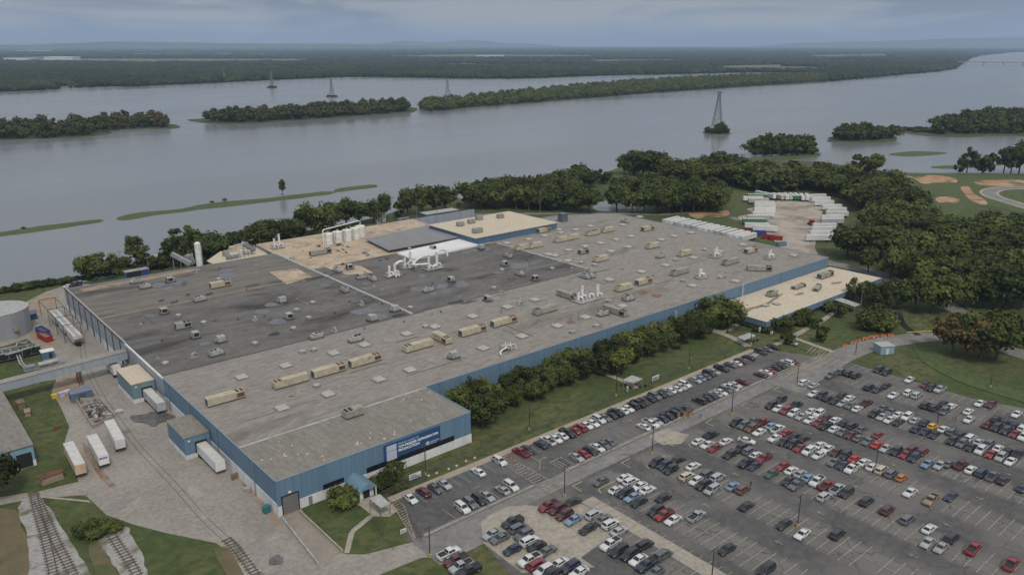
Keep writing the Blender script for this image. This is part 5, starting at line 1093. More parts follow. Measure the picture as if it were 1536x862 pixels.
# orange barriers along the curve
orange = mat('orange_plastic', (.55, .13, .04), .5)
for i, (x, y) in enumerate(((1267, 520.5), (1279, 516), (1287, 513), (1297, 509.5), (1306, 507), (1314, 506.5), (1325, 505.5), (1336, 504))):
    c = P(x, y); root = empty('barrier', 'orange traffic barrier along the curved entrance road, ' + od(i+1) + ' from the left', 'barrier', (c.x, c.y, 0), R(-20-i*4), 'orange barriers along the curve'); m = MB(); m.box((0, 0, .55), (2.0, .3, .5)); m.box((0, 0, .1), (1.9, .12, .35)); m.build('board', orange, root); m = MB(); m.box((-.8, 0, 0), (.15, .7, .6)); m.box((.8, 0, 0), (.15, .7, .6)); m.build('foot', whitem, root)
a_, b_ = P(1360, 500), P(1405, 497.5); m = MB(); d = b_-a_; m.box(((a_.x+b_.x)/2, (a_.y+b_.y)/2, .35), (d.length, .25, .3), math.atan2(d.y, d.x)); [m.box((a_.lerp(b_, k).x, a_.lerp(b_, k).y, 0), (.2, .2, .4)) for k in (.02, .25, .5, .75, .98)]
tag(m.build('guard_rail', mat('yellow_rail', (.5, .40, .07), .6)), 'long yellow guard rail beside the entrance road culvert', 'guard rail')
# ------------------------------------------------------------------ lamp posts and poles
polem = mat('dark_pole', (.045, .04, .035), .7); woodp = mat('pole_wood', (.2, .17, .14), .9, c2=(.14, .12, .1), scale=1)
def lamp(bx, by, tx_, ty, label, base=True, wooden=False, arms=2, wood=woodp):
    b0 = P(bx, by); d = dist(b0); h = (by-ty)/F*math.hypot(d, CAMH)/max(.3, _cp*_cp)*_cp
    h = CAMH - 0; # solve the height from the top pixel at the base's distance
    r_ = ray(tx_, ty); t_ = d/math.hypot(r_.x, r_.y); h = CAMH + r_.z*t_
    root = empty('utility_pole' if wooden else 'lamp_post', label, 'pole' if wooden else 'lamp post', (b0.x, b0.y, 0), 0, 'utility poles' if wooden else 'lamp posts of the car park')
    m = MB(); m.tube([(0, 0, 0), (0, 0, h)], .15 if not wooden else .19, 8, r2=.1); m.build('pole', wood if wooden else polem, root)
    if wooden:
        m = MB(); m.b2(-1.3, 1.3, -.08, .08, h-1.0, h-.8); m.build('crossarm', wood, root); m = MB(); [m.cyl((x, 0, h-.8), .07, .25, 6) for x in (-1.2, 0, 1.2)]; m.build('insulator', lgrey, root)
    else:
        m = MB(); m.b2(-.8, .8, -.04, .04, h-.12, h-.03); m.build('arm', polem, root)
        for x in (-.8, .8): m = MB(); m.box((x, 0, h-.2), (.55, .35, .18), 0, 0, .8); m.build('lamp_head', dgrey, root)
        if base: m = MB(); m.cyl((0, 0, 0), .4, .85, 10); m.build('base', mat('ochre_base', (.35, .28, .12), .8), root)
    root['h'] = h; root['top'] = (b0.x, b0.y, h-.55); del root['h']
    return root, Vector((b0.x, b0.y, h-.55))
LP = [(645, 835, 644, 790, 'lamp post beside the access road at the front grass corner'), (846.5, 745, 847, 699, 'lamp post beside the concrete apron by the crosswalk'), (978, 681, 980, 640, 'lamp post at the head of the second line of stalls'), (1097, 623, 1100, 588, 'lamp post at the head of the stalls right of the checkpoint'), (1195, 578, 1198, 547, 'lamp post farthest up the access road'),
      (1196, 790, 1201, 742, 'lamp post with ochre base in the half-empty middle of the lot'), (1067, 875, 1071, 823, 'lamp post cut by the bottom edge of the photo'), (1313, 703, 1316, 672, 'lamp post between the cars right of the red saloons'), (1404.6, 642, 1407, 613, 'lamp post beside the yellow car'),
      (794, 645, 795, 610, 'lamp post on the long lawn nearest the blue building'), (924, 594, 925, 561, 'lamp post on the long lawn left of the shelter'), (1033, 553, 1034.5, 521, 'lamp post on the lawn between the two shelters'), (1126, 517, 1127, 487, 'lamp post beside the patio shelter'), (1283, 533, 1285, 503, 'lamp post at the bend of the entrance road'), (638.5, 712, 638.5, 668, 'lamp post before the blue banner'), (1485, 581, 1486.5, 560, 'short post in the ditch grass at the right')]
for q in LP: o = lamp(*q); del o[0]['top']
UT = [(957, 318, 957.5, 284, 'wooden utility pole on the shore road among trees, near the pond'), (810, 320, 810, 285, 'wooden utility pole on the shore road behind the cream roof'), (625, 329, 625, 290, 'wooden utility pole left of the long blue shed'), (656, 331, 656, 297, 'wooden utility pole in front of the long blue shed'), (1083, 320, 1083, 287, 'pale utility pole beside the bare red earth'), (184, 412, 181, 375, 'utility pole left of the small blue shed'), (224, 411, 221, 384, 'utility pole right of the small blue shed'), (1347, 384, 1351, 349, 'leaning utility pole deep in the wood'), (1479, 434, 1484, 401, 'utility pole at the right with cables running off'), (1290, 468, 1293, 428, 'tall pale pole beside the office entrance canopy'), (391, 374, 389, 345, 'thin dark mast behind the annex machines')]
tops = []
for q in UT:
    o, t_ = lamp(*q, wooden=True); del o['top']; tops.append(t_)
def wire(a_, b_, label, sag=1.5):
    m = MB()
    for off in (-1.1, 0, 1.1):
        pts = []
        for k in range(9):
            t_ = k/8; p = a_.lerp(b_, t_); pts.append(p + Vector((off, 0, -sag*4*t_*(1-t_))))
        m.tube(pts, .035, 3, caps=False)
    tag(m.build('power_line', black), label, 'power line')
wire(tops[1], tops[0], 'power cables between the two shore road poles'); wire(tops[0], tops[4], 'power cables from the pond pole to the red earth pole'); wire(tops[2], tops[3], 'power cables between the poles at the blue shed')
wire(tops[8], Vector((470, 60, 12)), 'power cables from the right-hand pole leaving the photo')
# fences
linkm = bpy.data.materials.new('chain_link'); linkm.use_nodes = True; t = linkm.node_tree; b = t.nodes['Principled BSDF']; b.inputs['Base Color'].default_value = (.1, .1, .1, 1); b.inputs['Alpha'].default_value = .2
def fence(pts, label, h=2.2, step=3.2):
    root = empty('chain_link_fence', label, 'fence', tuple(pts[0])[:2] + (0,)); m = MB(); r_ = MB(); n_ = 0
    for i in range(len(pts)-1):
        a_, b_ = pts[i], pts[i+1]; L = (b_-a_).length; k = max(1, int(L/step))
        m.add([(a_.x, a_.y, .05), (b_.x, b_.y, .05), (b_.x, b_.y, h), (a_.x, a_.y, h)], [(0, 1, 2, 3)])
        r_.tube([(a_.x, a_.y, h), (b_.x, b_.y, h)], .03, 4)
        for j in range(k + (i == len(pts)-2)):
            q = a_.lerp(b_, j/k); pm = MB(); pm.tube([(q.x, q.y, 0), (q.x, q.y, h+.1)], .035, 5); part(pm, 'post', dgrey, root)
    part(m, 'mesh_panel', linkm, root); part(r_, 'top_rail', dgrey, root)
fence([Vector((97, 156.5, 0)), Vector((170, 156.2, 0)), Vector((188, 156.2, 0))], 'chain link fence along the lawn left of the first shelter')
fence([Vector((192, 156.2, 0)), Vector((240, 156.8, 0))], 'chain link fence along the lawn between the two shelters')
fence([P(555, 776), P(575, 810), P(590, 825)], 'chain link fence across the triangular front lawn')
fence([P(600, 760), P(625, 800), P(632, 812)], 'chain link fence beside the hatched paving')
fence([P(566, 752), P(600, 735), P(640, 718)], 'chain link fence beside the front shrubs')
# signs
def sign(px, py, w_, h, text_m, label, rz=0, z0=1.0):
    c = P(px, py); root = empty('sign_board', label, 'sign', (c.x, c.y, 0), rz); m = MB(); m.b2(-w_/2, w_/2, -.05, .05, z0, z0+h); m.build('board', whitem, root); m = MB(); m.b2(-w_/2+.1, -w_/2+.2, -.08, .08, 0, z0); m.b2(w_/2-.2, w_/2-.1, -.08, .08, 0, z0); m.build('post', mgrey, root)
    m = MB(); m.b2(-w_*.4, w_*.1, -.07, -.05, z0+h*.55, z0+h*.8); m.b2(-w_*.4, w_*.35, -.07, -.05, z0+h*.2, z0+h*.4); m.build('marking', text_m, root)
gsg = mat('sign_green', (.05, .25, .18), .6)
sign(623, 722, 3.6, 1.5, gsg, 'white notice board beside the front fence'); sign(983, 574, 3.4, 1.6, mat('sign_mix', (.12, .22, .3), .6), 'white notice board on the lawn right of the shelter')
sign(1157, 504, 1.6, 1.0, mgrey, 'small white sign on the grass near the office corner'); sign(1139, 500, 1.2, 1.6, mgrey, 'narrow white sign by the office corner'); sign(605, 800, 1.6, 1.1, mgrey, 'small pale cabinet sign beside the hatched paving', z0=.2); sign(941, 589, .7, 2.0, mgrey, 'narrow white banner sign by the lawn gate', z0=.4)
for i, (x, y) in enumerate(((643, 717), (655, 713), (673, 707), (685, 702), (699, 695), (712, 690))):
    c = P(x, y); root = empty('marker_post', 'tiny white marker post in the grass before the banner wall, ' + od(i+1) + ' from the left', 'marker post', (c.x, c.y, 0), 0, 'marker posts'); m = MB(); m.b2(-.05, .05, -.05, .05, 0, .7); m.build('post', mgrey, root); m = MB(); m.b2(-.3, .3, -.06, -.0, .6, 1.1); m.build('plate', whitem, root)
# people and post boxes at the checkpoint
skin = mat('skin', (.4, .24, .17), .7)
def person(px, py, label, shirt, trousers, rz=0):
    c = P(px, py); bm = bmesh.new()
    J = {'pel': (0, 0, .95), 'che': (0, 0, 1.3), 'nek': (0, 0, 1.5), 'hed': (0, .02, 1.68), 'hl': (-.1, 0, .9), 'hr': (.1, 0, .9), 'kl': (-.12, .03, .5), 'kr': (.13, -.03, .5), 'fl': (-.12, .05, .05), 'fr': (.14, -.05, .05), 'tl': (-.12, .2, .04), 'tr': (.14, .1, .04), 'sl': (-.2, 0, 1.4), 'sr': (.2, 0, 1.4), 'el': (-.27, -.02, 1.12), 'er': (.27, -.02, 1.12), 'wl': (-.27, .08, .88), 'wr': (.27, .1, .9), 'ndl': (-.27, .1, .78), 'ndr': (.27, .12, .8)}
    rad = {'pel': .14, 'che': .15, 'nek': .06, 'hed': .105, 'hl': .1, 'hr': .1, 'kl': .07, 'kr': .07, 'fl': .045, 'fr': .045, 'tl': .04, 'tr': .04, 'sl': .07, 'sr': .07, 'el': .05, 'er': .05, 'wl': .035, 'wr': .035, 'ndl': .03, 'ndr': .03}
    E_ = [('pel', 'che'), ('che', 'nek'), ('nek', 'hed'), ('pel', 'hl'), ('pel', 'hr'), ('hl', 'kl'), ('hr', 'kr'), ('kl', 'fl'), ('kr', 'fr'), ('fl', 'tl'), ('fr', 'tr'), ('che', 'sl'), ('che', 'sr'), ('sl', 'el'), ('sr', 'er'), ('el', 'wl'), ('er', 'wr'), ('wl', 'ndl'), ('wr', 'ndr')]
    ks = list(J); me = bpy.data.meshes.new('body'); me.from_pydata([J[k] for k in ks], [(ks.index(a_), ks.index(b_)) for a_, b_ in E_], [])
    o = bpy.data.objects.new('t', me); COL.objects.link(o); md = o.modifiers.new('s', 'SKIN'); sv = me.skin_vertices[0].data
    for i, k in enumerate(ks): sv[i].radius = (rad[k], rad[k])
    sv[0].use_root = True; o.modifiers.new('u', 'SUBSURF').levels = 1
    dg = bpy.context.evaluated_depsgraph_get(); me2 = bpy.data.meshes.new_from_object(o.evaluated_get(dg)); bpy.data.objects.remove(o); bm.free()
    for mm in (skin, shirt, trousers, black): me2.materials.append(mm)
    for f in me2.polygons:
        z = f.center.z; x = abs(f.center.x); f.material_index = 0 if z > 1.5 or (x > .23 and z < .93) else (1 if z > .95 else (3 if z < .1 else 2)); f.use_smooth = True
    root = empty('person', label, 'person', (c.x, c.y, .12), rz); b_ = bpy.data.objects.new('body', me2); COL.objects.link(b_); b_.parent = root
    m = MB(); m.tube([(0, .0, 1.68), (0, .0, 1.8)], .11, 8, r2=.05); m.build('hair', black, root)
person(1125.9, 730, 'person in dark clothes walking alone between the parked cars', mat('cloth_dark', (.03, .03, .035), .9), mat('cloth_jean', (.04, .045, .06), .9), 1.2)
person(1433, 633, 'person in dark clothes standing in the aisle beside the dark drain line', MATS['cloth_dark'], MATS['cloth_dark'], .4)
person(1051, 604+23, 'person in a grey top standing at the striped checkpoint', mgrey, MATS['cloth_jean'], 2)
for i, (x, y, mm, h, lab) in enumerate(((1017, 627, mat('tan_paint', (.42, .33, .2), .7), 1.7, 'tan post cabinet at the checkpoint, left of the orange ones'), (1027, 626, MATS['tan_paint'], 1.6, 'tan post cabinet at the checkpoint, next to the orange ones'), (1030.5, 624, mat('orange_box', (.42, .14, .05), .7), 2.2, 'rust-orange cabinet at the checkpoint, left of two'), (1033.5, 623, MATS['orange_box'], 2.2, 'rust-orange cabinet at the checkpoint, right of two'), (1035.5, 624.5, MATS['tan_paint'], 1.5, 'tan post cabinet at the checkpoint, rightmost'))):
    c = P(x, y); root = empty('checkpoint_cabinet', lab, 'cabinet', (c.x, c.y, .1), 0, 'cabinets at the checkpoint'); m = MB(); m.box((0, 0, 0), (.8, .7, h), 0, 0, .95); m.build('body', mm, root); m = MB(); m.box((0, 0, h), (.9, .8, .1)); m.b2(-.25, .25, -.42, -.35, h*.4, h*.8); m.build('lid', dgrey, root)
for i, (x, y0_, y1_) in enumerate(((995.3, 619, 597), (1002.5, 617, 598))):
    c = P(x, y0_); m = MB(); m.box((c.x, c.y, .1), (.3, .3, 3.4)); 
for i, (x, y) in enumerate(((960, 582), (968, 580), (1091, 499), (1136, 511.5), (1131, 513))):
    c = P(x, y); root = empty('litter_bin', ['black litter bin at the first shelter, left of two', 'black litter bin at the first shelter, right of two', 'black litter bin on the patio path', 'black litter bin at the patio shelter, right of two', 'black litter bin at the patio shelter, left of two'][i], 'litter bin', (c.x, c.y, .05)); m = MB(); m.cyl((0, 0, 0), .35, 1.0, 10); m.build('body', black, root); m = MB(); m.cyl((0, 0, 1), .38, .15, 10, 0, .2); m.build('lid', dgrey, root)
for i, (x, y) in enumerate(((1066, 487), (1072, 489), (1079, 491))):
    c = P(x, y); root = empty('picnic_table', 'white picnic table under the big round tree, ' + od(i+1) + ' from the left', 'table', (c.x, c.y, .1), .3*i, 'picnic tables on the patio'); m = MB(); m.b2(-.9, .9, -.4, .4, .72, .78); m.build('table_top', whitem, root)
    for s_ in (-1, 1): m = MB(); m.b2(-.9, .9, s_*.75-.13, s_*.75+.13, .42, .47); m.build('bench', whitem, root)
    m = MB(); [m.b2(x_-.05, x_+.05, -.7, .7, .35, .42) for x_ in (-.7, .7)]; [m.b2(x_-.05, x_+.05, y_-.05, y_+.05, 0, .72) for x_ in (-.7, .7) for y_ in (-.3, .3)]; m.build('frame', mgrey, root)
# painted markings
pw = mat('worn_white_paint', (.36, .335, .28), .9, c2=(.15, .145, .135), scale=1.2, th=(.45, .66)); py_ = mat('worn_yellow_paint', (.44, .36, .18), .9, c2=(.2, .18, .13), scale=1.0, th=(.5, .7)); pbl = mat('worn_blue_paint', (.2, .28, .36), .9, c2=(.14, .16, .18), scale=1.0, th=(.5, .7)); prd = mat('worn_red_paint', (.28, .12, .08), .9, c2=(.13, .1, .09), scale=1.2, th=(.45, .6))
ZM = .02 + .004*(_lz[0]+3)
def bars(name, segs, m_, w_=.13, dz=0):
    mb = MB()
    for (x0, y0, x1, y1) in segs:
        d = Vector((x1-x0, y1-y0)); L = d.length; d /= max(L, 1e-6); n_ = Vector((-d.y, d.x))*w_/2
        mb.add([(x0-n_.x, y0-n_.y, ZM+dz), (x1-n_.x, y1-n_.y, ZM+dz), (x1+n_.x, y1+n_.y, ZM+dz), (x0+n_.x, y0+n_.y, ZM+dz)], [(0, 1, 2, 3)])
    return struct(name, mb, m_)
MED = [120.4 + 18.27*i for i in range(1, 8)]
segs = []; med = []
for i, mx_ in enumerate(MED):
    y1_ = 122 - (4 if i else 6); y0_ = 30 if i < 2 else (25 + i*2)
    ym = 122
    if mx_ > 245: ym = 116
    ys = np.arange(y0_, ym, 2.54)
    for j, y in enumerate(ys):
        if i == 0 and y > 121: continue
        a_, b_ = 5.3+random.uniform(-.25, .1), 5.3+random.uniform(-.25, .1)
        if random.random() < .05: continue
        segs.append((mx_-a_, y, mx_+b_, y))
    med.append((mx_, y0_, mx_, ym))
for y in np.arange(72, 121, 2.54): segs.append((257.3, y, 262.6, y))
ys = np.arange(40, 120, 2.54)
for y in ys: segs.append((122.5, y, 130.5, y)) if y < 118 else None
bars('stall_lines', segs, pw, .14); bars('centre_lines', med, pw, .12, .004)
s2 = []
for x in np.arange(97.5, 118, 2.75): s2.append((x, 135.2, x, 140.4))
for x in np.arange(136, 246, 2.75): s2.append((x, 135.2, x, 140.2))
for x in np.arange(129, 246, 2.75): s2.append((x, 145.8, x, 151.2))
s2 += [(88, 134.9, 121.5, 134.9), (134, 134.9, 246, 134.9), (88.5, 133.05, 121, 133.05), (134, 133.05, 232, 133.05)]
bars('stall_lines', s2, pw, .14)
s3 = []
for x in np.arange(93.5, 126, 2.75): s3 += [(x, 145.6, x, 151.2), (x+.5, 145.6, x+.5, 151.2)]
bars('blue_stall_lines', s3, pbl, .14)
# hatched crossing, hatched corner, chevrons
s4 = [(122.2, 128.5, 122.6, 151), (126.4, 128.5, 126.4, 151)] + [(122.3, y, 126.4, y) for y in np.arange(129, 151, 1.25)]
s4 += [(133, 134.9, 133, 140.3), (133, 140.3, 137.5, 140.3)] + [(133+k, 135, 133+k, 140.2) for k in (1, 2, 3, 4)]
s4 += [(P(*a_).x, P(*a_).y, P(*b_).x, P(*b_).y) for a_, b_ in (((590, 746), (606, 759)), ((606, 759), (624, 811)), ((580, 757), (590, 746)))]
HA, HB, HC, H1, H2 = P(585, 750), P(621, 811), P(624, 811), P(598, 751), P(607, 762)
s4.append((HA.x, HA.y, HB.x, HB.y))
for k in range(1, 17):
    t_ = k/17; a_ = HA.lerp(HB, t_); u_ = max(0, t_-.1); b_ = H1.lerp(H2, u_/.2) if u_ < .2 else H2.lerp(HC, (u_-.2)/.8); s4.append((a_.x, a_.y, b_.x, b_.y))
s4 += [(P(x, y).x, P(x, y).y, P(x+11, y-11).x, P(x+11, y-11).y) for x, y in ((1210, 530), (1215, 532), (1220, 534), (1225, 535), (1230, 536))] + [(P(1210, 524).x+k*1.2, P(1210, 524).y-k*1.6, P(1240, 536).x+k*.5, P(1240, 536).y-k) for k in (0, 1, 2)]
s4 += [(184, 134.9+k, 190, 134.9+k) for k in ()]
bars('hatched_paving', s4, mat('worn_cream_paint', (.36, .31, .235), .9, c2=(.17, .155, .135), scale=1.2, th=(.42, .62)), .24)
bars('red_hatching', [(119.6+.9*k, 135.2, 121.5+.9*k, 140) for k in range(-6, -2)] + [(127+.8*k, 146, 129.5+.8*k, 151) for k in range(-3, 0)] + [(238+1*k, 135.2, 240+1*k, 140) for k in range(5)], prd, .3)
# yellow corner marks
s5 = []
for x in (129.6, 148, 166.2, 185, 203, 221.5, 239.5):
    s5 += [(x-.6, 127.6, x+3.0, 127.6), (x-.6, 127.6, x-.6, 124.3)]
for x in (136.5, 155, 173.3, 191.5, 210): s5 += [(x-3.6, 122.3, x+4.2, 122.3), (x-3.6, 122.3, x-4.4, 120.6)]
bars('yellow_corner_marks', s5, py_, .24)
s6 = []
def arrow(x, y, dx, dy):
    p = Vector((x, y)); d = Vector((dx, dy)).normalized(); n_ = Vector((-d.y, d.x)); return [tuple(p-d*1.0) + tuple(p+d*.8), tuple(p+d*1.0) + tuple(p+n_*.5+d*.3), tuple(p+d*1.0) + tuple(p-n_*.5+d*.3)]
for x in (147.6, 165.7, 183.8, 202, 220.3, 238.5):
    for y in ((58, 80, 104) if x > 150 else (80, 100)): s6 += arrow(x, y, 0, 1 if int(x) % 2 else -1)
for x in (110, 133, 150, 168, 215): s6 += arrow(x, 143, 1, 0)
s6 += [(131, 142.5, 131, 147), (131, 147, 134, 147), (128, 139, 132, 143)]
bars('lane_arrows', s6, mat('faded_arrow_paint', (.30, .26, .18), .9, c2=(.17, .155, .13), scale=1.0, th=(.42, .62)), .28, .008)
s7 = [(232, 131, 262, 131), (236, 131.6, 262, 131.6), (228, 133.0, 250, 133.0), (233, 128.9, 262, 128.9), (250, 126, 262, 127)]
bars('road_lines', s7, py_, .16)
bars('drain_line', [(196, 81.6, 263, 81), (175, 82.5, 196, 81.6)], darkkerb, .6, .012)
# ------------------------------------------------------------------ cars
PAINT = {'w': ('white', (.52, .52, .51)), 's': ('silver', (.30, .31, .32)), 'g': ('grey', (.095, .1, .105)), 'k': ('black', (.016, .016, .018)), 'n': ('navy', (.018, .027, .05)), 'b': ('light blue', (.15, .22, .31)), 'r': ('red', (.2, .018, .02)), 'm': ('dark red', (.085, .014, .02)),
         't': ('beige', (.44, .39, .29)), 'o': ('orange brown', (.36, .12, .02)), 'y': ('yellow', (.52, .30, .02)), 'e': ('dark green', (.035, .075, .055)), 'd': ('brown', (.11, .05, .03)), 'a': ('tan', (.22, .16, .09)), 'x': ('bright red', (.36, .03, .02))}
PM = {}
for k, (nm, c) in PAINT.items():
    PM[k] = mat('car_paint_' + nm.replace(' ', '_'), c, .32, c2=tuple(q*.93 for q in c), scale=2, rnd=.16 if k not in 'wxy' else .08, coat=.5, spec=.5)
tyre = mat('tyre_rubber', (.02, .02, .02), .9); rim = mat('wheel_rim', (.3, .3, .31), .4, metal=.5); carglass = mat('car_glass', (.012, .015, .018), .08, spec=.6); lampw = mat('headlight_glass', (.5, .5, .48), .2); lampr = mat('tail_light', (.22, .01, .01), .3); bedm = mat('truck_bed', (.03, .03, .03), .8)
# nose at +x. body profile: list of (x, z); greenhouse: base front, top front, top rear, base rear, belt z, roof z
SPEC = {
 'S': dict(L=4.85, W=1.84, prof=[(-2.42, .45), (-2.38, .88), (-1.85, 1.0), (.95, .98), (2.1, .82), (2.4, .62), (2.42, .35)], gh=(1.15, .3, -1.05, -1.95), belt=.96, roof=1.45),
 'H': dict(L=4.3, W=1.8, prof=[(-2.15, .45), (-2.12, 1.0), (-1.8, 1.05), (.85, 1.02), (1.85, .88), (2.12, .65), (2.15, .35)], gh=(1.15, .35, -1.55, -2.05), belt=1.0, roof=1.52),
 'U': dict(L=4.85, W=1.95, prof=[(-2.42, .5), (-2.4, 1.1), (-2.1, 1.15), (1.0, 1.14), (2.1, 1.02), (2.38, .8), (2.42, .42)], gh=(1.25, .55, -2.0, -2.33), belt=1.13, roof=1.8),
 'V': dict(L=5.05, W=1.98, prof=[(-2.52, .5), (-2.5, 1.05), (-2.3, 1.12), (1.3, 1.1), (2.2, .92), (2.48, .7), (2.52, .38)], gh=(1.75, .75, -2.15, -2.45), belt=1.08, roof=1.76),
 'P': dict(L=5.7, W=2.0, prof=[(-2.85, .55), (-2.84, 1.12), (-.8, 1.15), (1.35, 1.14), (2.55, 1.06), (2.82, .85), (2.85, .45)], gh=(1.45, .85, -.5, -.75), belt=1.12, roof=1.85)}
NAME = {'S': 'saloon_car', 'H': 'hatchback_car', 'U': 'sport_utility_car', 'V': 'minivan', 'P': 'pickup_truck'}; WORD = {'S': 'saloon', 'H': 'hatchback', 'U': 'SUV', 'V': 'minivan', 'P': 'pickup'}
def make_car(kind):
    s = SPEC[kind]; hw = s['W']/2; root = empty(NAME[kind], 'x', {'P': 'pickup', 'V': 'minivan'}.get(kind, 'car'), group='cars in the car park')
    m = MB(); pf = s['prof']; n = len(pf); z0 = .28
    def sec(y, ins, dz): return [(x*(1-ins), y, z - (dz if i not in (0, n-1) else 0)) for i, (x, z) in enumerate(pf)]
    rows = [sec(-hw, .03, .10), sec(-hw*.9, .0, .0), sec(-hw*.45, -.012, -.03), sec(hw*.45, -.012, -.03), sec(hw*.9, .0, .0), sec(hw, .03, .10)]
    v = [p for r_ in rows for p in r_]; fs = []
    for j in range(5):
        for i in range(n-1): fs.append((j*n+i, (j+1)*n+i, (j+1)*n+i+1, j*n+i+1))
    m.add(v, fs, 0, True)
    # sills with wheel arches cut as dark wells
    xa = s['L']*.31
    for y in (-hw, hw):
        xs = [pf[0][0]*.97, -xa-.42, -xa+.42, xa-.42, xa+.42, pf[-1][0]*.97]
        zt = min(pf[0][1], .55)
        for a_, b_ in ((0, 1), (2, 3), (4, 5)):
            m.add([(xs[a_], y, z0), (xs[b_], y, z0), (xs[b_], y, zt+.1), (xs[a_], y, zt+.1)], [(0, 1, 2, 3)])
        m.add([(xs[0], y*.999, zt), (xs[-1], y*.999, zt), (xs[-1], y*.999, .8), (xs[0], y*.999, .8)], [(0, 1, 2, 3)])
    for x, zz in ((pf[0][0], pf[0][1]), (pf[-1][0], pf[-1][1])): m.add([(x*.985, -hw*.9, z0), (x*.985, hw*.9, z0), (x, hw*.9, zz), (x, -hw*.9, zz)], [(0, 1, 2, 3)])
    if kind == 'P':
        # open load bed: raise side walls around a floor
        m.b2(-2.8, -.75, -hw+.02, -hw+.16, .9, 1.24); m.b2(-2.8, -.75, hw-.16, hw-.02, .9, 1.24); m.b2(-2.84, -2.74, -hw+.16, hw-.16, .9, 1.24)
    f0, f1, r1, r0 = s['gh']; bz, rz_ = s['belt'], s['roof']; wb, wt = hw*.93, hw*.74
    base = [(f0, -wb, bz), (r0, -wb, bz), (r0, wb, bz), (f0, wb, bz)]; top = [(f1, -wt, rz_-.04), (r1, -wt, rz_-.04), (r1, wt, rz_-.04), (f1, wt, rz_-.04)]
    # roof skin with slight crown, pillars come from the body-coloured frustum
    m.add(base + top, [(0, 1, 5, 4)[::-1], (1, 2, 6, 5)[::-1], (2, 3, 7, 6)[::-1], (3, 0, 4, 7)[::-1]], 0)
    cx = (f1+r1)/2; m.add(top + [(f1*.9+cx*.1, -wt*.6, rz_), (r1*.9+cx*.1, -wt*.6, rz_), (r1*.9+cx*.1, wt*.6, rz_), (f1*.9+cx*.1, wt*.6, rz_)], [(0, 1, 5, 4)[::-1], (1, 2, 6, 5)[::-1], (2, 3, 7, 6)[::-1], (3, 0, 4, 7)[::-1], (4, 5, 6, 7)[::-1]], 0, True)
    body = m.build('body', [PM['w']], root, fix=True)
    def lerp(a_, b_, t_): return tuple(a_[i]*(1-t_)+b_[i]*t_ for i in range(3))
    def quad(name, A, B, C, D, iu, iv0, iv1, off, par=root, cuts=()):
        # A,B base, D,C top ; inset
        mm = MB(); parts = [(iu, 1-iu)] if not cuts else [(iu, cuts[0]-.02), (cuts[0]+.02, 1-iu)]
        nrm = (Vector(B)-Vector(A)).cross(Vector(D)-Vector(A)).normalized()*off
        for u0, u1 in parts:
            q = [Vector(lerp(lerp(A, B, u), lerp(D, C, u), v)) + nrm for u, v in ((u0, iv0), (u1, iv0), (u1, iv1), (u0, iv1))]
            mm.add([tuple(x) for x in q], [(0, 1, 2, 3)])
        return mm.build(name, carglass, par)
    quad('windshield', base[3], base[0], top[0], top[3], .05, .06, .95, -.012) if False else quad('windshield', base[0], base[3], top[3], top[0], .05, .05, .96, .012)
    quad('rear_window', base[2], base[1], top[1], top[2], .07, .12, .92, .012)
    quad('side_window', base[1], base[0], top[0], top[1], .07, .12, .86, .012, cuts=(.5,)); quad('side_window', base[3], base[2], top[2], top[3], .07, .12, .86, .012, cuts=(.5,))
    if kind == 'P': mm = MB(); mm.b2(-2.73, -.8, -hw+.17, hw-.17, 1.1, 1.185); mm.build('load_bed', bedm, root)
    wm_ = MB(); R_ = .34 if kind in 'SH' else .39; wm_.tube([(0, -.11, 0), (0, .11, 0)], R_, 12, 0); wm_.tube([(0, -.115, 0), (0, .115, 0)], R_*.6, 8, 1, smooth=False); wme = wm_.mesh('wheel', [tyre, rim])
    for x in (-xa, xa):
        for y in (-hw+.09, hw-.09): o = bpy.data.objects.new('wheel', wme); COL.objects.link(o); o.parent = root; o.location = (x, y, R_)
    for nm, x, mm_, z_ in (('headlight', pf[-1][0], lampw, pf[-2][1]), ('tail_light', pf[0][0], lampr, pf[1][1]-.15)):
        for y in (-1, 1):
            mm = MB(); s_ = 1 if x > 0 else -1; mm.box((x-s_*.06, y*hw*.74, z_-.16), (.16, hw*.28, .16)); mm.build(nm, mm_, root)
    freeze(root); return root
CP = {k: make_car(k) for k in SPEC}
BM = {}
_uc = set()
def car(kind, col, x, y, rz, label, z):
    r = CP[kind]
    if r in _uc: o = copy_tree(r)
    else: o = r; _uc.add(r)
    o.location = (x, y, z); o.rotation_euler = (0, 0, rz); o['label'] = label
    kk = (kind, col)
    for ch in (c for c in KIDS_NOW(o) if c.name.startswith('body')):
        if kk not in BM:
            me = ch.data.copy(); me.materials[0] = PM[col]; BM[kk] = me
        ch.data = BM[kk]
    return o
_last = {}
def KIDS_NOW(o):
    return LASTKIDS.get(o.name) or [c for c in o.children]
LASTKIDS = {}
def copy_tree(o, parent=None):
    c = o.copy(); COL.objects.link(c)
    if parent is not None: c.parent = parent
    LASTKIDS[c.name] = [copy_tree(ch, c) for ch in KIDS.get(o, [])]
    return c
WN = {'A': (580, 680, 4.737), 'B': (840, 680, 4.737), 'C': (1100, 680, 4.737), 'D': (1300, 660, 4.267), 'F': (980, 500, 4.537), 'G': (1236, 520, 4.537), 'E': (740, 560, 4.79)}
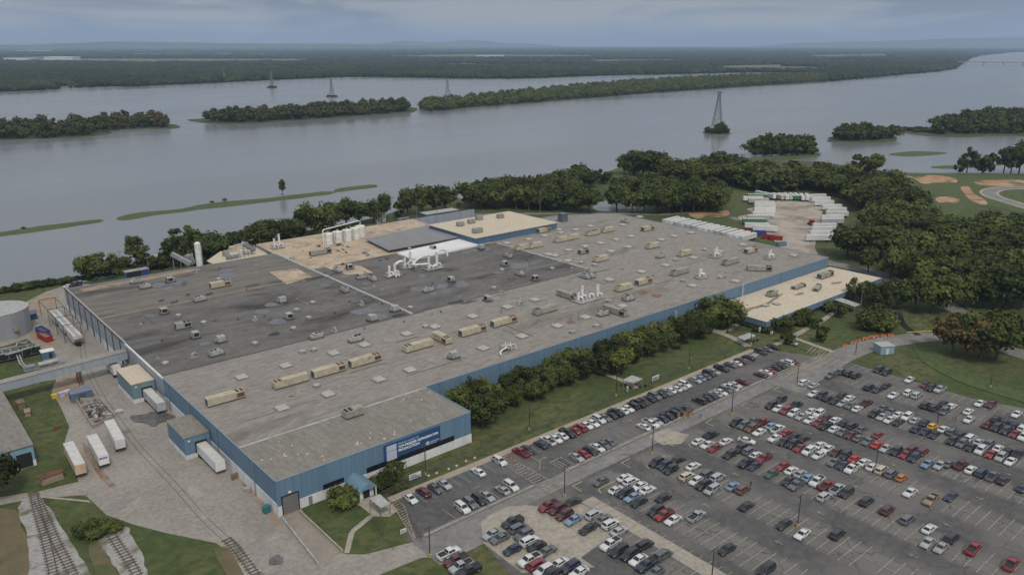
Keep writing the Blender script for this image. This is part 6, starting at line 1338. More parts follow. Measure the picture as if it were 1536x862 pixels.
UP = {'A': 'Sw155,302 Um248,262 Sg335,232 Ss398,203 Sw652,125 Uw790,42 Uw553,390 Ug603,353 Uk672,328 Ss722,303 Ss838,262 Uw897,233',
 'E': 'Pr192,558 Sk240,537 Sn338,500 Pw380,470 Sw443,462 Sw478,435 Pk525,417 Sr577,400 Ur618,383 Sw657,362 Sw708,348 Uw748,320 Sg797,308 Sk842,297 Pk872,272 Sw920,258 Sw958,243 Uk995,227 Pk1035,207 Sk1075,190 Sk1113,173 Ug1150,155 Sk1195,142 Sg1235,128 Sw1258,112 Ss617,605 Sr650,573 Sk717,557 Sw765,535 Sg812,517 Sg840,490 Sw1100,385 Pw1153,365 Ss1190,348 Sn1225,325 Sk1268,305 Uk1312,290 Sk1355,270 Sn1405,255',
 'F': 'Sw150,370 Ss187,358 Uw208,342 Ss282,310 Sb312,297 Sg353,287 Uk372,265 Ss405,253 Pk455,228 Sg523,208 Sw562,198 Sm597,183 Sn647,157 Uk728,120 Sg762,100 Sk812,83 Ss975,68 Pw540,368 St565,348 Uk330,460 Sk375,442 Sn405,422 Ss437,410 Sw475,403 Ug512,388 Sm628,330 Sm757,285 Sw785,265 Sr820,257 Sk845,237 Sk885,222 Sg905,212 Uw928,202 Sm968,192 Sw635,722'}
LO = {'A': 'Pr1165,360 Um1210,392 Sk1320,340 Um1268,428 Sb1322,468 Pk892,485 Ss748,567 Sg802,598 Vg940,525 Ug968,575 Uw1018,615 Sk1072,652 Sg1142,685 Hn885,682 Pw1010,757 Ur1062,790 Sw1240,767 Un1300,803 Sw1370,835 Uw1110,828 Uk1165,855 Pw440,705 Pm495,757 Ps520,797 Pk580,830',
 'B': 'Sg283,195 Sw445,172 Uw493,200 Sw397,252 Vk460,275 Sw547,233 Sw615,255 Sb507,310 Sk557,337 Sk713,320 Uk668,70 Un722,87 Uk770,117 Sk823,45 Sw925,95 Ut897,160 Hw947,198 Vg1030,150 Vs1105,172 Uk1010,222 Vs1080,250 Sb1222,228 Ud1285,258 Sk1310,375 Sk210,523 Us262,420 Sg317,462 Uw388,480 Ss453,527 Pw373,630 Vk420,685 Uk495,715 Sw550,752 Pn625,780 Sg703,820 Uk620,635 Vg748,705 Uk667,412 Pr730,435 Sw790,472 Ps968,440 Sk1165,685 Uk1175,20',
 'C': 'Pk90,65 Sn122,92 Sr325,97 Se248,148 Sw400,122 Ss462,148 Sb520,172 Sk372,200 Pg435,225 Pw583,197 Pr660,225 Ps718,262 Us635,310 Uk780,288 Uk925,350 Sk328,515 Sw480,572 Uk717,583 Vk222,825',
 'D': 'Vt75,197 Ug138,223 Ho203,248 Sw265,337 Pa392,393 Sn525,368 Sb398,170 Ss452,133 Sg515,152 Pm585,168 Sw652,193 Vn713,220 Pg790,240 Sk857,265 Sn990,308 Um108,460 Vg243,515 Sw388,572 Ss375,662 Vk530,633 Ss452,702 Pr680,692 Pr922,792',
 'F': 'Uw1028,330 Ss1075,357 Sw1115,418 Uk1158,435 Uk858,450 Uk795,487 Sw840,510 Ur887,527 Pk955,490 Uw945,543 Sw1068,527 Ss1010,558 Uw1117,545 Sw1058,587 Sr1115,605 Pk1165,625 Uk560,603 Ug610,623 Sg680,590 Pr745,597 Ud660,645 Sw717,667 Sb785,635 Pw838,648 Sr890,675 Sw812,713 Sk945,703 Sk1000,722 Sk873,740 Uk927,758 Sr985,780 Uw1050,798 Sw1115,765 Sw1108,832 Pk375,695 Sw305,730 Sw360,755 Sr397,783 Sw472,740 Uk575,790 Ug640,807 Sw690,825 Pr760,835',
 'G': 'Vn387,142 Uk437,162 Sw592,213 Sm700,247 Uk748,263 Ps797,277 Sw1080,365 Um1150,378 Sw1325,442 Pg38,197 Ug103,175 Uk143,188 Uk195,203 Vk297,275 Sn352,293 Sk407,267 Sw457,332 Uw572,310 Vs622,330 Uk677,402 Uk737,418 Sk797,395 Sw843,408 Vg797,445 Sw963,448 Sw968,500 Sm1090,540 Uk1155,507 Uk1153,558 Sn1203,522 Un1227,572 Sk1283,540 Sr1290,598 Uw1335,560 Uw1345,612 Sk50,365 Sk110,332 Sw170,345 Ss105,380 Sg155,398 Sw210,417 Pm278,385 Sk5,345 Sg375,427 Uk322,465 Sg437,450 Ss372,482 Sw495,465 Sw432,500 Uw550,475 Sk487,515 Ss605,503 Sn668,527 Hy727,540 Sn612,560 Sn675,582 Sk728,605 Sw790,570 Ug857,582 Uk918,608 Vw980,625 Ss1040,650 Ug1105,670 Sw1178,692 Sk1240,712 Pk1310,735 Uk855,650 Ug915,668 Sk978,692 Uw1050,710 Sr1125,733 Us1190,755 Sw1258,783 Sm15,475 Sw65,500 Sk120,523 Uk172,545 Sg232,568 Sw55,563 Sg112,582 Sm165,607 Sg222,620 Sr340,610 Sg280,652 Sx347,672 Ss400,693 Uk468,720 Um655,720 Um590,705 Sr540,735 Un592,765 Sw20,690 Sm65,722 Uk130,742 Sx187,768 Sg65,785 Sn117,808 Sw247,795 Pw172,830 Sw307,825'}
import re
def parse(dct):
    r = []
    for k, s in dct.items():
        ox, oy, sc = WN[k]
        for kd, c, x, y in re.findall(r'([SHUVP])(\w)(-?\d+),(-?\d+)', s): r.append((kd, c, ox+int(x)/sc, oy+int(y)/sc))
    return r
up = []; lo = []
ZC = .02 + .004*4
for kd, c, px, py in parse(UP):
    p = P(px, py+.5, .85); up.append([kd, c, p.x, p.y])
for kd, c, px, py in parse(LO):
    p = P(px, py+.5, .85); lo.append([kd, c, p.x, p.y])
TG = [m_+s_*2.75 for m_ in [120.4+18.27*i for i in range(0, 8)] for s_ in (-1, 1)] + [260.2]
entries = []
for q in lo:
    x = min(TG, key=lambda g_: abs(g_-q[2])); 
    if q[2] < 118: x = q[2]
    q[2] = x if abs(x-q[2]) < 2.3 else x + (q[2]-x)*.5
    col_i = TG.index(x) if x in TG else 0
    entries.append(('lo', col_i, q))
for q in up:
    if q[3] < 130: entries.append(('road', 0, q)); continue
    t_ = 148.3 if q[3] > 143 else 137.9
    entries.append(('top' if t_ > 143 else 'bot', 0, q))
    q[3] = t_ + (q[3]-t_)*.45
# keep neighbours apart
def relax(lst, ax, mind):
    for _ in range(60):
        lst.sort(key=lambda q: q[ax]); mv = False
        for a_, b_ in zip(lst, lst[1:]):
            if abs(a_[5-ax] - b_[5-ax]) > 3.6: continue
            g_ = b_[ax]-a_[ax]; need = mind
            if g_ < need: e_ = (need-g_)/2; a_[ax] -= e_; b_[ax] += e_; mv = True
        if not mv: break
cols = {}
for z_, ci, q in entries: cols.setdefault((z_, ci), []).append(q)
for (z_, ci), lst in cols.items():
    if z_ == 'road': continue
    relax(lst, 3 if z_ == 'lo' else 2, 2.42)
ap = []
for (z_, ci), lst in cols.items():
    key = (lambda q: -q[3]) if z_ == 'lo' else (lambda q: q[2])
    lst.sort(key=key); ct = {}; tt = {}
    for q in lst: tt[(q[0], q[1])] = tt.get((q[0], q[1]), 0)+1
    for q in lst:
        kd, c, x, y = q; k = (kd, c); ct[k] = ct.get(k, 0)+1; nm = PAINT[c][0] + ' ' + WORD[kd]
        if z_ == 'lo': where = 'in the big lot\'s %s stall line' % od(ci+1); orn = 'from the road'
        elif z_ == 'top': where = 'in the row beside the sidewalk'; orn = 'from the left'
        elif z_ == 'bot': where = 'in the row beside the access road'; orn = 'from the left'
        else: where = 'driving across the lot between the stalls'; orn = ''
        lab = (nm + ', the only one ' + where) if tt[k] == 1 else (od(ct[k]) + ' ' + nm + ' ' + orn + ' ' + where)
        if z_ == 'lo': rz = random.choice((0, math.pi)) if random.random() < .35 else (0 if ci % 2 else math.pi)
        elif z_ == 'road': rz = R(-75)
        elif z_ == 'top': rz = R(-90) if random.random() < .35 else R(90)
        else: rz = R(90) if random.random() < .4 else R(-90)
        if z_ != 'road': rz += R(random.uniform(-2.2, 2.2))
        car(kd, c, x + (random.uniform(-.35, .35) if z_ == 'lo' else 0), y, rz, lab, .02+.004*_lz[0] if x < 131 and z_ == 'lo' else .14)
for i, (kd, c, x, y, rz) in enumerate((('U', 'n', 116, 427, 10), ('S', 's', 122, 425, 10), ('S', 'w', 104, 431, 0), ('S', 'k', 146, 420, 20), ('S', 'g', 155, 419, 15), ('S', 'n', 168, 417, 10), ('P', 'k', 113, 429.5, 0))):
    p = P(x, y); car(kd, c, p.x, p.y, R(rz), PAINT[c][0] + ' ' + WORD[kd] + ' parked on the shore track behind the left rear corner', .1)
print('cars', len(lo)+len(up))
# ------------------------------------------------------------------ trees
def leafmat(name, a_, b_, c_): return mat(name, a_, .95, c2=b_, scale=.9, detail=3, th=(.4, .6), c3=c_, sc3=.22, th3=(.45, .65), spec=.12, rnd=.38, grime=.6)
LM = {'d': leafmat('leaves_dark', (.04, .055, .017), (.064, .078, .023), (.024, .036, .012)),
      'm': leafmat('leaves_mid', (.066, .082, .022), (.1, .112, .03), (.038, .052, .016)),
      'p': leafmat('leaves_pale', (.058, .07, .02), (.085, .094, .028), (.035, .046, .014)),
      'y': leafmat('leaves_yellow_green', (.09, .10, .02), (.13, .135, .03), (.055, .07, .017)),
      'r': leafmat('leaves_maroon', (.075, .038, .03), (.11, .05, .042), (.045, .04, .022)),
      'o': leafmat('leaves_russet', (.09, .068, .026), (.13, .09, .035), (.06, .058, .02))}
bark = mat('bark', (.12, .10, .08), .95, c2=(.07, .06, .05), scale=2)
def crown_mesh(name, seed, nc, nl, shape='round', ls=.055, m='d'):
    "unit tree: height 1, crown made of leafy clumps over the limbs"
    rs = np.random.RandomState(seed); V = []; Fc = []; base = 0
    V0, F0 = ICO1
    cl = []
    for i in range(nc):
        for _ in range(40):
            u = rs.uniform(-1, 1, 3)
            if (u**2).sum() <= 1: break
        if shape == 'round': c = np.array([u[0]*.36, u[1]*.36, .6+u[2]*.29]); r = rs.uniform(.07, .18)
        elif shape == 'wide': c = np.array([u[0]*.47, u[1]*.47, .58+u[2]*.27]); r = rs.uniform(.08, .2)
        elif shape == 'tall': c = np.array([u[0]*.22, u[1]*.22, .58+u[2]*.33]); r = rs.uniform(.08, .14)
        elif shape == 'bush': c = np.array([u[0]*.52, u[1]*.52, .42+u[2]*.3]); r = rs.uniform(.16, .26)
        elif shape == 'loose': c = np.array([u[0]*.34, u[1]*.34, .55+u[2]*.36]); r = rs.uniform(.06, .12)
        c[:2] *= 1.0 - .35*max(0, (c[2]-.62)/.3)
        cl.append((c, r))
    nlc = nl//nc
    for c, r in cl:
        k = .72 + rs.uniform(-.24, .2, len(V0))
        V.append(c + V0*(r*k)[:, None]*np.array([1, 1, .85])); Fc.append(('t', F0 + base)); base += len(V0)
        d = rs.normal(size=(nlc, 3)); d /= np.linalg.norm(d, axis=1)[:, None]; d[:, 2] = np.abs(d[:, 2])*.9 + d[:, 2]*.1 if False else d[:, 2]
        pos = c + d*(r*rs.uniform(.7, 1.38, nlc))[:, None]*np.array([1, 1, .88])
        nr = d + rs.normal(size=(nlc, 3))*.55 + np.array([0, 0, .35]); nr /= np.linalg.norm(nr, axis=1)[:, None]
        a_ = np.cross(nr, rs.normal(size=(nlc, 3))); a_ /= np.linalg.norm(a_, axis=1)[:, None]; b_ = np.cross(nr, a_)
        s_ = (ls*rs.uniform(.55, 1.25, nlc))[:, None]
        q = np.stack([pos-a_*s_, pos-b_*s_*.7, pos+a_*s_, pos+b_*s_*.7], 1).reshape(-1, 3)
        V.append(q); Fc.append(('q', np.arange(nlc*4).reshape(-1, 4)+base)); base += nlc*4
    V = np.concatenate(V); faces = []
    for t_, f in Fc: faces += [tuple(int(i) for i in q) for q in f]
    me = bpy.data.meshes.new(name); me.from_pydata(V.tolist(), [], faces); me.materials.append(LM[m]); me.update(); return me, cl
def trunk_mesh(seed, cl, shape, bare=.0):
    rs = random.Random(seed); m = MB(); m.tube([(0, 0, -.01), (rs.uniform(-.01, .01), 0, .18), (rs.uniform(-.02, .02), rs.uniform(-.02, .02), .42), (0, 0, .7)], .028, 7, r2=.01)
    for c, r in rs.sample(cl, min(7, len(cl))):
        z = rs.uniform(.18, .45); m.tube([(0, 0, z), (c[0]*.5, c[1]*.5, z+(c[2]-z)*.55), tuple(c)], .014, 5, r2=.004)
    return m.mesh('trunk', bark)
TV = {}
for ki, (sh, nc, nl, ls) in {'a': ('round', 22, 1900, .042), 'b': ('wide', 26, 2200, .044), 'c': ('tall', 20, 1500, .036), 'e': ('loose', 24, 1300, .038), 'f': ('bush', 18, 1800, .06)}.items():
    TV[ki] = []
    for j in range(3 if ki in 'abe' else 2):
        me, cl = crown_mesh('crown', ord(ki[0])*7+j, nc, nl, sh, ls); TV[ki].append((me, trunk_mesh(j+ord(ki[0]), cl, sh)))
_tm = {}
NT = [0]; SPECS = []
def make_tree(kind, x, y, h, leaf, label, group, w_, z, name, cat):
    v = random.randrange(len(TV[kind])); me, tr = TV[kind][v]; k = (kind, v, leaf)
    if k not in _tm: m2 = me.copy(); m2.materials[0] = LM[leaf]; _tm[k] = m2
    root = bpy.data.objects.new(name, None); COL.objects.link(root); root.location = (x, y, z); root.rotation_euler = (0, 0, random.uniform(0, 6.28)); root.scale = (h*w_*random.uniform(.92, 1.08), h*w_*random.uniform(.92, 1.08), h)
    tag(root, label, cat, group)
    for nm, d_ in (('crown', _tm[k]), ('trunk', tr)): o = bpy.data.objects.new(nm, d_); COL.objects.link(o); o.parent = root
    return root
def tree(kind, x, y, h, leaf, label, group=None, w_=1.0, z=0.0, name='tree', cat='tree', prio=1.0):
    NT[0] += 1
    if name == 'tree': SPECS.append((h/max(1, math.hypot(x, y))*prio, (kind, x, y, h, leaf, label, group, w_, z, name, cat))); return None
    return make_tree(kind, x, y, h, leaf, label, group, w_, z, name, cat)
def tpx(kind, px, py, hpx, leaf, label, group=None, w_=1.0, z=0, **k):
    c = P(px, py, z); h = hpx/F*math.hypot(dist(c), CAMH)*1.02; return tree(kind, c.x, c.y, h, leaf, label, group, w_, z, **k)
# row against the factory's south wall
row = []
x = 131.0
i = 0
while x < 262:
    row.append((x, 179.3 + random.uniform(-1.2, 1.2))); x += random.uniform(6.2, 7.6)
x = 134.5
row2 = []
while x < 258:
    if not 196 < x < 0: row2.append((x, 173.2 + random.uniform(-1.2, 1.2)))
    x += random.uniform(7, 8.6)
for i, (x, y) in enumerate(row): tree(random.choice('ab'), x, y, random.uniform(8.6, 11), random.choice('dmm'), 'tree in the back line against the blue factory wall, ' + od(i+1) + ' from the left', 'tree row along the factory wall', 1.0)
for i, (x, y) in enumerate(row2): tree(random.choice('ab'), x, y, random.uniform(7, 9), random.choice('ddm'), 'tree in the front line of the row facing the long lawn, ' + od(i+1) + ' from the left', 'tree row along the factory wall', 1.02)
tpx('a', 724, 640, 56, 'd', 'round dark tree at the left end of the row by the blue corner', w_=1.1)
tpx('b', 934, 562, 48, 'y', 'bright yellow-green tree standing forward of the row beside the shelter', w_=.95)
tpx("b", 1080, 492, 50, 'm', 'big round tree standing alone between factory wall and patio', w_=1.25)
tpx('f', 514, 757, 34, 'm', 'round green bush beside the blue gabled porch', w_=1.05, name='bush', cat='bush')
tpx('a', 592, 727, 42, 'd', 'olive tree before the blue banner wall', w_=.85); tpx('f', 574, 731, 28, 'd', 'low dark bush left of the olive tree', w_=1.1, name='bush', cat='bush'); tpx('f', 560, 733, 22, 'm', 'small green bush between porch and olive tree', w_=1.1, name='bush', cat='bush')
for i, (x, y) in enumerate(((585, 737), (596, 733), (605, 729))): tpx('f', x, y, 9, 'm', 'low clipped hedge shrub behind the front fence, ' + od(i+1) + ' from the left', 'hedge shrubs', 1.8, name='shrub', cat='shrub')
tpx('b', -4, 745, 72, 'd', 'large dark tree cut by the left edge beside the workshop', w_=.9)
for i, (x, y, h) in enumerate(((137, 802, 26), (152, 800, 20), (168, 795, 16), (146, 797, 18))): tpx('f', x, y, h, 'dmmd'[i], 'scrubby bush at the end of the middle track, ' + od(i+1) + ' from the left', 'scrub by the tracks', 1.3, name='bush', cat='bush')
for i, (x, y, h, l, lab) in enumerate(((1176, 498, 28, 'r', 'maroon crape myrtle at the near corner of the office'), (1180, 516, 22, 'r', 'maroon crape myrtle beside the silver car at the path fork'), (1208, 484, 24, 'r', 'maroon-tinged tree against the office fascia, left of the canopy'), (1222, 492, 20, 'r', 'small maroon tree in the middle of the office lawn path'), (1231, 512, 26, 'r', 'round maroon tree alone on the office lawn'), (1258, 476, 24, 'r', 'maroon tree in front of the white entrance canopy'), (1198, 486, 22, 'm', 'green shrub left of the maroon tree at the office wall'), (1243, 466, 18, 'm', 'green shrub at the left foot of the white canopy'), (1152, 500, 12, 'd', 'small dark shrub under the office corner'), (1136, 497, 10, 'd', 'low dark shrub before the brick office base'))):
    tpx('f' if i > 5 else 'b', x, y, h, l, lab, w_=1.05, name='shrub' if i > 5 else 'tree', cat='shrub' if i > 5 else 'tree')
tpx('f', 1310, 493, 38, 'm', 'broad round dark green bush on the office lawn', w_=1.05, name='bush', cat='bush'); tpx('f', 1318, 494, 34, 'm', 'lower right half of the broad round bush on the lawn', w_=1.0, name='bush', cat='bush')
tpx('e', 1282, 455, 38, 'p', 'pale slender tree hanging over the office roof end', w_=.9)
for i, (x, y, h, l) in enumerate(((1428, 528, 58, 'o'), (1448, 536, 66, 'o'), (1470, 538, 68, 'm'), (1494, 540, 72, 'd'), (1510, 520, 50, 'd'))): tpx('b', x, y, h, l, 'tree in the clump beside the entrance road at the right, ' + od(i+1) + ' from the left', 'clump beside the entrance road', 1.05)
for i, (x, y, h, l, k_) in enumerate(((1322, 465, 40, 'd', 'b'), (1345, 462, 44, 'd', 'b'), (1372, 465, 48, 'm', 'b'), (1398, 470, 60, 'm', 'b'), (1420, 462, 48, 'm', 'a'), (1448, 460, 46, 'm', 'b'), (1470, 460, 44, 'd', 'a'), (1302, 450, 30, 'd', 'b'), (1497, 463, 60, 'd', 'b'), (1520, 462, 66, 'd', 'b'), (1545, 462, 60, 'd', 'b'))): tpx(k_, x, y, h, l, 'tree on the near edge of the right-hand wood, ' + od(i+1) + ' from the left', 'edge of the right-hand wood', 1.0)
# shore trees, left half
SHT = [(130, 420, 37), (150, 418, 38), (168, 412, 28), (180, 410, 30), (207, 406, 52), (222, 402, 24), (237, 403, 28), (250, 401, 26), (268, 399, 55), (290, 397, 58), (306, 394, 50), (320, 390, 42), (342, 380, 34), (360, 378, 34), (382, 372, 40), (402, 369, 42), (418, 367, 42), (435, 364, 40), (458, 358, 48), (478, 354, 55), (500, 349, 52), (520, 345, 48), (540, 339, 36), (560, 334, 36), (578, 330, 40), (596, 328, 28), (612, 326, 44), (632, 322, 46), (650, 320, 46), (668, 316, 42), (706, 312, 44), (688, 312, 10)]
for i, (x, y, h) in enumerate(SHT): tpx('e' if h > 50 and x < 330 else random.choice('aba'), x, y, h, random.choice('ddmdm'), 'leafy tree on the near river bank behind the factory, ' + od(i+1) + ' from the left', 'trees on the near river bank', random.uniform(.85, 1.1))
k = 0
for i in range(34):
    px = -15 + i*10.5; sp_ = np.interp(px, [-20, 0, 45, 85, 112, 180, 250, 330], [441, 438, 431, 425, 420, 408, 393, 376]); k += 1
    tpx('f', px, sp_+1.5, random.uniform(7, 12), random.choice('dm'), 'low shrub in the belt along the near river bank, ' + od(i+1) + ' from left', 'shrubs along the near bank', 1.5, name='shrub', cat='shrub')
for i in range(14):
    px = 185 + i*27 + random.uniform(-6, 6); sp_ = np.interp(px, [112, 180, 250, 300, 345, 420, 480, 560], [420, 412, 400, 396, 380, 366, 356, 338]); tpx('f', px, sp_, random.uniform(12, 20), random.choice('dm'), 'bushy undergrowth between the river bank trees, ' + od(i+1) + ' from left', 'undergrowth on the near bank', 1.2, name='shrub', cat='shrub')
tpx('c', 424, 293, 24, 'p', 'lone slender tree rising from the grassy islet', z=-1.2, w_=.75, prio=4)
for i, (x, y, h) in enumerate(((318, 304, 3.5), (337, 301, 4), (35, 343, 3))): tpx('f', x, y, h, 'm', 'tiny bush on the grassy islets, ' + od(i+1) + ' of three', 'bushes on the grassy islet', 1.4, z=-1.2, name='bush', cat='bush')
# belt of trees behind the factory and the big wood on the right
def wood(poly, sp, hr, label, group, leaves, kinds='ab', z=0, holes=(), w_=1.0, maxn=999, jit=.3, near_first=False):
    pts = scatter(poly, sp, jit); pts = [p for p in pts if not any(pip(p[0], p[1], h_) for h_ in holes)]
    for j, p in enumerate(pts[:maxn]): tree(random.choice(kinds), p[0], p[1], random.uniform(*hr), random.choice(leaves), label, group, w_*random.uniform(.9, 1.25), z, prio=.9)
    return len(pts)
PONDW = pg(POND); MEAD = pg([(900, 262), (935, 245), (1000, 262), (1005, 284), (945, 290), (895, 287)]); MEAD2 = pg([(1083, 280), (1118, 282), (1132, 300), (1100, 322), (1083, 318)])
n1_ = wood(pg([(712, 314), (880, 318), (884, 300), (800, 288), (745, 292), (715, 300)]), 11.5, (14, 19), 'tall leafy tree in the grove behind the cream roof, left of the pond', 'grove left of the pond', 'ddmmp', holes=[PONDW])
n2_ = wood(pg([(915, 296), (985, 300), (975, 318), (1078, 316), (1080, 292), (1000, 288)]), 11.5, (14, 18), 'leafy tree in the grove behind the factory, right of the pond', 'grove right of the pond', 'ddmm', holes=[PONDW, MEAD2])
tpx('a', 925, 318, 44, 'd', 'dark round tree standing in front of the pond')
for i, (x, y, h, l) in enumerate(((948, 319, 40, 'm'), (966, 319, 42, 'd'), (984, 320, 44, 'm'), (1003, 320, 46, 'm'), (1022, 320, 44, 'd'), (1040, 319, 47, 'd'), (1058, 319, 46, 'm'), (1076, 318, 42, 'm'), (884, 320, 44, 'd'), (868, 320, 45, 'm'))): tpx('b', x, y, h, l, 'tree in the front line of the grove by the shore road, ' + od(i+1) + ' of ten', 'front line of the shore grove', .95)
for i, (x, y, h, l) in enumerate(((905, 276, 26, 'd'), (936, 262, 30, 'd'), (952, 262, 38, 'm'), (968, 264, 42, 'd'), (984, 266, 40, 'd'), (1000, 268, 34, 'm'), (1018, 270, 32, 'd'), (1036, 270, 32, 'm'), (1056, 268, 34, 'd'), (1076, 268, 42, 'd'), (1094, 268, 38, 'm'), (1112, 270, 34, 'd'))): tpx('a', x, y, h, l, 'tall tree on the river shore behind the pond meadow, ' + od(i+1) + ' from the left', 'shore trees behind the meadow', 1.15)
n3_ = wood(pg([(820, 287), (868, 268), (885, 272), (884, 284), (860, 290)]), 12, (14, 18), 'tree on the point between the river and the pond meadow', 'trees on the river point', 'dmd')
n4_ = wood(pg([(925, 262), (960, 258), (1000, 268), (1060, 266), (1080, 260), (1120, 268), (1180, 270), (1235, 276), (1300, 280), (1335, 287), (1352, 302), (1370, 330), (1395, 352), (1440, 360), (1490, 350), (1540, 352), (1700, 362), (1700, 400), (1500, 395), (1420, 400), (1350, 396), (1290, 391), (1256, 386), (1262, 380), (1300, 376), (1305, 345), (1290, 318), (1266, 298), (1205, 288), (1150, 292), (1115, 282), (1060, 278), (1010, 280), (995, 262)]), 13.6, (14, 21), 'leafy tree in the dense wood between the factory and the river inlet', 'dense wood right of the factory', 'ddmmmmpp', w_=1.22, jit=.28)
n5_ = wood(pg([(1290, 404), (1350, 410), (1420, 408), (1500, 402), (1700, 415), (1700, 470), (1560, 452), (1500, 446), (1420, 445), (1360, 440), (1330, 425)]), 11.5, (13, 18), 'leafy tree in the dense wood right of the factory road', 'dense wood right of the factory road', 'ddmmp', holes=[pg([(1395, 430), (1465, 430), (1465, 475), (1395, 475)])], w_=1.0)
for i, (x, y, h, l, k_) in enumerate(((1310, 372, 34, 'y', 'a'), (1362, 418, 30, 'y', 'a'), (1285, 256, 26, 'p', 'e'), (1312, 264, 34, 'y', 'b'), (1296, 262, 28, 'o', 'e'), (965, 278, 26, 'p', 'b'))): tpx(k_, x, y, h, l, 'paler yellow-green tree standing out of the dark wood, ' + od(i+1) + ' of six', 'paler trees in the wood', 1.0)
n6_ = wood(pg([(1132, 231), (1140, 226), (1180, 224), (1212, 225), (1218, 231), (1180, 234)]), 10, (17, 22), 'tree on the small peninsula in the river left of the inlet', 'peninsula trees', 'dm')
for i in range(11): tpx('f', 1134+i*8.4, 231.5-.3*i+(i > 7)*1.5, random.uniform(11, 17), random.choice('dm'), 'bushy undergrowth on the small river peninsula, ' + od(i+1) + ' from left', 'undergrowth on the peninsula', 1.4, name='shrub', cat='shrub')
for i, (x, y, h, k_) in enumerate(((1438, 260, 20, 'e'), (1450, 259, 34, 'e'), (1474, 259, 26, 'e'), (1484, 259, 28, 'e'), (1505, 260, 36, 'e'), (1516, 260, 34, 'e'), (1528, 260, 42, 'b'), (1545, 260, 44, 'b'))): tpx(k_, x, y, h, 'dmppdmmd'[i], 'waterside tree above the red bare field at the inlet, ' + od(i+1) + ' from the left', 'waterside trees at the inlet', .9)
# islands
n7_ = wood(pg([(-60, 208), (0, 208), (60, 207), (118, 205), (160, 198), (165, 195), (190, 193), (258, 191.5), (258, 188), (205, 184), (150, 185), (70, 195), (0, 197), (-60, 197)], -.9), 14.5, (8, 24), 'tree on the wooded river island at the left edge', 'left island trees', 'mmdppo', z=-.9)
n8_ = wood(pg([(310, 182), (360, 184.5), (430, 180.5), (520, 174.5), (600, 168.5), (616, 166), (614, 162.5), (540, 165), (440, 172), (345, 177)], -.9), 13.5, (8, 25), 'tree on the long wooded island left of centre', 'centre island trees', 'mmdppo', 'abe', z=-.9)
n9_ = wood(pg([(1247, 210), (1280, 211.5), (1325, 211.5), (1338, 208), (1328, 202), (1290, 200), (1260, 204)], -.9), 11, (12, 19), 'tree on the small round island off the inlet', 'small island trees', 'dmmp', z=-.9)
n10_ = wood(pg([(1400, 201), (1450, 202), (1500, 200), (1600, 202), (1600, 172), (1536, 174), (1460, 178), (1410, 188)], -.9), 14, (11, 22), 'tree on the wooded island at the right edge', 'right island trees', 'dmmm', z=-.9)
for i in range(16): tpx('f', 1345+i*4.2, 196+random.uniform(-2, 3), random.uniform(4, 7), random.choice('mpo'), 'low marsh shrub on the spit by the small round island, ' + od(i+1) + ' from left', 'marsh shrubs', 1.5, z=-.9, name='shrub', cat='shrub')
print('trees', NT[0], n1_, n2_, n3_, n4_, n5_, n6_, n7_, n8_, n9_, n10_)
# the 285 trees that show largest stay single; everything smaller joins one mass of far trees
def lod_crown(seed, shape, nl, ls):
    me, cl = crown_mesh('t', seed, 12, nl, shape, ls); n = len(me.vertices); v = np.zeros(n*3); me.vertices.foreach_get('co', v)
    F3 = [tuple(p.vertices) for p in me.polygons]; bpy.data.meshes.remove(me)
    q = np.array([f if len(f) == 4 else (f[0], f[1], f[2], -1) for f in F3]); return v.reshape(-1, 3), q
LOD = [lod_crown(90+i, sh, 420, .075) for i, sh in enumerate(('round', 'wide', 'round', 'loose', 'wide', 'tall'))]
LOD = LOD[:5]
def mass(name, items, label, cat):
    "items: x, y, z, h, w, material index"
    co = []; lp = []; ls_ = []; mi = []; base = 0; nlp = 0
    for x, y, z, h, w_, m_ in items:
        v, q = LOD[RS.randint(len(LOD))]; a_ = RS.uniform(0, 6.28); ca, sa = math.cos(a_), math.sin(a_); sx, sy = h*w_*RS.uniform(.9, 1.1), h*w_*RS.uniform(.9, 1.1)
        X = v[:, 0]*sx; Y = v[:, 1]*sy; co.append(np.stack([X*ca-Y*sa+x, X*sa+Y*ca+y, v[:, 2]*h*1.12+z-h*.2], 1))
        tri = q[:, 3] < 0; t3 = q[tri][:, :3]+base; t4 = q[~tri]+base
        lp.append(t3.ravel()); lp.append(t4.ravel()); ls_.append(np.arange(len(t3))*3+nlp); nlp += t3.size; ls_.append(np.arange(len(t4))*4+nlp); nlp += t4.size
        mi.append(np.full(len(q), m_)); base += len(v)
    co = np.concatenate(co).astype(np.float32); lp = np.concatenate(lp).astype(np.int32); ls_ = np.concatenate(ls_).astype(np.int32); mi = np.concatenate(mi).astype(np.int32)
    me = bpy.data.meshes.new(name); me.vertices.add(len(co)); me.vertices.foreach_set('co', co.ravel()); me.loops.add(len(lp)); me.loops.foreach_set('vertex_index', lp); me.polygons.add(len(ls_)); me.polygons.foreach_set('loop_start', ls_)
    for k in 'dmpo': me.materials.append(LM[k])
    me.polygons.foreach_set('material_index', mi); me.update(calc_edges=True); o = bpy.data.objects.new(name, me); COL.objects.link(o); return tag(o, label, cat, kind='stuff')
SPECS.sort(key=lambda q: -q[0]); keep = SPECS[:285]; rest = SPECS[285:]
TONE = {'d': 'dark green', 'm': 'mid green', 'p': 'pale green', 'y': 'yellow-green', 'o': 'russet', 'r': 'maroon'}
byg = {}
for s_, q in keep:
    if any(w in q[5] for w in ('from the left', 'of six', 'of ten')) or q[6] is None: make_tree(*q)
    else: byg.setdefault(q[5], []).append(q)
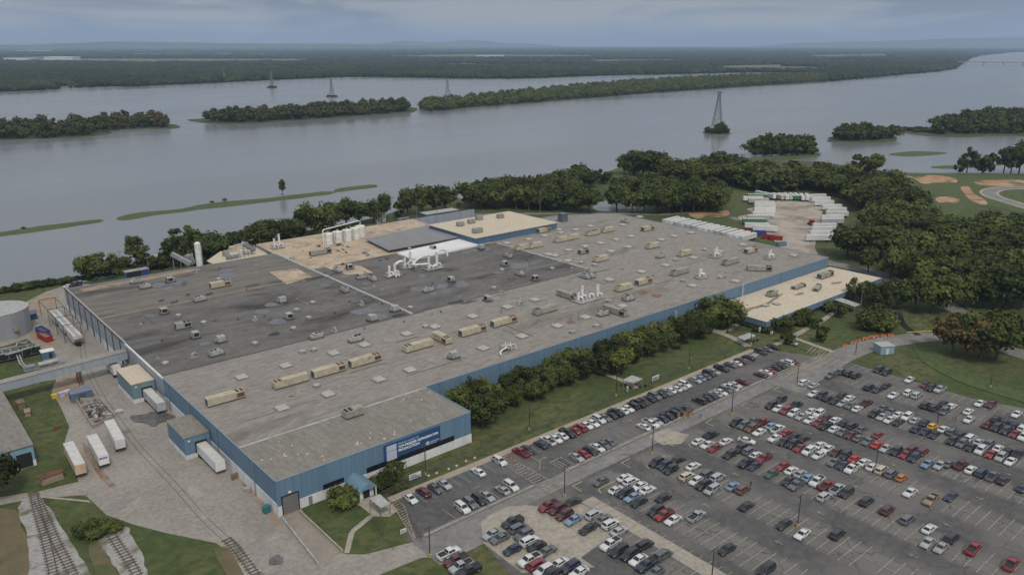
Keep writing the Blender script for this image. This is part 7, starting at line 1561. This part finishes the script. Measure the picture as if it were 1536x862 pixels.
RANK = ['nearest', 'second', 'third', 'fourth', 'fifth', 'sixth', 'seventh', 'eighth', 'ninth', 'tenth', 'eleventh', 'twelfth', 'thirteenth', 'fourteenth', 'fifteenth']
SHORT = {'grove left of the pond': 'the grove left of the pond', 'grove right of the pond': 'the grove right of the pond', 'trees on the river point': 'the river point', 'dense wood right of the factory': 'the gravel lot wood', 'dense wood right of the factory road': 'the factory road wood', 'peninsula trees': 'the small peninsula'}
for lab, L in byg.items():
    L.sort(key=lambda q: q[1]*math.cos(AZ)+q[2]*math.sin(AZ))
    for r_ in range(0, len(L), 11):
        rk = sorted(L[r_:r_+11], key=lambda q: -math.atan2(q[2], q[1]))
        for j, q in enumerate(rk):
            q = list(q); q[5] = '%s tree, %s from left in %s rank of %s' % (TONE[q[4]], od(j+1), RANK[min(r_//11, 14)], SHORT.get(q[6], q[6])); make_tree(*q)
items = [(q[1], q[2], q[8], q[3], q[7]*1.06, 'dmpo'.find(q[4]) if q[4] in 'dmpo' else 2) for s_, q in rest]
if items: mass('distant_trees', items, 'distant trees of the river islands and the back of the woods', 'trees')
pts = scatter(pg(ISL['c'], -.9), 13.5, .35)
pts = pts[np.hypot(pts[:, 0], pts[:, 1]) < 4200]
mass('island_wood', [(x, y, -.9, RS.uniform(8, 20), RS.uniform(.9, 1.3), RS.choice([0, 1, 1, 1, 2])) for x, y in pts], 'continuous wood covering the long island across the river', 'wood')
# pylons
def pylon(px, py, ty, label, zb=-.9, nb=9, island=True):
    b0 = P(px, py, zb); d = dist(b0); r_ = ray(px, ty); H_ = CAMH + r_.z*d/math.hypot(r_.x, r_.y) - zb; rz = AZ
    root = empty('transmission_tower', label, 'pylon', (b0.x, b0.y, zb), rz, 'transmission towers in the river'); w0, w1 = H_*.125, H_*.026; m = MB(); bar = .3 if d < 1500 else d*.00017
    def cr(k): w_ = w0+(w1-w0)*min(1, k/.86) ; return [(sx*w_, sy*w_, H_*k) for sx, sy in ((-1, -1), (1, -1), (1, 1), (-1, 1))]
    lv = [0, .16, .3, .42, .53, .63, .72, .8, .87, .94, 1.0][:nb+2]; C_ = [cr(k) for k in lv]
    for i in range(len(lv)-1):
        for j in range(4):
            m.tube([C_[i][j], C_[i+1][j]], bar*1.15, 4, smooth=False); m.tube([C_[i][j], C_[i+1][(j+1) % 4]], bar*.6, 3, smooth=False); m.tube([C_[i][(j+1) % 4], C_[i+1][j]], bar*.6, 3, smooth=False); m.tube([C_[i+1][j], C_[i+1][(j+1) % 4]], bar*.6, 3, smooth=False)
    m.build('lattice', mat('pylon_steel', (.17, .165, .16), .6), root)
    for k in (.78, .88, .97): mm = MB(); mm.tube([(0, -H_*.07, H_*k), (0, H_*.07, H_*k)], bar*1.1, 4, smooth=False); mm.build('cross_arm', MATS['pylon_steel'], root)
    mm = MB(); [mm.cyl((sx*w0, sy*w0, -1), .9, 1.6, 8) for sx in (-1, 1) for sy in (-1, 1)]; mm.build('footing', concrete, root)
pylon(1075, 197, 137, 'tall lattice pylon on a tiny bushy islet in the open river')
for x, y, h in ((1062, 199, 10), (1070, 200, 8), (1078, 200, 9), (1086, 199.5, 12), (1090, 199, 8), (1081, 197.5, 16), (1066, 198, 7), (1074, 199, 8)): tpx('f', x, y, h, 'dm'[int(x) % 2], 'bush at the foot of the tall pylon, at x rank %d' % int(x) if False else 'bush at the foot of the tall river pylon, ' + {1062: 'leftmost', 1066: 'second from left', 1070: 'third from left', 1074: 'fourth from left', 1078: 'fifth from left', 1081: 'tallest', 1086: 'second from right', 1090: 'rightmost'}[x], 'bushes at the pylon foot', .9, z=-.9, name='bush', cat='bush')
pylon(672, 160, 118, 'lattice pylon rising behind the left tip of the long island')
pylon(498, 145, 118, 'lattice pylon on a tiny islet in the far channel'); pylon(408, 131, 108, 'small distant lattice pylon on an islet near the far shore'); pylon(337, 121, 107, 'faint distant pylon before the far shore forest')
for px, py, w_ in ((498, 145, 9), (408, 131.5, 8)):
    land('islet', [P(px+w_*math.cos(a_), py+w_*.12*math.sin(a_), -.9) for a_ in [k*math.pi/5 for k in range(10)]], marsh, -.9, 1, .5, 2)
    for i in range(5): tpx('f', px-w_*.6+i*w_*.3, py+.1, random.uniform(2, 3.5), 'd', 'low bush under a distant pylon at the %s islet, %s from left' % ('right-hand' if px > 450 else 'left-hand', od(i+1)), 'bushes under distant pylons', 1.3, z=-.9, name='bush', cat='bush')
# bridge far off on the right
A_, B_ = P(1437, 93, 14), P(1700, 95, 14); root = empty('road_bridge', 'long low road bridge crossing the river far off at the right', 'bridge', (A_.x, A_.y, 0)); d = B_-A_; m = MB(); m.box(((A_.x+B_.x)/2, (A_.y+B_.y)/2, 10.5), (d.length, 14, 5), math.atan2(d.y, d.x)); part(m, 'deck', concrete, root)
for k in np.linspace(.04, .98, 9):
    c = A_.lerp(B_, k); m = MB(); m.box((c.x, c.y, -2), (6, 12, 12.5), math.atan2(d.y, d.x)); part(m, 'pier', concrete, root)
# far warehouses
for i, (px, py, w_, h, lab) in enumerate(((88, 90, 37, 4.5, 'wide white warehouse among the far trees at the left'), (25, 91, 32, 2.5, 'long low pale warehouse at the far left'), (48, 77.5, 62, 1.2, 'thin pale strip of roofs near the horizon at the left'), (219, 77.5, 24, 1.5, 'small white roof near the horizon left of centre'), (452, 76.5, 24, 1.2, 'tiny white roof near the horizon by the centre'), (735, 85.5, 40, 2.0, 'pale low roofs far beyond the river at the centre'))):
    c = P(px, py, 0); d = dist(c); W_ = w_/F*d; h_ = h/F*d*.55+6; root = empty('warehouse', lab, 'warehouse', (c.x, c.y, -1), AZ-R(90)); m = MB(); m.b2(-W_/2, W_/2, 0, W_*.5, 0, h_); m.build('wall', mat('far_wall', (.5, .5, .48), .8), root); m = MB(); m.b2(-W_/2-1, W_/2+1, -1, W_*.5+1, h_, h_+1.5); m.build('roof', mat('far_roof', (.7, .7, .7), .8), root)
